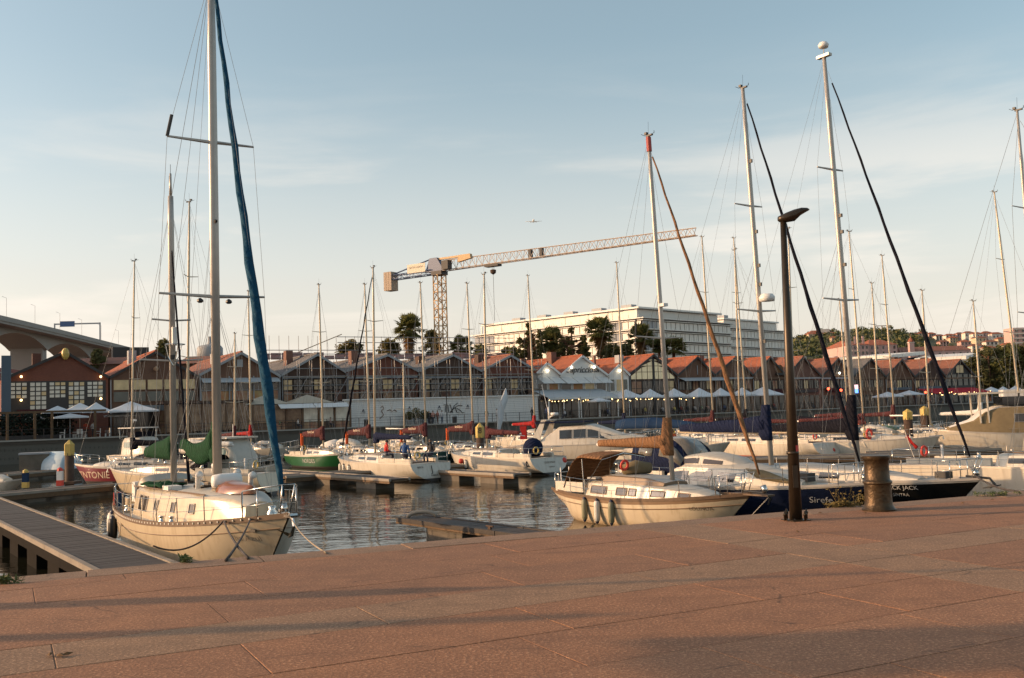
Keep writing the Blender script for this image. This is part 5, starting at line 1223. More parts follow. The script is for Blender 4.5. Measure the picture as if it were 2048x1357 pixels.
# --- glazed half-timbered gable
g, w, a, za, z0, z1 = gable('gabled hall with cream panes in a dark timber grid', 1257, 1305, 1352, 750, 712, 752, 'brick_dark', 'roof_tile')
zt = ZP(1305, 757, S(1305, VF), VF)
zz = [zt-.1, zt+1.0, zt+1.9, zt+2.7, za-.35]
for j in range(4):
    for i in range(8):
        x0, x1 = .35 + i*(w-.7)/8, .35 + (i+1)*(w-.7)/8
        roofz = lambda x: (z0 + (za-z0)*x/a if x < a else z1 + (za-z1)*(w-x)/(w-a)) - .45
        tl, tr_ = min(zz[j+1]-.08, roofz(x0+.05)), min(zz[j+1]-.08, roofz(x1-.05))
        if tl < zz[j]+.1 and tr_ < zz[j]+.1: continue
        MB().prism([(x0+.07, -.07, zz[j]), (x1-.07, -.07, zz[j]), (x1-.07, -.07, max(zz[j]+.02, tr_)), (x0+.07, -.07, max(zz[j]+.02, tl))], (0, .05, 0)).build('pane', 'pane_cream_glow', g)
for x in (.2, a-.12, a+.1, w-.2): MB().box(x-.09, x+.09, -.16, -.02, 0, (z0 + (za-z0)*x/a if x < a else z1 + (za-z1)*(w-x)/(w-a)) - .3).build('timber_post', 'frame_dark', g)
for i in range(4): win(g, .4 + i*(w-.8)/4, .4 + (i+1)*(w-.8)/4 - .15, zt-2.6, zt-.4, ('mural_warm', 'glass_front', 'glass_front', 'pane_warm')[i], frame='frame_dark', nx=2, nz=2)
win(g, .4, w-.4, .1, zt-3.0, 'glass_front', frame='timber', nx=6, nz=1)
# --- brown brick row to the right
row = ((1354, 1393, 1427, 752, 716, 752, 'brick_brown', 'roof_tile', 'brown brick gable with thin grey awning, first right of the cream-paned hall'), (1428, 1468, 1503, 752, 717, 752, 'brick_brown', 'roof_tile', 'brown brick gable behind the leaning tan headsail'),
       (1504, 1538, 1570, 752, 717, 754, 'brick_brown', 'roof_tile', 'brick gable with round sign behind the navy sloop mast'), (1571, 1604, 1640, 754, 716, 754, 'brick_pink', 'roof_tile_old', 'brick gable with red roof just right of the lamp post'), (1641, 1674, 1704, 754, 719, 754, 'brick_brown', 'roof_tile_old', 'brick gable behind the black furled headsail of the navy sloop'),
       (1705, 1740, 1768, 754, 720, 755, 'brick_brown', 'roof_grey', 'brick gable with dark roof right of the black sloop mast'), (1769, 1800, 1826, 755, 722, 755, 'brick_brown', 'roof_tile_old', 'brick gable behind the pair of pale masts'), (1827, 1862, 1888, 755, 721, 755, 'brick_dark', 'roof_tile_old', 'dark gable with tiled roof right of the pale masts'),
       (1889, 1918, 1950, 755, 722, 756, 'frame_dark', 'roof_tile_old', 'glass-fronted gable before the trees on the right'))
for i, (p0, pa, p1, ye0, ya, ye1, wl, rf, lb) in enumerate(row):
    g, w, a, za, z0, z1 = gable(lb, p0, pa, p1, ye0, ya, ye1, wl, rf)
    zt = ZP(pa, 755, S(pa, VF), VF)
    if i == 0: MB().prism([(.2, -.02, zt), (w+1.5, -.02, zt), (w+1.5, -1.8, zt-.55), (.2, -1.8, zt-.55)], (0, .03, -.06)).build('awning', 'awning_grey', g); MB().box(a-.05, a+.05, -.12, -.04, zt+.4, za-1.2).build('wall_pipe', 'frame_grey', g)
    if i == 2: MB().lathe([(.02, -.05), (.75, -.05), (.75, .05), (.02, .05)], 14).build('round_sign', 'canvas_tan', g, loc=(a+2.0, -.2, zt+1.3)).rotation_euler = (R(90), 0, 0); MB().box(w*.7, w+.8, -.6, 0, zt+.3, zt+.7).build('sign_bracket', 'frame_dark', g)
    if i == 4: win(g, a-.6, a+.6, zt+.5, zt+2.0, 'frame_dark'); lampdot(g, a, zt+.7, 'lamp_white', .18)
    n = 5 + i % 2
    MB().box(0, w, -.22, .05, zt-.28, zt-.02).build('string_course', 'frame_grey' if i in (1, 3, 4) else 'timber', g)
    for k in range(n):
        x = .3 + k*(w-.6)/n; xe = x + (w-.6)/n - .25
        if i == 8:
            win(g, x, xe, .2, zt+.6, 'glass_green', frame='frame_dark', nx=1, nz=4); continue
        win(g, x, xe, zt-1.9, zt-.5, ('glass_front', 'glass_green', 'mural_warm', 'glass_front', 'pane_warm')[(k+i*2) % 5], frame='frame_dark', nx=2, nz=1)
        win(g, x, xe, .1, zt-3.0, 'glass_front', frame='timber', nx=1, nz=1)
    if i == 8: win(g, a-1.2, a+1.0, zt+.8, za-.8, 'pane_warm', frame='frame_dark', nx=2, nz=1)
for px, py, m in ((1683, 781, 'lamp_red'), (1658, 778, 'lamp_red'), (1852, 785, 'lamp_red')):
    q = S(px, VF-2); o = thing('wall_beacon', 'red glowing lamp before the brick gables, %s' % ('right of the black headsail' if px == 1683 else 'left of the black headsail' if px == 1658 else 'beside the red awning'), 'lamp', fp(q, VF-2, ZP(px, py, q, VF-2)), FT)
    MB().sphere((0, 0, 0), .22, 8, 6).build('bulb', m, o); MB().box(-.05, .05, 0, 1.9, -.05, .05).build('bracket', 'frame_dark', o)
q = S(1712, VF-2.5); o = thing('lit_sign', 'small lit pink and blue sign beside the black sloop mast', 'sign', fp(q, VF-2.5), FT); z = ZP(1712, 776, q, VF-2.5)
MB().box(-.55, .55, -.1, .1, z-.2, z+.5).build('upper_panel', 'screen_pink', o); MB().box(-.55, .55, -.1, .1, z-.9, z-.22).build('lower_panel', 'screen_blue', o); MB().box(-.06, .06, -.06, .06, 0, z-.9).build('post', 'frame_dark', o)
# ================================================================== promenade: hoarding, canopies, parasols, rail, people
def at_row(px, v): return fp(S(px, v), v)
# white plank hoarding with graffiti
vH = 4.2; s0, s1 = S(688, vH), S(1076, vH); zH = ZP(880, 797, S(880, vH), vH)
hb = thing('hoarding', 'long white plank hoarding with graffiti under the scaffolded warehouses', 'hoarding', fp(s0, vH), FT)
ln = s1 - s0; n = 14
MB().box(0, ln, .08, .16, 0, zH-.05).build('backing', 'frame_grey', hb)
me = MB().box(.02, ln/3-.02, 0, .07, .012, zH/n-.012).mesh('plank', 'render_white')
for j in range(n):
    for i in range(3): put('plank', me, hb, (i*ln/3, random.uniform(-.008, .008), j*zH/n))
MB().box(-.1, ln+.1, -.25, .3, zH, zH+.16).build('coping', 'render_white', hb)
# box roof behind
MB().box(0, ln, .3, 3.4, zH-.3, zH-.1).build('flat_roof', 'render_white', hb)
def stroke(pts, r=.07, m='frame_dark'):
    mb = MB(); q = []
    for px, py in pts:
        s_ = S(px, vH-.1, py); q.append(Vector((s_-s0, -.05, ZP(px, py, s_, vH))))
    for a, b in zip(q, q[1:]): mb.beam(a, b, .03, r*2, (0, 1, 0) if abs((b-a).normalized().y) < .9 else (0, 0, 1))
    return mb
gm = MB()
def strokes(lst, m, nm):
    mb = MB()
    for pts in lst:
        q = []
        for px, py in pts:
            s_ = S(px, vH-.1, py); q.append(Vector((s_-s0, -.045, ZP(px, py, s_, vH))))
        mb.tube(q, .085, 5, sq=.5)
    mb.build(nm, m, hb)
strokes([[(888, 810), (896, 810), (898, 826)], [(891, 812), (891, 825)], [(900, 809), (906, 826)], [(902, 826), (909, 812), (916, 806)], [(900, 825), (911, 815)], [(911, 816), (914, 825), (917, 825)], [(911, 815), (918, 811), (925, 812)], [(914, 817), (921, 821), (925, 826), (929, 825)]], 'frame_dark', 'graffiti')
strokes([[(762, 815), (766, 812), (768, 818), (763, 822), (768, 830), (760, 838)], [(774, 822), (780, 820), (785, 823), (790, 820), (794, 824)]], 'canvas_tan', 'graffiti')
for px, py in ((727, 822), (819, 817), (879, 815), (936, 813)):
    s_ = S(px, vH-.1, py); strokes([[(px-2, py+2), (px, py-3), (px+2, py+2)]], 'canvas_lightblue', 'stencil_mark')
    strokes([[(px-4, py+4), (px+4, py+4)]], 'frame_grey', 'stencil_line')

# beige twin-peak canopy bar
v0 = 2.6; s0, s1 = S(505, v0), S(700, v0)
cb = thing('terrace_canopy', 'beige twin-peaked canopy bar with clear side panels left of the hoarding', 'canopy', fp(s0, v0), FT); ln = s1-s0
zc = ZP(600, 807, S(600, v0), v0); zpk = ZP(600, 789, S(600, v0), v0)
for i in range(2):
    x0, x1 = -.8 + i*ln*.45, -.8 + (i+1)*ln*.45; xc = (x0+x1)/2
    mb = MB(); mb.add([(x0, 0, zc), (x1, 0, zc), (x1, 4.5, zc), (x0, 4.5, zc), (xc, 2.2, zpk)], [(0, 1, 4), (1, 2, 4), (2, 3, 4), (3, 0, 4)]); mb.build('roof_peak', 'awning_beige', cb)
for i in range(2): MB().prism([(ln*(.25+.36*i), -.05, zc-.05), (ln*(.25+.36*(i+1))-.1, -.05, zc-.05), (ln*(.25+.36*(i+1))-.1, -1.3, zc-.55), (ln*(.25+.36*i), -1.3, zc-.55)], (0, .04, -.05)).build('awning', 'awning_white', cb)
for i in range(7): MB().box(i*ln/6-.1, i*ln/6+.1, -.1, .1, 0, zc).build('post', 'timber', cb)
mat('vinyl_warm', (.30, .20, .12), .15, var=.7, scale=.8, c2=(.10, .045, .025))
for i in range(6): MB().box(i*ln/6+.15, (i+1)*ln/6-.15, .05, .08, .9, zc-.1).build('clear_panel', 'vinyl_warm' if i < 3 else 'pane_pale', cb)
for i in range(6): MB().box(i*ln/6+.15, (i+1)*ln/6-.15, .0, .06, .05, .85).build('parapet_panel', 'mural_warm' if i % 2 else 'timber', cb)
v0 = 3.2; s0, s1 = S(330, v0), S(500, v0); ln = s1-s0
cb = thing('terrace_shelter', 'low dark-roofed terrace with warm panels behind the ketch masts', 'canopy', fp(s0, v0), FT); zc = ZP(420, 806, S(420, v0), v0)
MB().box(-.3, ln+.3, -.4, 4.5, zc, zc+.25).build('roof', 'brick_dark', cb)
for i in range(8): MB().box(i*ln/7-.08, i*ln/7+.08, -.1, .1, 0, zc).build('post', 'timber', cb)
for i in range(7): MB().box(i*ln/7+.1, (i+1)*ln/7-.1, .05, .08, .3, zc-.1).build('clear_panel', 'vinyl_warm', cb)
# pergola on the far left
v0 = 1.0; s0, s1 = S(-20, v0), S(212, v0); ln = s1-s0
pg = thing('pergola', 'timber pergola posts along the terrace edge at the far left', 'pergola', fp(s0, v0), FT); zc = ZP(100, 826, S(100, v0), v0)
for px in (15, 70, 104, 190): x = S(px, v0)-s0; MB().box(x-.12, x+.12, -.12, .12, 0, zc).build('post', 'pontoon_wood', pg)
MB().box(0, ln, -.1, .1, zc, zc+.22).build('beam', 'pontoon_wood', pg)
mat('hedge', (.012, .022, .010), .9, var=.5, scale=2)
def leafmass(name, c, rad, n, size, m, parent=None, seed=0, flat=1.0):
    rr = random.Random(seed); mb = MB()
    for _ in range(n):
        while True:
            p = Vector((rr.uniform(-1, 1), rr.uniform(-1, 1), rr.uniform(-1, 1)))
            if .25 < p.length < 1: break
        p = Vector((p.x*rad[0], p.y*rad[1], p.z*rad[2])) + Vector(c)
        a = Vector((rr.gauss(0, 1), rr.gauss(0, 1), rr.gauss(0, 1))).normalized(); b = a.orthogonal().normalized(); s_ = size*rr.uniform(.6, 1.3)
        mb.add([p - a*s_, p + b*s_*.5, p + a*s_, p - b*s_*.5], [(0, 1, 2, 3)])
    return mb.build(name, m, parent, recalc=False)
hg = thing('hedge', 'dark green planted screen behind the pergola on the far left', 'hedge', fp(S(45, 3.5), 3.5), FT)
leafmass('foliage', (0, 0, 1.5), (5.5, .8, 1.5), 2200, .22, 'hedge', hg, 1); MB().box(-5.5, 5.5, -.5, .5, 0, .5).build('planter', 'frame_dark', hg)

# parasols
def parasol(label, px, py_top, py_rim, hw, v, m='sail_white', group=None, sides=4):
    s_ = S(px, v, py_top); r = thing('parasol', label, 'parasol', fp(s_, v), FT, group)
    zt = ZP(px, py_top, s_, v); zr = ZP(px, py_rim, s_, v)
    p = fp(s_, v); w = hw * p.y / F
    cs = [(w*math.cos(a), w*math.sin(a)) for a in ([R(45+90*k) for k in range(4)] if sides == 4 else [R(45*k) for k in range(8)])]
    k_ = len(cs); sc_ = 1.12 if sides == 4 else 1.0
    rim = [(x*sc_, y*sc_, zr) for x, y in cs]; mid = [(x*sc_*.5, y*sc_*.5, lerp(zt, zr, .56)) for x, y in cs]; low = [(x*sc_, y*sc_, zr-.16) for x, y in cs]
    mb = MB(); mb.add([(0, 0, zt)] + mid + rim + low, [(0, 1+i, 1+(i+1) % k_) for i in range(k_)] + [(1+i, 1+k_+i, 1+k_+(i+1) % k_, 1+(i+1) % k_) for i in range(k_)] + [(1+k_+i, 1+2*k_+i, 1+2*k_+(i+1) % k_, 1+k_+(i+1) % k_) for i in range(k_)])
    mb.build('canopy', m, r)
    MB().tube([(0, 0, 0), (0, 0, zt-.05)], .045, 6).build('pole', 'frame_grey', r); MB().box(-.4, .4, -.4, .4, 0, .1).build('base', 'concrete', r)
    mb = MB()
    for x, y, z in rim: mb.tube([(x*.97, y*.97, z), (0, 0, lerp(zt, zr, .15)-.1)], .02, 4)
    mb.build('ribs', 'frame_dark', r)
    return r
lp = [(115, 812, 824, 35, 3.4), (160, 806, 823, 42, 4.6), (192, 805, 823, 34, 3.2), (262, 803, 822, 58, 3.0), (140, 827, 834, 40, 1.8), (240, 824, 831, 34, 5.0), (75, 829, 838, 28, 5.0)]
ll = ['blue-grey parasol before the red brick warehouse, left of the tallest pair', 'large pale parasol, left of the close pair before the red brick warehouse', 'pale parasol, right of the close pair before the red brick warehouse', 'wide pale parasol right of the thin left mast', 'low parasol under the close pair on the left terrace', 'low parasol half hidden under the wide parasol', 'small low parasol over the hedge on the left']
for (a, b, c, d, e), lb in zip(lp, ll): parasol(lb, a, b, c, d, e, group='parasols on the left terrace')
rp_ = [(1252, 779, 795, 33, 3.4), (1300, 778, 794, 25, 3.4), (1348, 777, 793, 26, 3.4), (1398, 776, 793, 30, 3.4), (1441, 776, 791, 22, 3.4), (1484, 775, 790, 22, 3.4), (1526, 774, 790, 36, 3.4), (1195, 797, 803, 22, 2.0)]
for i, (a, b, c, d, e) in enumerate(rp_[:7]): parasol('%s of the seven white parasols before the brown brick gables, counted from the left' % ORD[i], a, b, c, d, e, group='white parasols along the right terrace')
parasol('low flat parasol at the corner of the white restaurant terrace', 1197, 796, 802, 22, 2.0, group='white parasols along the right terrace')
for i, (a, b, c, d, e, lb) in enumerate(((1775, 784, 793, 27, 3.0, 'wide white parasol left of the pale masts on the right'), (1818, 781, 789, 26, 3.0, 'wide white parasol right of the pale masts'), (1982, 774, 784, 22, 3.0, 'white parasol right of the red awning, left one of three'), (2006, 773, 784, 16, 3.0, 'white parasol right of the red awning, middle one of three'), (2030, 772, 783, 18, 3.0, 'white parasol right of the red awning, at the photo edge'))):
    parasol(lb, a, b, c, d, e, group='white parasols at the far right')
# restaurant awnings over the terrace of the white restaurant
for i, (p0, p1, y0, y1, lb) in enumerate(((1088, 1150, 786, 797, 'grey sloping terrace awning of the white restaurant, left half'), (1152, 1228, 785, 796, 'grey sloping terrace awning of the white restaurant, right half'))):
    v = 4.0; s0, s1 = S(p0, v), S(p1, v); r = thing('terrace_awning', lb, 'awning', fp(s0, v), FT); z0_ = ZP(p0, y0, s0, v+2); z1_ = ZP(p0, y1, s0, v)
    MB().prism([(0, -1.2, z1_), (s1-s0, -1.2, z1_), (s1-s0, 3.2, z0_+.4), (0, 3.2, z0_+.4)], (0, 0, .06)).build('cloth', 'awning_grey', r)
    MB().box(0, s1-s0, -1.25, -1.2, z1_-.25, z1_+.06).build('valance', 'awning_white', r)
    for x in (.1, (s1-s0)/2, s1-s0-.1): MB().box(x-.06, x+.06, -1.1, -1.0, 0, z1_).build('post', 'render_white', r)
v = 2.5; s0, s1 = S(1865, v), S(1978, v); r = thing('terrace_awning', 'red terrace awning with a row of bulbs on the right', 'awning', fp(s0, v), FT); zc = ZP(1920, 783, S(1920, v), v)
MB().prism([(0, -.8, zc-.3), (s1-s0, -.8, zc-.3), (s1-s0, 3, zc+.6), (0, 3, zc+.6)], (0, 0, .06)).build('cloth', 'awning_red', r)
for i in range(8): MB().box(i*(s1-s0)/7-.07, i*(s1-s0)/7+.07, -.7, -.6, 0, zc-.3).build('post', 'frame_grey', r)
# string lights
def lights(label, p0, p1, y, v, n):
    s0, s1 = S(p0, v), S(p1, v); r = thing('string_lights', label, 'lights', fp(s0, v), FT, 'strings of warm bulbs'); z = ZP(p0, y, s0, v); z2 = ZP(p1, y-3, s1, v)
    me = MB().sphere((0, 0, 0), .065, 6, 4).mesh('bulb', 'bulb'); rr = random.Random(n); pts = []
    for i in range(n):
        f = i/(n-1); p = ((s1-s0)*f, rr.uniform(-.6, .6), lerp(z, z2, f) - .25*abs(math.sin(f*math.pi*3)) + rr.uniform(-.15, .15)); put('bulb', me, r, p); pts.append((p[0], p[1], p[2]+.12))
    MB().tube(pts, .012, 3).build('cable', 'wire', r)
lights('string of warm bulbs under the white restaurant awning', 1098, 1180, 801, 3.0, 16); lights('string of warm bulbs under the first four white parasols', 1220, 1300, 799, 2.6, 14); lights('string of warm bulbs under the middle white parasols', 1302, 1385, 798, 2.6, 9); lights('string of warm bulbs under the red awning', 1870, 1976, 787, 1.6, 22)

# rail along the promenade edge
rl = thing('railing', 'thin steel railing along the far promenade edge', 'railing', fp(-12, .25), FT)
LN = 200; me = MB().box(-.03, .03, -.03, .03, 0, 1.05).mesh('post', 'frame_dark')
for i in range(100): put('post', me, rl, (i*2.0, 0, .1))
for z in (.45, .8, 1.12): put('rail', MB().tube([(0, 0, z), (LN-2, 0, z)], .014 if z < 1 else .022, 4).mesh('rail', 'frame_dark'), rl)
# street lamps on the promenade
for i, (px, yt, v, lb) in enumerate(((893, 770, 2.0, 'slim dark street lamp before the hoarding graffiti'), (1080, 775, 2.0, 'slim dark street lamp at the right end of the hoarding'), (1662, 760, 2.0, 'slim street lamp before the brick gables'))):
    s_ = S(px, v, 800); r = thing('street_lamp', lb, 'lamp', fp(s_, v), FT, 'slim lamps on the promenade'); z = ZP(px, yt, s_, v)
    MB().tube([(0, 0, 0), (0, 0, z)], [.07, .05], 6).build('pole', 'frame_dark', r); MB().box(-.12, .45, -.1, .1, z, z+.1).build('head', 'frame_dark', r); MB().box(-.2, .2, -.2, .2, 0, .05).build('base_plate', 'frame_dark', r)
# flag banner
v = .8; s_ = S(978, v, 850); r = thing('feather_flag', 'tall white feather flag at the promenade edge right of the number 8 pile', 'flag', fp(s_, v-2.2, -1.2), FT)
z0_, z1_ = ZP(972, 885, s_, v), ZP(993, 778, s_, v)
pts = [(0, 0, z0_+1.2), (.1, 0, lerp(z0_, z1_, .6)+1.2), (1.4, 0, z1_+1.2)]
MB().tube(pts, .035, 5).build('pole', 'white_paint', r)
secs = []
for i in range(10):
    f = i/9; z = lerp(z0_+.6, z1_, f)+1.2; x = .1*f + max(0, f-.6)*3.1; w = lerp(.25, 1.15, min(1, f*1.5)) * (1 if f < .75 else (1-f)/.25*.9+.1)
    secs.append([(x, .02*math.sin(i), z), (x+w, .12*math.sin(i*1.3), z - .1)])
o = MB().loft(secs).build('cloth', 'sail_white', r, True); o.modifiers.new('thick', 'SOLIDIFY').thickness = .012

# ---------------- people
def person_mat(i, shirt, legs, hair, skin=(.42, .24, .15), seated=False):
    m = bpy.data.materials.new('person_cloth'); m.use_nodes = True; t = m.node_tree; b = t.nodes['Principled BSDF']; b.inputs['Roughness'].default_value = .8
    co = t.nodes.new('ShaderNodeTexCoord'); se = t.nodes.new('ShaderNodeSeparateXYZ'); cr_ = t.nodes.new('ShaderNodeValToRGB'); mr = t.nodes.new('ShaderNodeMapRange')
    mr.inputs['From Max'].default_value = 1.8
    t.links.new(co.outputs['Object'], se.inputs['Vector']); t.links.new(se.outputs['Z'], mr.inputs['Value']); t.links.new(mr.outputs['Result'], cr_.inputs['Fac']); t.links.new(cr_.outputs['Color'], b.inputs['Base Color'])
    e = cr_.color_ramp; e.interpolation = 'CONSTANT'
    st = [(0, (.03, .03, .03)), (.05, legs), (.53, shirt), (.83, skin)] if not seated else [(0, legs), (.37, shirt), (.66, skin)]
    e.elements[0].position = st[0][0]; e.elements[0].color = (*st[0][1], 1); e.elements[1].position = st[1][0]; e.elements[1].color = (*st[1][1], 1)
    for p, c in st[2:]:
        q = e.elements.new(p); q.color = (*c, 1)
    h = bpy.data.materials.new('hair'); h.use_nodes = True; h.node_tree.nodes['Principled BSDF'].inputs['Base Color'].default_value = (*hair, 1)
    return m, h
def person(label, loc, rz, shirt, legs, hair=(.03, .02, .015), seated=False, h=1.72, group=None, i=0):
    r = thing('person', label, 'person', loc, rz, group)
    if not seated:
        P = {'pel': (0, 0, .95, .13, .10), 'wa': (0, 0, 1.12, .13, .10), 'ch': (0, 0, 1.34, .16, .11), 'nk': (0, 0, 1.50, .055, .055), 'hd': (.01, 0, 1.60, .085, .095), 'tp': (.01, 0, 1.70, .07, .08)}
        for s_, sd in (('l', 1), ('r', -1)):
            P.update({'sh'+s_: (0, sd*.19, 1.42, .06, .06), 'el'+s_: (-.03, sd*.25, 1.14, .045, .045), 'wr'+s_: (.08, sd*.24, .90, .033, .033), 'fi'+s_: (.10, sd*.235, .80, .03, .04),
                      'hp'+s_: (0, sd*.09, .90, .095, .095), 'kn'+s_: (.03*sd, sd*.10, .50, .065, .065), 'an'+s_: (-.02, sd*.11, .09, .045, .045), 'to'+s_: (.15, sd*.12, .04, .045, .035)})
    else:
        P = {'pel': (0, 0, .50, .14, .12), 'wa': (0, 0, .68, .14, .11), 'ch': (.03, 0, .92, .17, .12), 'nk': (.05, 0, 1.10, .055, .055), 'hd': (.07, 0, 1.20, .085, .095), 'tp': (.07, 0, 1.30, .07, .08)}
        for s_, sd in (('l', 1), ('r', -1)):
            P.update({'sh'+s_: (.03, sd*.19, 1.01, .065, .065), 'el'+s_: (.02, sd*.27, .74, .05, .05), 'wr'+s_: (.24, sd*.20, .62, .035, .035), 'fi'+s_: (.33, sd*.15, .60, .03, .04),
                      'hp'+s_: (.05, sd*.09, .47, .09, .09), 'kn'+s_: (.44, sd*.13, .50, .07, .07), 'an'+s_: (.42, sd*.13, .09, .045, .045), 'to'+s_: (.57, sd*.14, .04, .04, .035)})
    E = [('pel', 'wa'), ('wa', 'ch'), ('ch', 'nk'), ('nk', 'hd'), ('hd', 'tp')]
    for s_ in 'lr': E += [('ch', 'sh'+s_), ('sh'+s_, 'el'+s_), ('el'+s_, 'wr'+s_), ('wr'+s_, 'fi'+s_), ('pel', 'hp'+s_), ('hp'+s_, 'kn'+s_), ('kn'+s_, 'an'+s_), ('an'+s_, 'to'+s_)]
    ks = list(P); bm = bmesh.new(); ly = bm.verts.layers.skin.verify(); vs_ = {}
    for k in ks:
        x, y, z, ra, rb = P[k]; v_ = bm.verts.new((x, y, z)); v_[ly].radius = (ra, rb); v_[ly].use_root = (k == 'pel'); vs_[k] = v_
    for a, b in E: bm.edges.new((vs_[a], vs_[b]))
    me = bpy.data.meshes.new('body'); bm.to_mesh(me); bm.free()
    mm, hh = person_mat(i, shirt, legs, hair, seated=seated); me.materials.append(mm)
    o = put('body', me, r); o.modifiers.new('Skin', 'SKIN').use_smooth_shade = True; o.modifiers.new('Sub', 'SUBSURF').levels = 1; o.modifiers['Sub'].render_levels = 1
    x, _, z, _, _ = P['hd']
    mb = MB(); k = 8
    mb.loft([[(x - .015 + .105*math.sin(t_)*math.cos(a), .10*math.sin(t_)*math.sin(a), z + .035 + .115*math.cos(t_)) for a in [2*math.pi*q/k for q in range(k)]] for t_ in (.05, .5, .95, 1.35, 1.7)], True, True)
    hm = mb.build('hair', hh, r, True)
    r.scale = (h/1.72,)*3
    return r
def onrow(px, v): p = fp(S(px, v, 830), v); return (p.x, p.y, 0)
for i, (px, v, sh, lg, lb) in enumerate(((858, 2.2, (.02, .02, .02), (.03, .03, .04), 'person in dark clothes, leftmost of the group by the hoarding plants'), (866, 2.0, (.45, .22, .17), (.04, .04, .05), 'person in salmon top in the group by the hoarding'), (875, 2.3, (.35, .16, .12), (.3, .18, .13), 'person in rust clothes, right of the group by the hoarding'), (884, 1.9, (.5, .5, .5), (.1, .12, .16), 'person in pale top walking right of the group by the hoarding'),
        (973, 1.6, (.10, .12, .05), (.42, .04, .07), 'person in crimson trousers standing left of the feather flag'), (994, 1.8, (.62, .60, .58), (.02, .02, .02), 'person in white top and black skirt right of the feather flag'), (1064, 2.2, (.02, .02, .025), (.02, .02, .02), 'person in black walking at the right end of the hoarding'), (1092, 1.9, (.2, .2, .3), (.06, .07, .12), 'person in blue entering the white restaurant terrace'), (187, 2.6, (.5, .5, .5), (.05, .05, .05), 'person in white standing on the left terrace'), (172, 3.2, (.4, .06, .03), (.05, .04, .04), 'person in red on the left terrace'))):
    person(lb, onrow(px, v), FT + R((-90, 90, 20, 200, -90, 170, 10, 180, -80, -100)[i]), sh, lg, i=i)
rr = random.Random(11)
cols = [(.45, .45, .47), (.1, .12, .2), (.5, .4, .1), (.3, .08, .06), (.03, .03, .03), (.55, .5, .45), (.12, .2, .12), (.4, .25, .2)]
chair_b = None
def chair(px, v, label, m='white_plastic', rz=0, group='terrace chairs'):
    p = fp(S(px, v, 850), v); r = thing('terrace_chair', label, 'chair', (p.x, p.y, 0), rz, group)
    MB().box(-.24, .24, -.24, .24, .42, .47).build('seat', m, r); MB().box(-.26, -.21, -.24, .24, .47, .98).build('backrest', m, r)
    me = MB().box(-.03, .03, -.03, .03, 0, .42).mesh('leg', m)
    for x in (-.2, .2):
        for y in (-.2, .2): put('leg', me, r, (x, y, 0))
    for y in (-.26, .26): MB().box(-.2, .22, y-.02, y+.02, .64, .68).build('armrest', m, r)
for i, (px, v) in enumerate(((125, 1.6), (152, 1.8), (168, 1.5), (196, 1.7), (215, 2.2))): chair(px, v, '%s white terrace chair from the left on the far-left terrace' % ORD[i], 'white_plastic', FT + R(rr.uniform(0, 360)))
seats = [1325, 1338, 1349, 1362, 1375, 1390, 1404, 1416, 1130, 1215, 1290, 1548, 1625, 595, 560, 660, 690, 1450, 1470, 1860, 1884]
for i, px in enumerate(seats):
    v = rr.uniform(1.6, 3.0); a = FT + R(rr.choice((0, 180)) + rr.uniform(-20, 20)); c = cols[i % 8]
    where = 'under the white parasols' if 1215 < px < 1480 else 'before the white restaurant' if px < 1216 and px > 1000 else 'on the beige canopy terrace' if px < 700 else 'on the right-hand terrace'
    person('seated guest %s, %s from the left among the seated guests' % (where, ORD[i] if False else (ORD + ['twenty-first', 'twenty-second'])[sorted(seats).index(px)]), onrow(px, v), a, c, (.05, .05, .07), seated=True, i=i, group='guests sitting on the terraces')
    chair(px, v, 'dark terrace chair under the %s seated guest from the left' % (ORD + ['twenty-first', 'twenty-second'])[sorted(seats).index(px)], 'frame_dark', a)
# potted plants and bins by the hoarding
pl_ = thing('potted_plant', 'row of leafy potted plants before the hoarding', 'plant', fp(S(836, 2.6, 840), 2.6), FT)
for i, (x, h) in enumerate(((-1.2, 1.0), (-.2, 1.5), (.9, 1.2), (1.8, .8))):
    MB().lathe([(.25, 0), (.38, .6), (.40, .65)], 10, (x, 0, 0)).build('pot', 'frame_grey', pl_, True); leafmass('foliage', (x, 0, .65+h*.5), (.6, .5, h*.55), 260, .16, 'foliage_olive', pl_, i)
for px, lb in ((735, 'dark square bin on the railing left of the orange graffiti'), (912, 'dark round bin before the black graffiti')):
    r = thing('litter_bin', lb, 'bin', fp(S(px, .6, 840), 1.0), FT); MB().lathe([(.28, 0), (.3, .9), (.22, 1.0)], 10).build('body', 'frame_dark', r); MB().lathe([(.31, .86), (.31, .95)], 10).build('rim', 'frame_grey', r)
# three people in the racing yacht
def on_boat(root, x, y, z):
    c, s = math.cos(root.rotation_euler.z), math.sin(root.rotation_euler.z); return (root.location.x + x*c - y*s, root.location.y + x*s + y*c, root.location.z + z)
person('person in red jacket sitting on the racing yacht', on_boat(jb, -1.7, .75, 1.0), jb.rotation_euler.z - R(100), (.50, .03, .02), (.04, .04, .06), seated=True, i=90)
person('person in blue jacket sitting at the racing yacht stern', on_boat(jb, -3.9, .85, .92), jb.rotation_euler.z - R(60), (.02, .07, .20), (.03, .03, .05), seated=True, i=91, h=1.85)
person('person in black jacket sitting aft on the racing yacht', on_boat(jb, -4.3, -.75, .92), jb.rotation_euler.z + R(100), (.02, .02, .025), (.03, .03, .05), seated=True, i=92, h=1.85)
person('person in orange vest on a boat behind the tan sloop mast', tuple(W(1345, 905, WZ+1.2)), R(-90), (.7, .12, .03), (.05, .05, .06), seated=True, i=93)
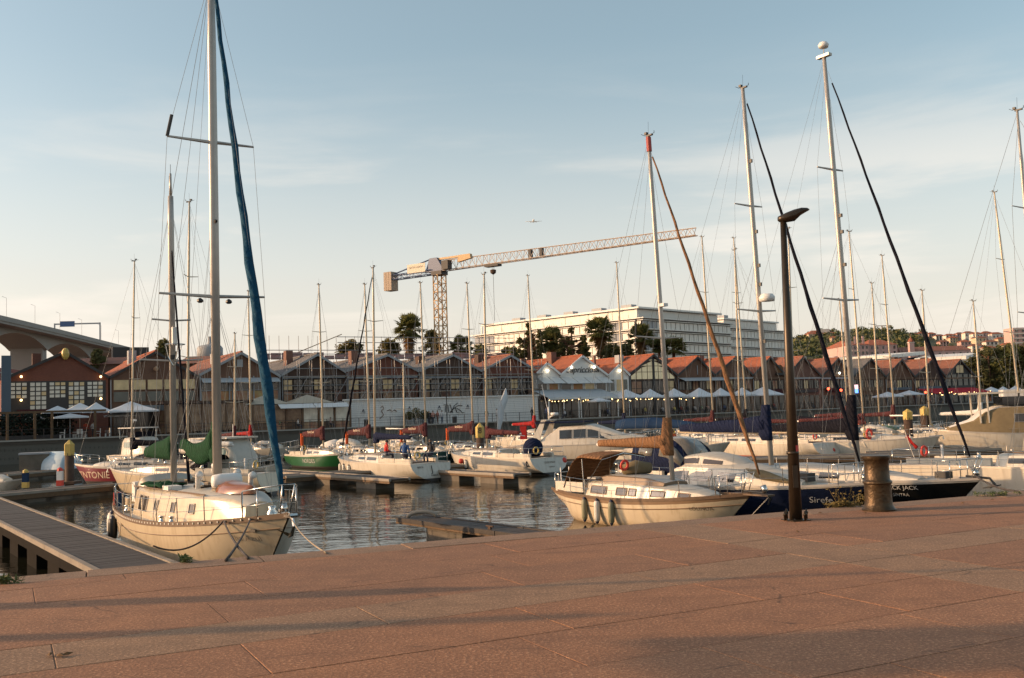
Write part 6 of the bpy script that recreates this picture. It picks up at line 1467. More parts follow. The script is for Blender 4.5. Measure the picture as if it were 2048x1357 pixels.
# ================================================================== beyond the row: crane, offices, viaduct, hill, trees
mat('crane_yellow', (.50, .31, .13), .5, var=.15); mat('crane_pale', (.50, .40, .31), .5, var=.1); mat('crane_blue', (.09, .12, .20), .5); mat('banner', (.62, .56, .44), .7); mat('counterweight', (.42, .33, .25), .8, var=.2)
TWR = D(883, 700, 200); TWR.z = 0
tipp = D(1393, 470, 169); jz = D(884, 545, 200).z
cd = Vector((tipp.x - TWR.x, tipp.y - TWR.y, 0)); JL = cd.length; ca = math.atan2(cd.y, cd.x)
cr_ = thing('tower_crane', 'tall yellow tower crane with blue cabin top and long lattice jib', 'crane', TWR, 0)
def lattice(name, m, parent, a, b, w, h, n, r, tri=False, taper=1.0):
    # four (or three) chords with zigzag braces between a and b; local x along
    a, b = Vector(a), Vector(b); d = (b-a).normalized(); up = Vector((0, 0, 1)) if abs(d.z) < .9 else Vector((0, 1, 0)); sd = d.cross(up).normalized(); up = sd.cross(d)
    mb = MB()
    cs = [(-1, 0), (1, 0), (0, 1)] if tri else [(-1, -1), (1, -1), (1, 1), (-1, 1)]
    P = lambda f, c: a.lerp(b, f) + sd*c[0]*w/2*lerp(1, taper, f) + up*c[1]*(h*lerp(1, taper, f) if tri else h/2)
    for c in cs: mb.tube([P(0, c), P(1, c)], r, 4)
    k = len(cs)
    for i in range(n):
        f0_, f1_ = i/n, (i+1)/n
        for j in range(k):
            c1, c2 = cs[j], cs[(j+1) % k]
            if tri:
                mb.tube([P(f0_, c1), P((f0_+f1_)/2, c2)], r*.55, 3); mb.tube([P((f0_+f1_)/2, c2), P(f1_, c1)], r*.55, 3)
            else:
                mb.tube([P(f0_, c1), P(f1_, c2)] if i % 2 else [P(f0_, c2), P(f1_, c1)], r*.6, 3); mb.tube([P(f1_, c1), P(f1_, c2)], r*.5, 3)
    return mb.build(name, m, parent, recalc=False)
tw = lattice('tower', 'crane_yellow', cr_, (0, 0, 0), (0, 0, jz-.6), 1.9, 1.9, 17, .15); tw.rotation_euler = (0, 0, R(32))
sl = bpy.data.objects.new('slewing_frame', None)
def crp(x, y, z): c, s = math.cos(ca), math.sin(ca); return Vector((x*c - y*s, x*s + y*c, z))
def cpart(o): o.rotation_euler = (0, 0, ca); return o
rise = tipp.z - jz - .3
cpart(lattice('jib', 'crane_pale', cr_, (1.5, 0, jz+.2), (JL, 0, jz+.2+rise), 1.5, 2.1, 34, .10, True, .62))
cpart(MB().box(-1.3, 1.3, -1.1, 1.1, jz-.6, jz+.2).build('slewing_ring', 'frame_dark', cr_))
cpart(MB().prism([(-3.2, -.6, jz+.2), (1.6, -.6, jz+.2), (-.2, -.6, jz+3.0), (-2.0, -.6, jz+3.0)], (0, 1.2, 0)).build('tower_head', 'crane_blue', cr_))
cpart(MB().box(2.0, 3.6, -1.9, -.5, jz+.2, jz+2.0).build('cabin', 'frame_dark', cr_))
cpart(MB().box(-1.0, 5.6, -.25, .25, jz+2.5, jz+2.9).build('tie_bar', 'crane_yellow', cr_)); cpart(MB().prism([(5.0, -.45, jz+1.5), (8.2, -.45, jz+2.0), (8.0, -.45, jz+2.9), (5.2, -.45, jz+2.9)], (0, .8, 0)).build('winch_housing', 'crane_yellow', cr_))
cpart(lattice('counter_jib', 'crane_blue', cr_, (-1.5, 0, jz+.2), (-14, 0, jz+.1), 1.6, .9, 8, .10))
mb = MB(); mb.tube([(-2, 0, jz+3), (-12.5, 0, jz+.8)], .08, 4); mb.tube([(-2, .4, jz+3), (-12.5, .4, jz+.8)], .08, 4); cpart(mb.build('tie_rods', 'crane_blue', cr_))
bn = cpart(MB().box(-7.6, -2.9, -.95, -.88, jz+.4, jz+2.2).build('banner', 'banner', cr_)); flat_text(bn, 'GRUAS LISBOA', .55, (-5.3, -.97, jz+1.5), (R(90), 0, 0), 'lettering_grey'); 
for i, x in enumerate((-13.6, -12.9, -12.2)): cpart(MB().box(x-.32, x+.32, -1.1, 1.1, jz-2.6, jz+1.3).build('counterweight', 'counterweight', cr_))
tx = 8.6*JL/55*1.0 + 4.5; zz = jz + rise*tx/JL
cpart(MB().box(tx-1.6, tx+1.6, -.7, .7, zz-.35, zz+.1).build('trolley', 'frame_dark', cr_)); cpart(MB().lathe([(.1, -1.9), (.55, -1.6), (.6, -1.0), (.2, -.9)], 8, (tx, 0, zz)).build('hook_block', 'pile_rust', cr_)); cpart(MB().tube([(tx, 0, zz-1.9), (tx, 0, zz-11)], .05, 4).build('hoist_rope', 'wire', cr_)); cpart(MB().tube([(tx, -.3, zz-.3), (tx, -.3, zz-1.2)], .05, 4).tube([(tx, .3, zz-.3), (tx, .3, zz-1.2)], .05, 4).build('hook_ropes', 'wire', cr_))
for x in (22.0, 24.5): cpart(MB().box(x-.3, x+.3, -.4, .4, jz+.3+rise*x/JL, jz+1.9+rise*x/JL).build('jib_fitting', 'frame_dark', cr_))

# office buildings
mat('office_white', (.72, .69, .63), .5, var=.06, scale=.2); mat('office_panel', (.68, .64, .57), .45, var=.08, scale=.1); mat('office_gap', (.11, .10, .10), .5); mat('office_glass', (.22, .25, .28), .15, var=.3, scale=.2); mat('office_glass_dark', (.05, .07, .08), .12, var=.4, scale=.2)
def office(label, corner, la, lb_, angA, angB, nfl, fh, zt, glassA, glassB, roofed=True):
    r = thing('office_building', label, 'building', (corner.x, corner.y, 0)); 
    a = Vector((math.cos(angA), math.sin(angA), 0)); b = Vector((math.cos(angB), math.sin(angB), 0))
    na = b.cross(Vector((0, 0, 1))); 
    base = [Vector((0, 0, 0)), a*la, a*la + b*lb_, b*lb_]
    MB().prism(base, (0, 0, zt)).build('core', 'office_gap', r)
    cen = (a*la + b*lb_)/2
    for i in range(nfl):
        z1 = zt - i*fh
        def ring(o, zlo, zhi, m, nm):
            c0 = [cen + (p-cen)*1.0 + ((p-cen).normalized()*o) for p in base]; MB().prism([p + Vector((0, 0, zlo)) for p in c0], (0, 0, zhi-zlo)).build(nm, m, r)
        ring(2.0, z1-.30, z1, 'office_white', 'floor_slab'); ring(1.3, z1-.95, z1-.75, 'office_white', 'sunshade')
        # facade panels on both visible faces
        for d, ln, out, gl in ((a, la, -b, glassA), (b, lb_, -a, glassB)):
            n = int(ln/2.6); mbp, mbg = MB(), MB()
            for k in range(n):
                f = (k+.5)/n; p = d*ln*f + out*.25
                t_ = (mbg if any(g0 <= f <= g1 for g0, g1 in gl) else mbp)
                t_.obox(p + Vector((0, 0, z1 - fh/2 - .5)), d*(ln/n/2-.16), out*.06, Vector((0, 0, fh/2-.66)))
            if mbp.v: tag(mbp.build('panel_row', 'office_panel', r), kind='stuff')
            if mbg.v: tag(mbg.build('window_row', 'office_glass_dark' if lb_ < 52 else 'office_glass', r), kind='stuff')
    if roofed:
        c0 = [cen + (p-cen)*.91 for p in base]; MB().prism([p + Vector((0, 0, zt+.01)) for p in c0], (0, 0, 3.2)).build('penthouse', 'office_panel', r)
        c1 = [cen + (p-cen)*.945 for p in base]; MB().prism([p + Vector((0, 0, zt+3.4)) for p in c1], (0, 0, .6)).build('roof_canopy', 'office_white', r)
        for k in range(5): p = c0[1].lerp(c0[0], (k+.5)/5)*.9 + b*4; MB().obox(p + Vector((0, 0, zt+4.6)), a*2.2, b*1.5, Vector((0, 0, .75))).build('roof_plant', 'frame_grey', r)
        for k in range(20): p = base[1].lerp(base[0], k/19) - b*1.6; MB().obox(p + Vector((0, 0, zt+.55)), a*.05, b*.05, Vector((0, 0, .55))).build('railing_post', 'frame_grey', r)
        for k in range(8): p = c0[1].lerp(c0[0], k/7)*1.03; MB().obox(p + Vector((0, 0, zt+2)), a*.2, b*.2, Vector((0, 0, 2.0))).build('canopy_post', 'office_white', r)
    return r
c1_ = D(1283, 640, 330); l1 = D(950, 672, 386); r1 = D(1421, 648, 374)
angA = math.atan2(l1.y-c1_.y, l1.x-c1_.x); angB = angA - math.pi/2
office('long white office building with stacked sunshades and flat roof canopy', c1_, math.hypot(l1.x-c1_.x, l1.y-c1_.y), math.hypot(r1.x-c1_.x, r1.y-c1_.y), angA, angB, 8, 3.7, c1_.z + .8, [(.10, .22), (.88, .99)], [(.02, .16)])
c2_ = D(1450, 655, 395); office('second white office building with dark glass strip, behind the navy sloop mast', c2_, 42, 46, angA, angB, 8, 3.7, c2_.z, [(.25, .95)], [], True)
MB_ = D(1530, 636, 398)

# viaduct
mat('viaduct', (.29, .275, .25), .85, var=.15, scale=.05); mat('viaduct_red', (.22, .06, .05), .7, var=.2, scale=.1); mat('sign_blue', (.05, .10, .22), .5)
va, vb = D(0, 640, 300), D(262, 700, 436)
vd = Vector((vb.x-va.x, vb.y-va.y, 0)); vl = vd.length; vd.normalize(); vs_ = Vector((vd.y, -vd.x, 0)); vang = math.atan2(vd.y, vd.x)
zd = D(0, 628, 300).z - 4.2
br = thing('viaduct', 'pale concrete motorway viaduct with arched girders on tall piers, far left', 'bridge', (va.x, va.y, 0), vang)
# local: x along (away), y left; deck spans
span = 42.5; px1 = D(60, 690, 322); x_p = (Vector((px1.x-va.x, px1.y-va.y, 0))).dot(vd)
xs = [x_p + span*k for k in range(-4, 12)]
zdk = lambda x: zd - max(0, x)*.010
for xa, xb in zip(xs, xs[1:]):
    n = 12; topp, bot = [], []
    for i in range(n+1):
        f = i/n; x = lerp(xa, xb, f); topp.append((x, -6, zdk(x)-1.0)); bot.append((x, -6, zdk(x) - 1.9 - 3.6*abs(2*f-1)**2.2))
    mb = MB()
    for i in range(n):
        for y0, y1 in ((-6, 6),):
            p = [(topp[i][0], y0, topp[i][2]), (topp[i+1][0], y0, topp[i+1][2]), (bot[i+1][0], y0, bot[i+1][2]), (bot[i][0], y0, bot[i][2])]
            q = [(x, y1, z) for x, _, z in p]
            mb.add(p + q, [(0, 1, 2, 3), (7, 6, 5, 4), (3, 2, 6, 7)])
    mb.build('girder', 'viaduct', br)
    MB().prism([(xa, -10, zdk(xa)-1), (xb, -10, zdk(xb)-1), (xb, -10, zdk(xb)), (xa, -10, zdk(xa))], (0, 20, 0)).build('deck', 'viaduct', br)
    MB().prism([(xa, -10.3, zdk(xa)-.3), (xb, -10.3, zdk(xb)-.3), (xb, -10.3, zdk(xb)+1.1), (xa, -10.3, zdk(xa)+1.1)], (0, .3, 0)).build('parapet', 'viaduct', br)
for x in xs: MB().box(x-1.8, x+1.8, -5.0, 5.0, 0, zdk(x)-4.5).build('pier', 'viaduct', br)
MB().prism([(xs[0], -9.0, zd-16.5), (xs[-1], -9.0, zdk(xs[-1])-14.5), (xs[-1], -9.0, zdk(xs[-1])-11.8), (xs[0], -9.0, zd-12.6)], (0, 6, 0)).build('railway_girder', 'viaduct_red', br)
MB().prism([(xs[0], -9.2, zd-14.2), (xs[-1], -9.2, zdk(xs[-1])-13.1), (xs[-1], -9.2, zdk(xs[-1])-12.8), (xs[0], -9.2, zd-13.8)], (0, .3, 0)).build('railway_handrail', 'viaduct', br)
sgx = (D(150, 660, 362) - Vector((va.x, va.y, 0))); sgx = Vector((sgx.x, sgx.y, 0)).dot(vd)
mb = MB(); mb.beam((sgx, -10, zdk(sgx)), (sgx, -10, zdk(sgx)+7.5), .4, .4); mb.beam((sgx, 6, zdk(sgx)), (sgx, 6, zdk(sgx)+7.5), .4, .4); mb.beam((sgx, -10, zdk(sgx)+7.2), (sgx, 6, zdk(sgx)+7.2), .5, .5); mb.build('sign_gantry', 'frame_grey', br)
MB().box(sgx-.3, sgx+.2, -1, 4, zdk(sgx)+6.2, zdk(sgx)+8.2).build('gantry_sign', 'sign_blue', br)
for k in range(-2, 9):
    x = x_p + k*21.0; mb = MB(); mb.tube([(x, -9.8, zdk(x)), (x, -9.8, zdk(x)+6.5), (x, -8.6, zdk(x)+7.0)], .05, 4); mb.build('road_lamp', 'frame_grey', br)
# low red-roofed sheds and a water tank behind the left warehouses
p = D(262, 706, 190); r = thing('roof_plant_unit', 'pair of dark ventilation boxes on the roofs left of the ketch', 'roof unit', (p.x, p.y, 0), FT)
for x in (-1.9, 1.6): MB().box(x-1.5, x+1.5, -1, 1, p.z-1.2, p.z+1.0).build('fan_box', 'frame_dark', r)
MB().box(-4, 4, -1.5, 1.5, 0, p.z-1.2).build('stack', 'brick_dark', r)
p = D(420, 700, 180); r = thing('water_tank', 'grey roof tank with a short chimney behind the ketch main mast', 'tank', (p.x, p.y, 0), 0)
MB().lathe([(2.0, p.z-1.8), (2.3, p.z-1.4), (2.3, p.z+.3), (2.0, p.z+.7), (.5, p.z+1.0)], 14).build('tank', 'frame_grey', r, True); MB().lathe([(.55, p.z+.9), (.35, p.z+1.6), (.35, p.z+2.4)], 8).build('chimney', 'frame_grey', r); MB().box(-2.2, 2.2, -2, 2, 0, p.z-1.8).build('stand', 'brick_dark', r)
for i, (p0, p1, yt, Y, lb) in enumerate(((120, 300, 716, 175, 'long dark red-roofed shed behind the second warehouse'), (380, 470, 712, 165, 'dark red shed roof behind the grey-trimmed restaurant'))):
    a_, b_ = D(p0, yt+6, Y), D(p1, yt+6, Y); r = thing('shed', lb, 'shed', ((a_.x+b_.x)/2, Y, 0)); w = (b_.x-a_.x)/2; zt = D((p0+p1)/2, yt, Y).z
    MB().box(-w, w, -6, 6, 0, zt-1.5).build('wall', 'brick_dark', r); MB().prism([(-w-.3, -6.5, zt-1.5), (-w-.3, 0, zt), (-w-.3, 6.5, zt-1.5)], (2*w+.6, 0, 0)).build('roof', 'roof_tile_old', r)

# trees
def palm(label, px, py_top, Y, h_crown, m='foliage', skirt=True, nf=64, seed=0):
    rr = random.Random(seed); c = D(px, py_top + h_crown*F/Y*.45, Y); r = thing('palm_tree', label, 'palm', (c.x, c.y, 0), 0, 'palms behind the warehouses')
    MB().tube([(0, 0, 0), (.1, 0, c.z*.5), (0, 0, c.z)], [.42, .30, .32], 8).build('trunk', 'trunk', r, True)
    mb = MB(); R0 = h_crown*.62
    for k in range(nf):
        az = rr.uniform(0, 2*math.pi); el = rr.uniform(-.55, 1.35); d = Vector((math.cos(az)*math.cos(el), math.sin(az)*math.cos(el), math.sin(el)))
        L_ = R0*rr.uniform(.75, 1.1); stem = Vector((0, 0, c.z)) + d*L_*.45; sd = d.cross(Vector((0, 0, 1)))
        sd = sd.normalized() if sd.length > .01 else Vector((1, 0, 0)); up = sd.cross(d)
        for j in range(11):
            t_ = (j-5)/5; dd = (d*math.cos(t_*1.15) + sd*math.sin(t_*1.15) + up*.1 - Vector((0, 0, .22*abs(t_)))).normalized(); q = stem + dd*L_*.62*(1-.2*abs(t_)); w_ = up.cross(dd).normalized()*.20
            mb.add([stem, stem + dd*L_*.3 + w_, q - Vector((0, 0, .12*L_)), stem + dd*L_*.3 - w_], [(0, 1, 2, 3)])
        mb.tube([Vector((0, 0, c.z)), stem], .03, 3)
    mb.build('crown', m, r, recalc=False)
    if skirt:
        mb = MB()
        for k in range(420):
            az = rr.uniform(0, 2*math.pi); z = c.z - rr.uniform(.1, h_crown*.75); rad = h_crown*.32*(1-(c.z-z)/h_crown*.7); p_ = Vector((math.cos(az)*.25, math.sin(az)*.25, z+.5)); q = Vector((math.cos(az)*rad*rr.uniform(.7, 1.15), math.sin(az)*rad*rr.uniform(.7, 1.15), z-.5)); w_ = Vector((-math.sin(az), math.cos(az), 0))*.20
            mb.add([p_ - w_, p_ + w_, q + w_*.4, q - w_*.4], [(0, 1, 2, 3)])
        mb.build('dead_fronds', 'foliage_dry', r, recalc=False)
palm('tall palm with round crown left of the crane tower', 818, 632, 200, 6.4, seed=1)
palm('low palm crown just right of the crane tower', 922, 674, 200, 4.6, skirt=False, seed=2)
palm('tall shaggy palm before the middle of the long office building', 1200, 636, 210, 6.6, seed=3)
palm('broad palm with brown skirt before the office building corner', 1281, 652, 210, 6.0, seed=4)
palm('low palm right of the tan sloop mast', 1347, 676, 210, 5.0, 'foliage', False, seed=5)
palm('brown shaggy palm between two dark conifers', 1104, 658, 210, 6.0, seed=6)
palm('small palm behind the tan sloop mast', 1318, 680, 212, 3.6, 'foliage', False, seed=7)
def tree(label, px, py_top, py_bot, hw, Y, m='foliage_dark', kind='cone', seed=0, n=3600, leaf=.42, group='trees behind the warehouses', name='tree'):
    rr = random.Random(seed); top = D(px, py_top, Y); bot = D(px, py_bot, Y); w = hw*Y/F; r = thing(name, label, 'tree', (top.x, top.y, 0), 0, group)
    MB().tube([(0, 0, 0), (0, 0, lerp(bot.z, top.z, .35)), (0, 0, lerp(bot.z, top.z, .9))], [w*.10+.12, w*.07+.08, .04], 6).build('trunk', 'trunk', r, True)
    H_ = top.z - bot.z; cl = []
    for k in range(46):
        f = rr.random()**.8
        rad = w*(1-f)**.75 if kind == 'cone' else w*math.sqrt(max(.05, 1-(2*f-1)**2))
        a = rr.uniform(0, 2*math.pi); q = rad*rr.uniform(.35, .95); cl.append((Vector((q*math.cos(a), q*math.sin(a), bot.z + H_*f*.96)), max(.35, w*rr.uniform(.22, .42)*(1.1-.6*f if kind == 'cone' else 1))))
    if kind == 'cone':                                  # several ragged upright spires
        cl = []; sp = []
        for q in range(8):
            a = rr.uniform(0, 2*math.pi); o = w*.72*rr.random()**.6; hh = H_*(1.0 if q == 0 else rr.uniform(.45, .92)); o = 0 if q == 0 else o
            sp.append((o*math.cos(a), o*math.sin(a), hh))
        for k in range(150):
            x_, y_, hh = sp[k % 8]; f = rr.random(); rad = w*.36*(1-f)**.8*rr.uniform(.3, 1.15); a = rr.uniform(0, 2*math.pi)
            cl.append((Vector((x_ + rad*math.cos(a), y_ + rad*math.sin(a), bot.z + hh*f)), w*rr.uniform(.05, .12)))
    mb = MB(); mb2 = MB()
    for c, rad in cl: mb2.tube([(0, 0, max(0.5, c.z - rad*1.5)), c], .05, 3)
    mb2.build('limbs', 'trunk', r, recalc=False)
    for k in range(n):
        c, rad = cl[k % len(cl)]; d = Vector((rr.gauss(0, 1), rr.gauss(0, 1), rr.gauss(0, .7))); d = d.normalized()*rad*rr.random()**.45; p_ = c + d
        a = Vector((rr.gauss(0, 1), rr.gauss(0, 1), rr.gauss(0, .8))).normalized(); b = a.orthogonal().normalized(); s_ = leaf*rr.uniform(.5, 1.2)
        mb.add([p_ - a*s_, p_ + b*s_*.5, p_ + a*s_, p_ - b*s_*.5], [(0, 1, 2, 3)])
    mb.build('crown', m, r, recalc=False)
tree('dark spiky conifer left of the brown palm before the office', 1056, 648, 724, 46, 205, seed=1, n=3800)
tree('dark spiky conifer right of the brown palm before the office', 1142, 644, 724, 42, 205, seed=2, n=3800)
tree('small dark tree right of the shaggy palm', 1222, 690, 722, 18, 205, 'foliage_dark', 'round', seed=3, n=1400)
tree('dark tree left of the broad palm', 1252, 690, 722, 16, 206, 'foliage_dark', 'round', seed=4, n=1200)
tree('dark tree just left of the crane tower', 862, 664, 715, 22, 205, 'foliage_dark', 'round', seed=5, n=2000)
tree('low dark tree left of the tall round palm', 778, 682, 715, 22, 205, 'foliage_olive', 'round', seed=6, n=1600)
tree('dark bush behind the roof netting', 700, 684, 712, 26, 200, 'foliage_olive', 'round', seed=7, n=1500)
tree('dark tree behind the second warehouse roof', 330, 682, 730, 20, 150, 'foliage_dark', 'round', seed=8, n=1600)
tree('small dark tree left of the ketch main mast', 195, 700, 745, 16, 170, 'foliage_dark', 'round', seed=18, n=1000)
tree('thin tree behind the office building left end', 1020, 694, 724, 20, 215, 'foliage', 'round', seed=9, n=1400)
tree('hazel green tree at the left foot of the office building', 960, 690, 722, 16, 215, 'foliage', 'round', seed=19, n=1000)
for i, (px, yt, yb, hw, m) in enumerate(((1975, 692, 790, 34, 'foliage_dark'), (2012, 684, 790, 36, 'foliage'), (2046, 690, 790, 34, 'foliage_olive'), (1946, 715, 785, 20, 'foliage_dark'))):
    tree(('broad dark tree behind the red awning', 'tall green tree right of the glass-fronted gable', 'olive tree at the right edge of the photo', 'small dark tree touching the glass-fronted gable')[i], px, yt, yb, hw, 215, m, 'round', seed=20+i, n=3000)

# hill with houses on the right
mat('wood_green', (.115, .125, .05), .9, var=.45, scale=.05); mat('wood_olive', (.15, .135, .055), .9, var=.4, scale=.05); mat('hill_green', (.085, .09, .04), .95, var=.4, scale=.03); mat('pink_render', (.52, .33, .29), .85, var=.1, scale=.1); mat('white_house', (.66, .58, .50), .85, var=.1, scale=.1); mat('ochre_house', (.55, .42, .28), .85, var=.1, scale=.1)
prof = [(1500, 718), (1560, 690), (1605, 672), (1640, 667), (1690, 664), (1730, 659), (1780, 661), (1830, 668), (1880, 672), (1940, 668), (2000, 672), (2060, 680), (2140, 690), (2260, 700)]
secs = []
def crest(px): return stable(prof, px)
def slope(px, f):                                       # f 0..1 from the foot to the crest of the hill
    return D(px, lerp(724, crest(px), f), lerp(520, 760, f))
for k in range(8):
    f = min(1, k/6)
    rowp = []
    for px, py in prof:
        q = slope(px, f)
        if k == 0: q.z = -1
        if k == 7: q = Vector((q.x*1.15, q.y*1.15, q.z*.7))
        rowp.append(tuple(q))
    secs.append(rowp)
hl = MB().loft(secs).build('hill', 'hill_green', None, True); tag(hl, kind='structure')
rr = random.Random(3); mb = MB(); me_v = hl.data.vertices
nprof = len(prof)
for k in range(760):                                   # the wood on the hill reads as one mass
    i = rr.uniform(0, nprof-1.01); j = rr.uniform(.6, 5.95); i0, j0 = int(i), int(j); fi, fj = i-i0, j-j0
    g_ = lambda a, b: Vector(secs[b][a])
    p_ = g_(i0, j0).lerp(g_(i0+1, j0), fi).lerp(g_(i0, j0+1).lerp(g_(i0+1, j0+1), fi), fj); rad = rr.uniform(2.0, 5.0)
    if i > 7.4 and rr.random() < .78: continue
    if i > 7.4: rad *= .6
    for q in range(26):
        d = Vector((rr.gauss(0, 1), rr.gauss(0, 1), abs(rr.gauss(0, .8)))).normalized()*rad*rr.uniform(.6, 1); c = p_ + d; a = Vector((rr.gauss(0, 1), rr.gauss(0, 1), rr.gauss(0, 1))).normalized(); b = a.orthogonal().normalized(); s_ = rad*.34
        mb.add([c - a*s_, c + b*s_*.6, c + a*s_, c - b*s_*.6], [(0, 1, 2, 3)], rr.choice((0, 0, 1)))
wd = mb.build('hill_wood', ['wood_green', 'wood_olive'], None, recalc=False); tag(wd, 'green wood covering the distant hill on the right', 'wood', kind='stuff')
def house(label, p0, p1, y_eave, y_base, Y, m, hip=.35, name='house', nw=4, nf=2, roofm='roof_tile', group='houses on the distant hill', depth=None, rz=0.0, roof_h=None):
    if Y > 520:
        pm = (p0+p1)/2; Y = slope(pm, max(.05, min(1, (724-y_base)/(724-crest(pm))))).y - 3
    a_, b_ = D(p0, y_eave, Y), D(p1, y_eave, Y); zb = D((p0+p1)/2, y_base, Y).z - 6; w = (b_.x-a_.x); d = depth or max(6, w*.6); r = thing(name, label, 'house', (a_.x, Y, 0), rz, group); zt = (a_.z+b_.z)/2
    MB().box(0, w, 0, d, zb, zt).build('wall', m, r)
    rh = roof_h or min(3.5, d*.22); e = .4; ins = min(w, d)*hip
    mb = MB(); mb.add([(-e, -e, zt), (w+e, -e, zt), (w+e, d+e, zt), (-e, d+e, zt), (ins, d/2, zt+rh), (w-ins, d/2, zt+rh)], [(0, 1, 5, 4), (1, 2, 5), (2, 3, 4, 5), (3, 0, 4), (0, 3, 2, 1)]); mb.build('roof', roofm, r)
    hh = (zt - (zb+6))/nf
    wv = MB().box(-.45, .45, -.06, .05, -.7, .7).mesh('window', 'glass_dark')
    for i in range(nw):
        for j in range(nf): put('window', wv, r, ((i+.5)*w/nw, -.02, zt - hh*(j+.5)))
    return r, w, zt
r, w, zt = house('large pink mansion with red hipped roof below the hill', 1698, 1737, 690, 712, 470, 'pink_render', .3, 'mansion', 5, 2, depth=40, roof_h=3.2)
for x in (1, w*.5, w*.9): MB().box(x-.5, x+.5, 4, 5, zt, zt+4.2).build('chimney', 'pink_render', r)
r, w, zt = house('shaded pink wing of the mansion below the hill', 1738, 1794, 690, 712, 476, 'pink_render', .3, 'mansion_wing', 5, 2, depth=22, roof_h=3.2)
house('long low pink building right of the pink mansion', 1803, 1942, 702, 716, 480, 'pink_render', .1, 'long_building', 10, 1, 'roof_tile_old', depth=14, roof_h=2.5)
r, w, zt = house('white villa crowning the wooded hill, right of the lamp post', 1617, 1672, 668, 674, 700, 'ochre_house', .3, 'villa', 6, 1, depth=14); MB().box(w*.45, w*.8, 2, 9, zt, zt+3.6).build('upper_storey', 'white_house', r)
house('small ochre house among the trees under the hill villa', 1663, 1676, 676, 684, 660, 'ochre_house', .3, nw=2, nf=1)
q = D(1822, 690, 465); r = thing('clock_tower', 'small pink tower with pointed roof right of the pink mansion', 'tower', (q.x, q.y, 0)); zt = D(1822, 684, 465).z
MB().box(-1.1, 1.1, -1.1, 1.1, 0, zt).build('shaft', 'pink_render', r); MB().lathe([(1.5, zt), (1.3, zt+.8), (.3, zt+2.0), (.05, zt+2.6)], 8).build('roof', 'roof_tile', r); MB().box(-1.3, 1.3, -1.3, 1.3, zt-.5, zt-.2).build('cornice', 'white_house', r)
names = ['white', 'cream', 'pale pink', 'ochre']
k = 0; used = set()
for (p0, p1, ye, yb, Y) in ((1822, 1838, 669, 675, 760), (1838, 1856, 667, 676, 780), (1858, 1872, 668, 676, 765), (1872, 1890, 672, 680, 740), (1892, 1912, 671, 682, 720), (1900, 1916, 676, 686, 690), (1914, 1930, 668, 680, 740), (1930, 1948, 666, 684, 720), (1946, 1966, 668, 688, 700), (1950, 1972, 676, 692, 660), (1966, 1984, 666, 684, 730), (1984, 2006, 668, 690, 710), (1972, 1996, 684, 698, 620), (1996, 2018, 678, 696, 640), (1922, 1942, 684, 698, 610), (1944, 1968, 692, 704, 570), (1968, 1994, 696, 708, 540), (2006, 2030, 690, 706, 560), (1880, 1898, 684, 694, 640), (2016, 2026, 664, 676, 760)):
    m = ('white_house', 'ochre_house', 'pink_render', 'white_house')[k % 4]
    house('%s hillside house, %s from the left in the cluster of hillside houses' % (names[(0, 3, 2, 0)[k % 4]], ORD[k]), p0, p1, ye, yb, Y, m, .3, nw=3, nf=2, roofm='roof_tile' if k % 3 else 'roof_tile_old'); k += 1
a_ = D(2026, 656, 600); r = thing('apartment_block', 'tall salmon apartment block on the hill at the right edge', 'building', (a_.x, a_.y, 0)); MB().box(0, 16, 0, 12, 0, a_.z).build('wall', 'pink_render', r)
for j in range(7): MB().box(-.6, 16.4, -.7, .1, a_.z-2.8*j-1.2, a_.z-2.8*j-.5).build('balcony', 'white_house', r)
wv = MB().box(-.8, .8, -.06, .05, -.7, .7).mesh('window', 'glass_dark')
for j in range(7):
    for i in range(4): put('window', wv, r, (2 + i*4, -.02, a_.z-2.8*j-2.1))
# white flat roofs (station canopy) in front of the pink buildings
for i, (p0, p1, y, Y, lb) in enumerate(((1690, 1795, 713, 300, 'long grey flat roof edge below the pink mansion'), (1782, 1850, 708, 290, 'white wedge-shaped canopy roof below the pink tower'), (1850, 1935, 712, 300, 'grey flat roof behind the dark gables'), (1932, 1962, 710, 285, 'bright white roof edge left of the right-hand trees'))):
    a_, b_ = D(p0, y+ (2 if i in (1, 3) else 0), Y), D(p1, y - (5 if i in (1, 3) else 0), Y+ (25 if i in (1, 3) else 0)); r = thing('flat_roof_building', lb, 'building', (a_.x, a_.y, 0), math.atan2(b_.y-a_.y, b_.x-a_.x)); w = math.hypot(b_.x-a_.x, b_.y-a_.y)
    MB().prism([(0, 0, a_.z-1), (w, 0, b_.z-1), (w, 0, b_.z), (0, 0, a_.z)], (0, 14, 0)).build('roof', 'office_white' if i in (1, 3) else 'frame_grey', r); MB().box(.5, w-.5, .5, 13, 0, min(a_.z, b_.z)-1.02).build('wall', 'office_glass', r)
# small distant crane on the hill
q = D(1764, 652, 900); r = thing('distant_crane', 'tiny pale crane far behind the wooded hill', 'crane', (q.x, q.y, 0)); MB().beam((0, 0, 0), (0, 0, q.z), 1.0, 1.0, (1, 0, 0)).build('tower', 'crane_pale', r); MB().beam((-6, 0, q.z), (8, 0, q.z), .7, .7).build('jib', 'crane_pale', r)

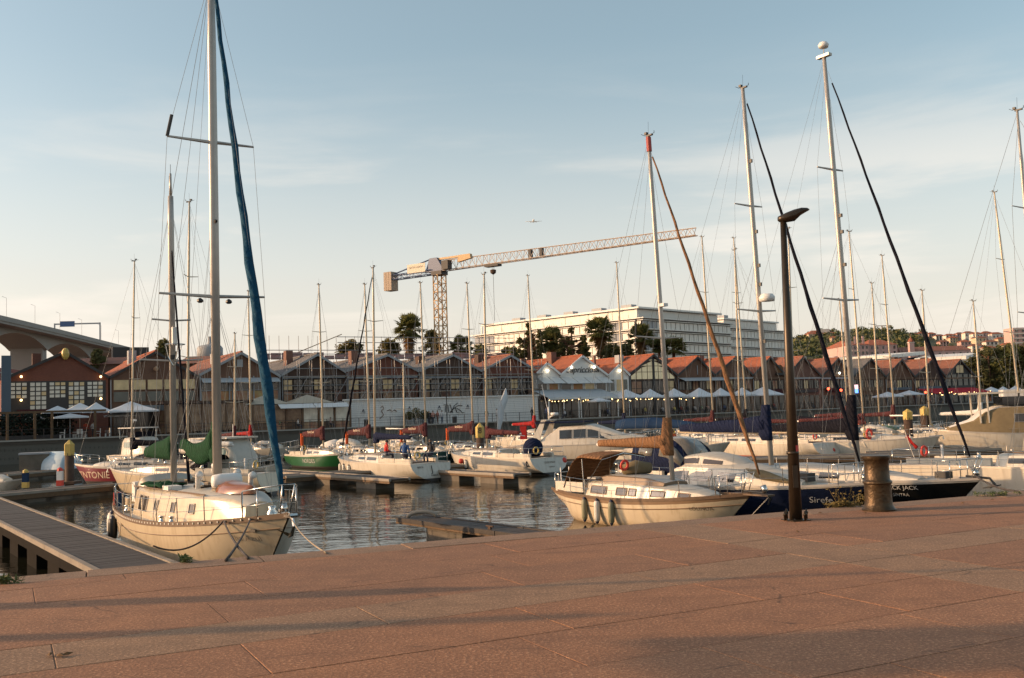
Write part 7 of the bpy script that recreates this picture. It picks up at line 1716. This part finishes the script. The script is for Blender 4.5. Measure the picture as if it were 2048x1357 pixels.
# aeroplane
q = D(1067, 443, 1900); ap = thing('aeroplane', 'small twin-engine airliner flying above the crane jib', 'aeroplane', q, R(-90)); mat('plane', (.62, .60, .56), .4)
MB().tube([(-17, 0, 1.0), (-12, 0, .5), (-4, 0, 0), (12, 0, 0), (16, 0, -.2), (17.5, 0, -.4)], [.3, 1.1, 1.9, 1.9, 1.3, .3], 10).build('fuselage', 'plane', ap, True)
for sd in (-1, 1):
    MB().prism([(3, sd*1.5, -.8), (-3, sd*1.5, -.8), (-5.5, sd*16, .6), (-4, sd*16, .6)], (0, 0, .35)).build('wing', 'plane', ap); MB().tube([(4, sd*5.5, -1.6), (0, sd*5.5, -1.5)], 1.1, 8).build('engine', 'plane', ap); MB().prism([(-13, sd*.5, 1), (-16, sd*.5, 1), (-17, sd*6, 1.5), (-15.8, sd*6, 1.5)], (0, 0, .25)).build('tailplane', 'plane', ap)
MB().prism([(-12, -.15, 1.2), (-16, -.15, 1.5), (-18, -.15, 7), (-16, -.15, 7)], (0, .3, 0)).build('fin', 'plane', ap)
# ================================================================== near things: lamp, bollard, pontoons, piles, weeds
mat('lamp_paint', (.055, .040, .026), .38, .55, var=.3, scale=8); mat('bollard_paint', (.085, .052, .024), .42, .6, var=.55, scale=9, bump=.5, bscale=22); mat('sticker', (.5, .06, .05), .6)
p = W(1592, 1041, 0); lean = R(.6)
lp_ = thing('lamp_post', 'dark tapered lamp post with flat tilted head on the quay', 'lamp post', p, 0)
hgt = D(1578, 436, p.y).z
top = Vector((.035, 0, hgt))
MB().tube([(0, 0, .0), (top.x*.5, 0, hgt*.5), top], [.086, .062, .040], 16).build('pole', 'lamp_paint', lp_, True)
MB().box(-.035, .035, -.0935, -.07, .45, .75).build('access_door', 'lamp_paint', lp_); MB().tube([(.001, 0, .9), (.001, 0, .94)], .085, 16).build('collar', 'lamp_paint', lp_, True); MB().lathe([(.20, .0), (.20, .014), (.098, .016), (.092, .03)], 4).build('base_plate', 'lamp_paint', lp_).rotation_euler = (0, 0, R(45+20))
for a in (25, 115, 205, 295):
    x, y = .20*math.cos(R(a)), .20*math.sin(R(a)); MB().lathe([(.018, .0), (.018, .07), (.026, .07), (.026, .10), (.012, .10), (.012, .13)], 6, (x*.93, y*.93, .01)).build('bolt', 'lamp_paint', lp_, True)
secs = []
for f, w, zt, zb in ((-.07, .03, .02, -.045), (-.04, .07, .035, -.06), (.05, .10, .075, -.065), (.16, .115, .115, -.05), (.25, .11, .135, .03), (.33, .085, .13, .075), (.37, .03, .115, .095)):
    secs.append([(top.x + f, w*math.cos(a), hgt + (zt+zb)/2 + (zt-zb)/2*math.sin(a)) for a in [2*math.pi*k/12 for k in range(12)]])
MB().loft(secs, True, True).build('lamp_head', 'lamp_paint', lp_, True)
z = D(1598, 897, p.y).z; rz_ = lerp(.086, .040, z/hgt) + .0015; xc = top.x*z/hgt; MB().loft([[(xc + rz_*math.cos(R(a)), rz_*math.sin(R(a)), zz_) for a in range(-75, 21, 12)] for zz_ in (z-.045, z+.045)]).build('sticker', 'sticker', lp_, True)
lp_.rotation_euler = (0, 0, 0)
p = W(1758, 1021, 0)
bo = thing('bollard', 'weathered bronze-brown iron mooring bollard with a ring round its middle', 'bollard', p)
hb_ = .80
MB().lathe([(.238, 0), (.24, .02), (.222, .04), (.203, .075), (.192, .12), (.187, .37), (.190, .385), (.205, .395), (.208, .415), (.200, .43), (.188, .437), (.178, .45), (.172, .62), (.174, .715), (.186, .735), (.196, .75), (.197, .785), (.188, .797), (.10, .802), (.01, .802)], 36).build('barrel', 'bollard_paint', bo, 'auto')
# weeds along the edge
mat('weed', (.22, .15, .035), .8, var=.5, scale=5); mat('weed_green', (.10, .12, .03), .8, var=.4, scale=5)
def weed(label, px, py, h, n, spread, seed, m='weed'):
    rr = random.Random(seed); p = W(px, py, 0); p = qp((p-Q0).dot(qu), min(-.02, (p-Q0).dot(qv)), 0); r = thing('weed', label, 'weed', p, 0, 'weeds growing along the quay edge'); mb = MB(); ml = MB()
    for k in range(n):
        b = Vector((rr.gauss(0, spread), rr.gauss(0, spread*.3), 0)); t_ = b + Vector((rr.gauss(0, h*.35), rr.gauss(0, h*.3), h*rr.uniform(.4, 1.1))); mid = b.lerp(t_, .5) + Vector((rr.gauss(0, .02), rr.gauss(0, .02), .03)); mb.tube([b, mid, t_], [.003, .0025, .001], 3)
        for j in range(6):
            c = b.lerp(mid, rr.random()) if rr.random() < .4 else mid.lerp(t_, rr.random()); a = Vector((rr.gauss(0, 1), rr.gauss(0, 1), rr.gauss(0, .8))).normalized(); o = a.orthogonal().normalized(); s_ = rr.uniform(.012, .028); ml.add([c, c + a*s_ + o*s_*.4, c + a*s_*2.2, c + a*s_ - o*s_*.4], [(0, 1, 2, 3)])
    mb.build('stems', m, r, recalc=False); ml.build('leaves', m, r, recalc=False)
weed('tall dry weed between the lamp post and the bollard, left one', 1668, 1012, .30, 16, .08, 1); weed('dry weed close to the left side of the bollard', 1722, 1008, .22, 10, .04, 2); weed('low yellow grass tuft at the quay edge right of the lamp post', 1682, 1014, .08, 60, .14, 3); weed('dry weed just right of the tall weed', 1700, 1010, .24, 7, .03, 7)
weed('green grass tuft on the quay edge at the far left', 8, 1168, .06, 50, .06, 4, 'weed_green'); weed('small green tuft by the mooring rope on the right', 1995, 992, .06, 40, .16, 5, 'weed_green'); weed('small green tuft beside the ketch bow ropes', 372, 1126, .08, 20, .04, 6, 'weed_green')
# leaves lying on the paving
mat('dry_leaf', (.12, .06, .02), .9)
for i, (px, py) in enumerate(((100, 1310), (134, 1309), (120, 1312), (1595, 1064), (1730, 1026), (1640, 1027), (1925, 1007), (1985, 1000))):
    p = W(px, py, .012); rr = random.Random(i); a = rr.uniform(0, 6); s_ = .05
    mb = MB(); mb.add([(-s_, 0, 0), (0, s_*.5, .012), (s_, 0, .004), (0, -s_*.5, .0), (0, 0, .018)], [(0, 3, 4), (3, 2, 4), (2, 1, 4), (1, 0, 4)]); o = mb.build('dead_leaf', 'dry_leaf', None, recalc=False); o.location = p; o.rotation_euler = (0, 0, a)
    tag(o, ('brown dead leaf on the paving, left of three at lower left', 'brown dead leaf on the paving, right of three at lower left', 'brown dead leaf on the paving, middle of three at lower left', 'dead leaf on the paving below the lamp post', 'dead leaf on the paving before the bollard', 'dead leaf on the paving left of the bollard', 'dead leaf on the paving right of the bollard', 'dead leaf near the quay edge at far right')[i], 'leaf', 'dead leaves on the paving')

mat('beam_dark', (.012, .009, .006), .9, var=.4, scale=2, spec=.1); mat('walk_edge', (.25, .21, .165), .85, var=.3, scale=1.5, bump=.2, bscale=15)
# pontoons
def pontoon(label, a, b, w, zt, name='pontoon', planks=True, edge='concrete_pale', floats=True, side='pontoon_wood', deck='pontoon_deck', step=None, fl=None, sb=.34, fm_='concrete'):
    a, b = Vector(a), Vector(b); d = b-a; ln = math.hypot(d.x, d.y); r = thing(name, label, 'pontoon', (a.x, a.y, zt), math.atan2(d.y, d.x))
    step = step or .145
    n = int(ln/step)
    mesh_ = MB().box(.004, step-.004, -w/2+.14, w/2-.14, -.045, 0).mesh('plank', deck)
    m2 = min(n, 280)
    for i in range(m2): put('plank', mesh_, r, (i*step, 0, random.uniform(-.004, .004)))
    if n > m2: MB().box(m2*step, ln, -w/2+.14, w/2-.14, -.045, 0).build('planking', deck, r)
    for sd in (-1, 1):
        k = max(2, int(ln/5.5))
        for i in range(k): MB().box(i*ln/k+.02, (i+1)*ln/k-.02, sd*w/2-.135 if sd > 0 else -w/2, sd*w/2 if sd > 0 else -w/2+.135, -.10, .03).build('edge_beam', edge, r)
        MB().box(0, ln, sd*(w/2-.05)-.04, sd*(w/2-.05)+.04, -sb, -.105).build('side_beam', side, r)
    MB().box(0, ln, -w/2+.2, w/2-.2, -.14, -.06).build('joists', side, r)
    if floats:
        for i in range(fl or max(2, int(ln/4.5))):
            k = fl or max(2, int(ln/4.5)); x = (i+.5)*ln/k; fh_ = 1.0 if fm_ == 'concrete' else .75; MB().box(x-fh_, x+fh_, -w/2+.08, w/2-.08, WZ-zt-.25, -sb-.02).build('float', fm_, r)
    return r
# near left walkway to the quay
e1 = (W(258, 1128, -1.5)); e0 = W(-40, 1000, -1.5)
dd = (e0-e1).normalized(); 
pontoon('long dark-planked walkway with pale concrete edges from the quay at left', e1 - dd*6.5, e1 + dd*34, 1.7, -1.5, 'walkway_pontoon', fl=13, side='beam_dark', edge='walk_edge', fm_='beam_dark')
# near middle finger
q1 = W(822, 1034, -1.75); q0 = W(1078, 1068, -1.75); dd = (q0-q1).normalized()
pontoon('short finger pontoon with a coiled fender on its end in the near water', q1, q1 + dd*11, 1.15, -1.75, 'finger_pontoon', fl=2, edge='pontoon_deck', side='pontoon_wood', step=.15, sb=.16)
c_ = q1 + dd*.7; o = thing('edge_fender', 'curved pale canvas fender lying on the near finger pontoon', 'fender', (c_.x, c_.y, -1.72)); MB().tube([(-.45 + .45*1.0*(1-math.cos(t_*math.pi)), .0, .02 + .16*math.sin(t_*math.pi)) for t_ in [i/8 for i in range(9)]], .07, 8).build('fender_tube', 'concrete_pale', o, True); MB().tube([(-.47, 0, 0), (-.43, 0, .1)], .04, 6).build('tie', 'rope', o)
for i, t_ in enumerate((5.0, 8.2)):
    c_ = q1 + dd*t_; o = thing('mooring_cleat', ('iron cleat on the near finger pontoon, left one', 'iron cleat on the near finger pontoon, right one')[i], 'cleat', (c_.x-.3, c_.y-.35, -1.73), math.atan2(dd.y, dd.x), 'cleats on the near finger pontoon'); MB().tube([(-.17, 0, .10), (.17, 0, .10)], .025, 6).build('horns', 'pile_rust', o); MB().box(-.06, .06, -.03, .03, 0, .1).build('stem', 'pile_rust', o)
# middle fingers with boats
hv = Vector((math.cos(HD), math.sin(HD), 0))
q1 = W(800, 958, -1.75); pontoon('orange-lit finger pontoon left of the racing yacht', q1 - hv*0 , q1 - hv*15, 1.3, -1.75, 'finger_pontoon', fl=3, step=.3, sb=.22)
q1 = W(1045, 948, -1.75); pontoon('finger pontoon left of the yacht with the round navy cover', q1, q1 - hv*12, 1.2, -1.75, 'finger_pontoon', fl=3, step=.3, sb=.22)
q1 = W(560, 952, -1.75); q2 = W(960, 926, -1.75); pontoon('long pontoon across the middle behind the racing yacht', q1, q2, 2.0, -1.75, 'main_pontoon', fl=10, step=.3)
q1 = W(1020, 928, -1.75); q2 = W(1900, 905, -1.75); pontoon('long pontoon behind the tan boom running to the right', q1, q2, 2.0, -1.75, 'main_pontoon', fl=12, step=.3)
q1 = W(-30, 990, -1.75); q2 = W(240, 966, -1.75); pontoon('dark pontoon crossing in front of the red yacht on the left', q1, q2, 1.6, -1.75, 'main_pontoon', fl=5, step=.3)
q1 = W(-10, 950, -1.75); q2 = W(120, 938, -1.75); pontoon('dim pontoon carrying a grey box on the far left', q1, q2, 2.2, -1.75, 'main_pontoon', fl=4, step=.3)
q1 = W(1740, 905, -1.75); q2 = W(1990, 896, -1.75); pontoon('pontoon before the tan-covered motor yacht', q1, q2, 1.6, -1.75, 'main_pontoon', fl=4, step=.3)
# box and dome on the dim pontoon
q = W(70, 940, -1.74); o = thing('storage_box', 'grey storage box on the dim pontoon at far left', 'box', q, R(20)); MB().box(-1.0, 1.0, -.6, .6, 0, 1.15).build('body', 'concrete', o); MB().box(-1.05, 1.05, -.65, .65, 1.15, 1.28).build('lid', 'frame_grey', o)
mat('dome_blue', (.42, .52, .58), .5, var=.1)
q = W(122, 938, -1.74); o = thing('covered_tender', 'pale blue domed cover beside the yellow-capped pile on the left', 'boat cover', q, R(-20)); secs = [[(x, w*math.cos(a), h*math.sin(a)) for a in [math.pi*k/10 for k in range(11)]] for x, w, h in ((-1.1, .9, 1.1), (-.8, 1.1, 1.3), (.9, 1.1, 1.3), (1.1, 1.0, 1.2))]; MB().loft(secs, False, True).build('cover', 'dome_blue', o, True); MB().tube([(-1.12, .92*math.cos(a), 1.12*math.sin(a)) for a in [math.pi*k/10 for k in range(11)]], .04, 5).build('hoop', 'white_paint', o)
for px, py, lb, m in ((120, 972, 'small red and white service pedestal left of the pile', 'lifebuoy_red'), (51, 976, 'small yellow-topped service pedestal at far left', 'pile_yellow')):
    q = W(px, py, -1.74); o = thing('service_pedestal', lb, 'pedestal', q); MB().box(-.14, .14, -.12, .12, 0, .8).build('post', 'white_plastic' if m == 'lifebuoy_red' else 'canvas_lightblue', o); MB().lathe([(.16, .8), (.15, .92), (.03, 1.0)], 8).build('cap', m, o); MB().box(-.15, .15, -.13, .13, .0, .3).build('foot', m, o)
# piles
def pile(label, px, py_top, py_w, r_, cap=.55, text=None):
    q = W(px, py_w, WZ); zt = D(px, py_top, q.y).z; o = thing('mooring_pile', label, 'pile', (q.x, q.y, WZ), 0, 'steel piles with yellow caps'); h = zt - WZ
    MB().tube([(0, 0, -2), (0, 0, h-cap)], r_, 14).build('shaft', 'pile_rust', o, True); MB().lathe([(r_*1.12, h-cap-.15), (r_*1.15, h-cap+.05), (r_*1.15, h-.34*cap), (.03, h)], 6).build('cap', 'pile_yellow', o)
    MB().box(-r_-.25, r_+.25, -r_-.25, r_+.25, .45, .6).build('guide_frame', 'pile_rust', o)
    if text:
        a = math.atan2(-q.y, -q.x); flat_text(o, text, .55, (math.cos(a)*(r_*1.17), math.sin(a)*(r_*1.17), h-cap*.62), (R(90), 0, a + R(90)), 'lettering_dark', ext=.01)
pile('rusty pile with pointed yellow cap left of the red yacht', 139, 880, 984, .26, .75); pile('rusty pile with yellow cap bearing the number 8', 962, 846, 938, .26, .85, '8'); pile('rusty yellow-capped pile right of the pale masts', 1820, 818, 906, .30, .6); pile('further yellow-capped pile behind the pair on the right', 1853, 812, 892, .32, .6)
# unseen piles and flagpole, added left to throw the long shadows on the paving
def shadow_pile(label, x, y, h, r_, pole=0):
    o = thing('mooring_pile', label, 'pile', (x, y, WZ), 0, 'steel piles with yellow caps'); hh_ = h + 2.3
    MB().tube([(0, 0, -2), (0, 0, hh_-.5)], r_, 12).build('shaft', 'pile_rust', o, True); MB().lathe([(r_*1.1, hh_-.8), (r_*1.1, hh_-.25), (.02, hh_)], 6).build('cap', 'pile_yellow', o)
    if pole: MB().tube([(0, 0, hh_), (0, 0, hh_+pole)], .05, 6).build('shadow_pole', 'alu', o)
te = math.tan(SUN_EL)
shadow_pile('unseen rusty pile with a slim pole, added for its long shadow, beyond the left edge of the photo', -12.6, 8.95, 12.5*te, .17, 7)
shadow_pile('unseen thicker rusty pile close to the quay, added for its shadow streak, beyond the left edge of the photo', -15.5, 7.45, 16.5*te, .13)
fl_ = thing('flagpole', 'unseen white flagpole with a small flag, added for its soft shadow, beyond the left edge of the photo', 'flagpole', (-16.4, 5.4, 0))
MB().tube([(0, 0, 0), (0, 0, 6.2)], [.05, .03], 8).build('pole', 'white_paint', fl_); MB().lathe([(.2, 0), (.2, .03), (.07, .06)], 8).build('base', 'frame_grey', fl_)
o = MB().loft([[(.10*math.sin(i*1.4), .05 + i*.14, 5.9 - j*.33) for j in range(4)] for i in range(9)]).build('flag', 'canvas_red', fl_, True); o.modifiers.new('thick', 'SOLIDIFY').thickness = .006  # unseen flag, sized to drop a soft shadow patch on the paving
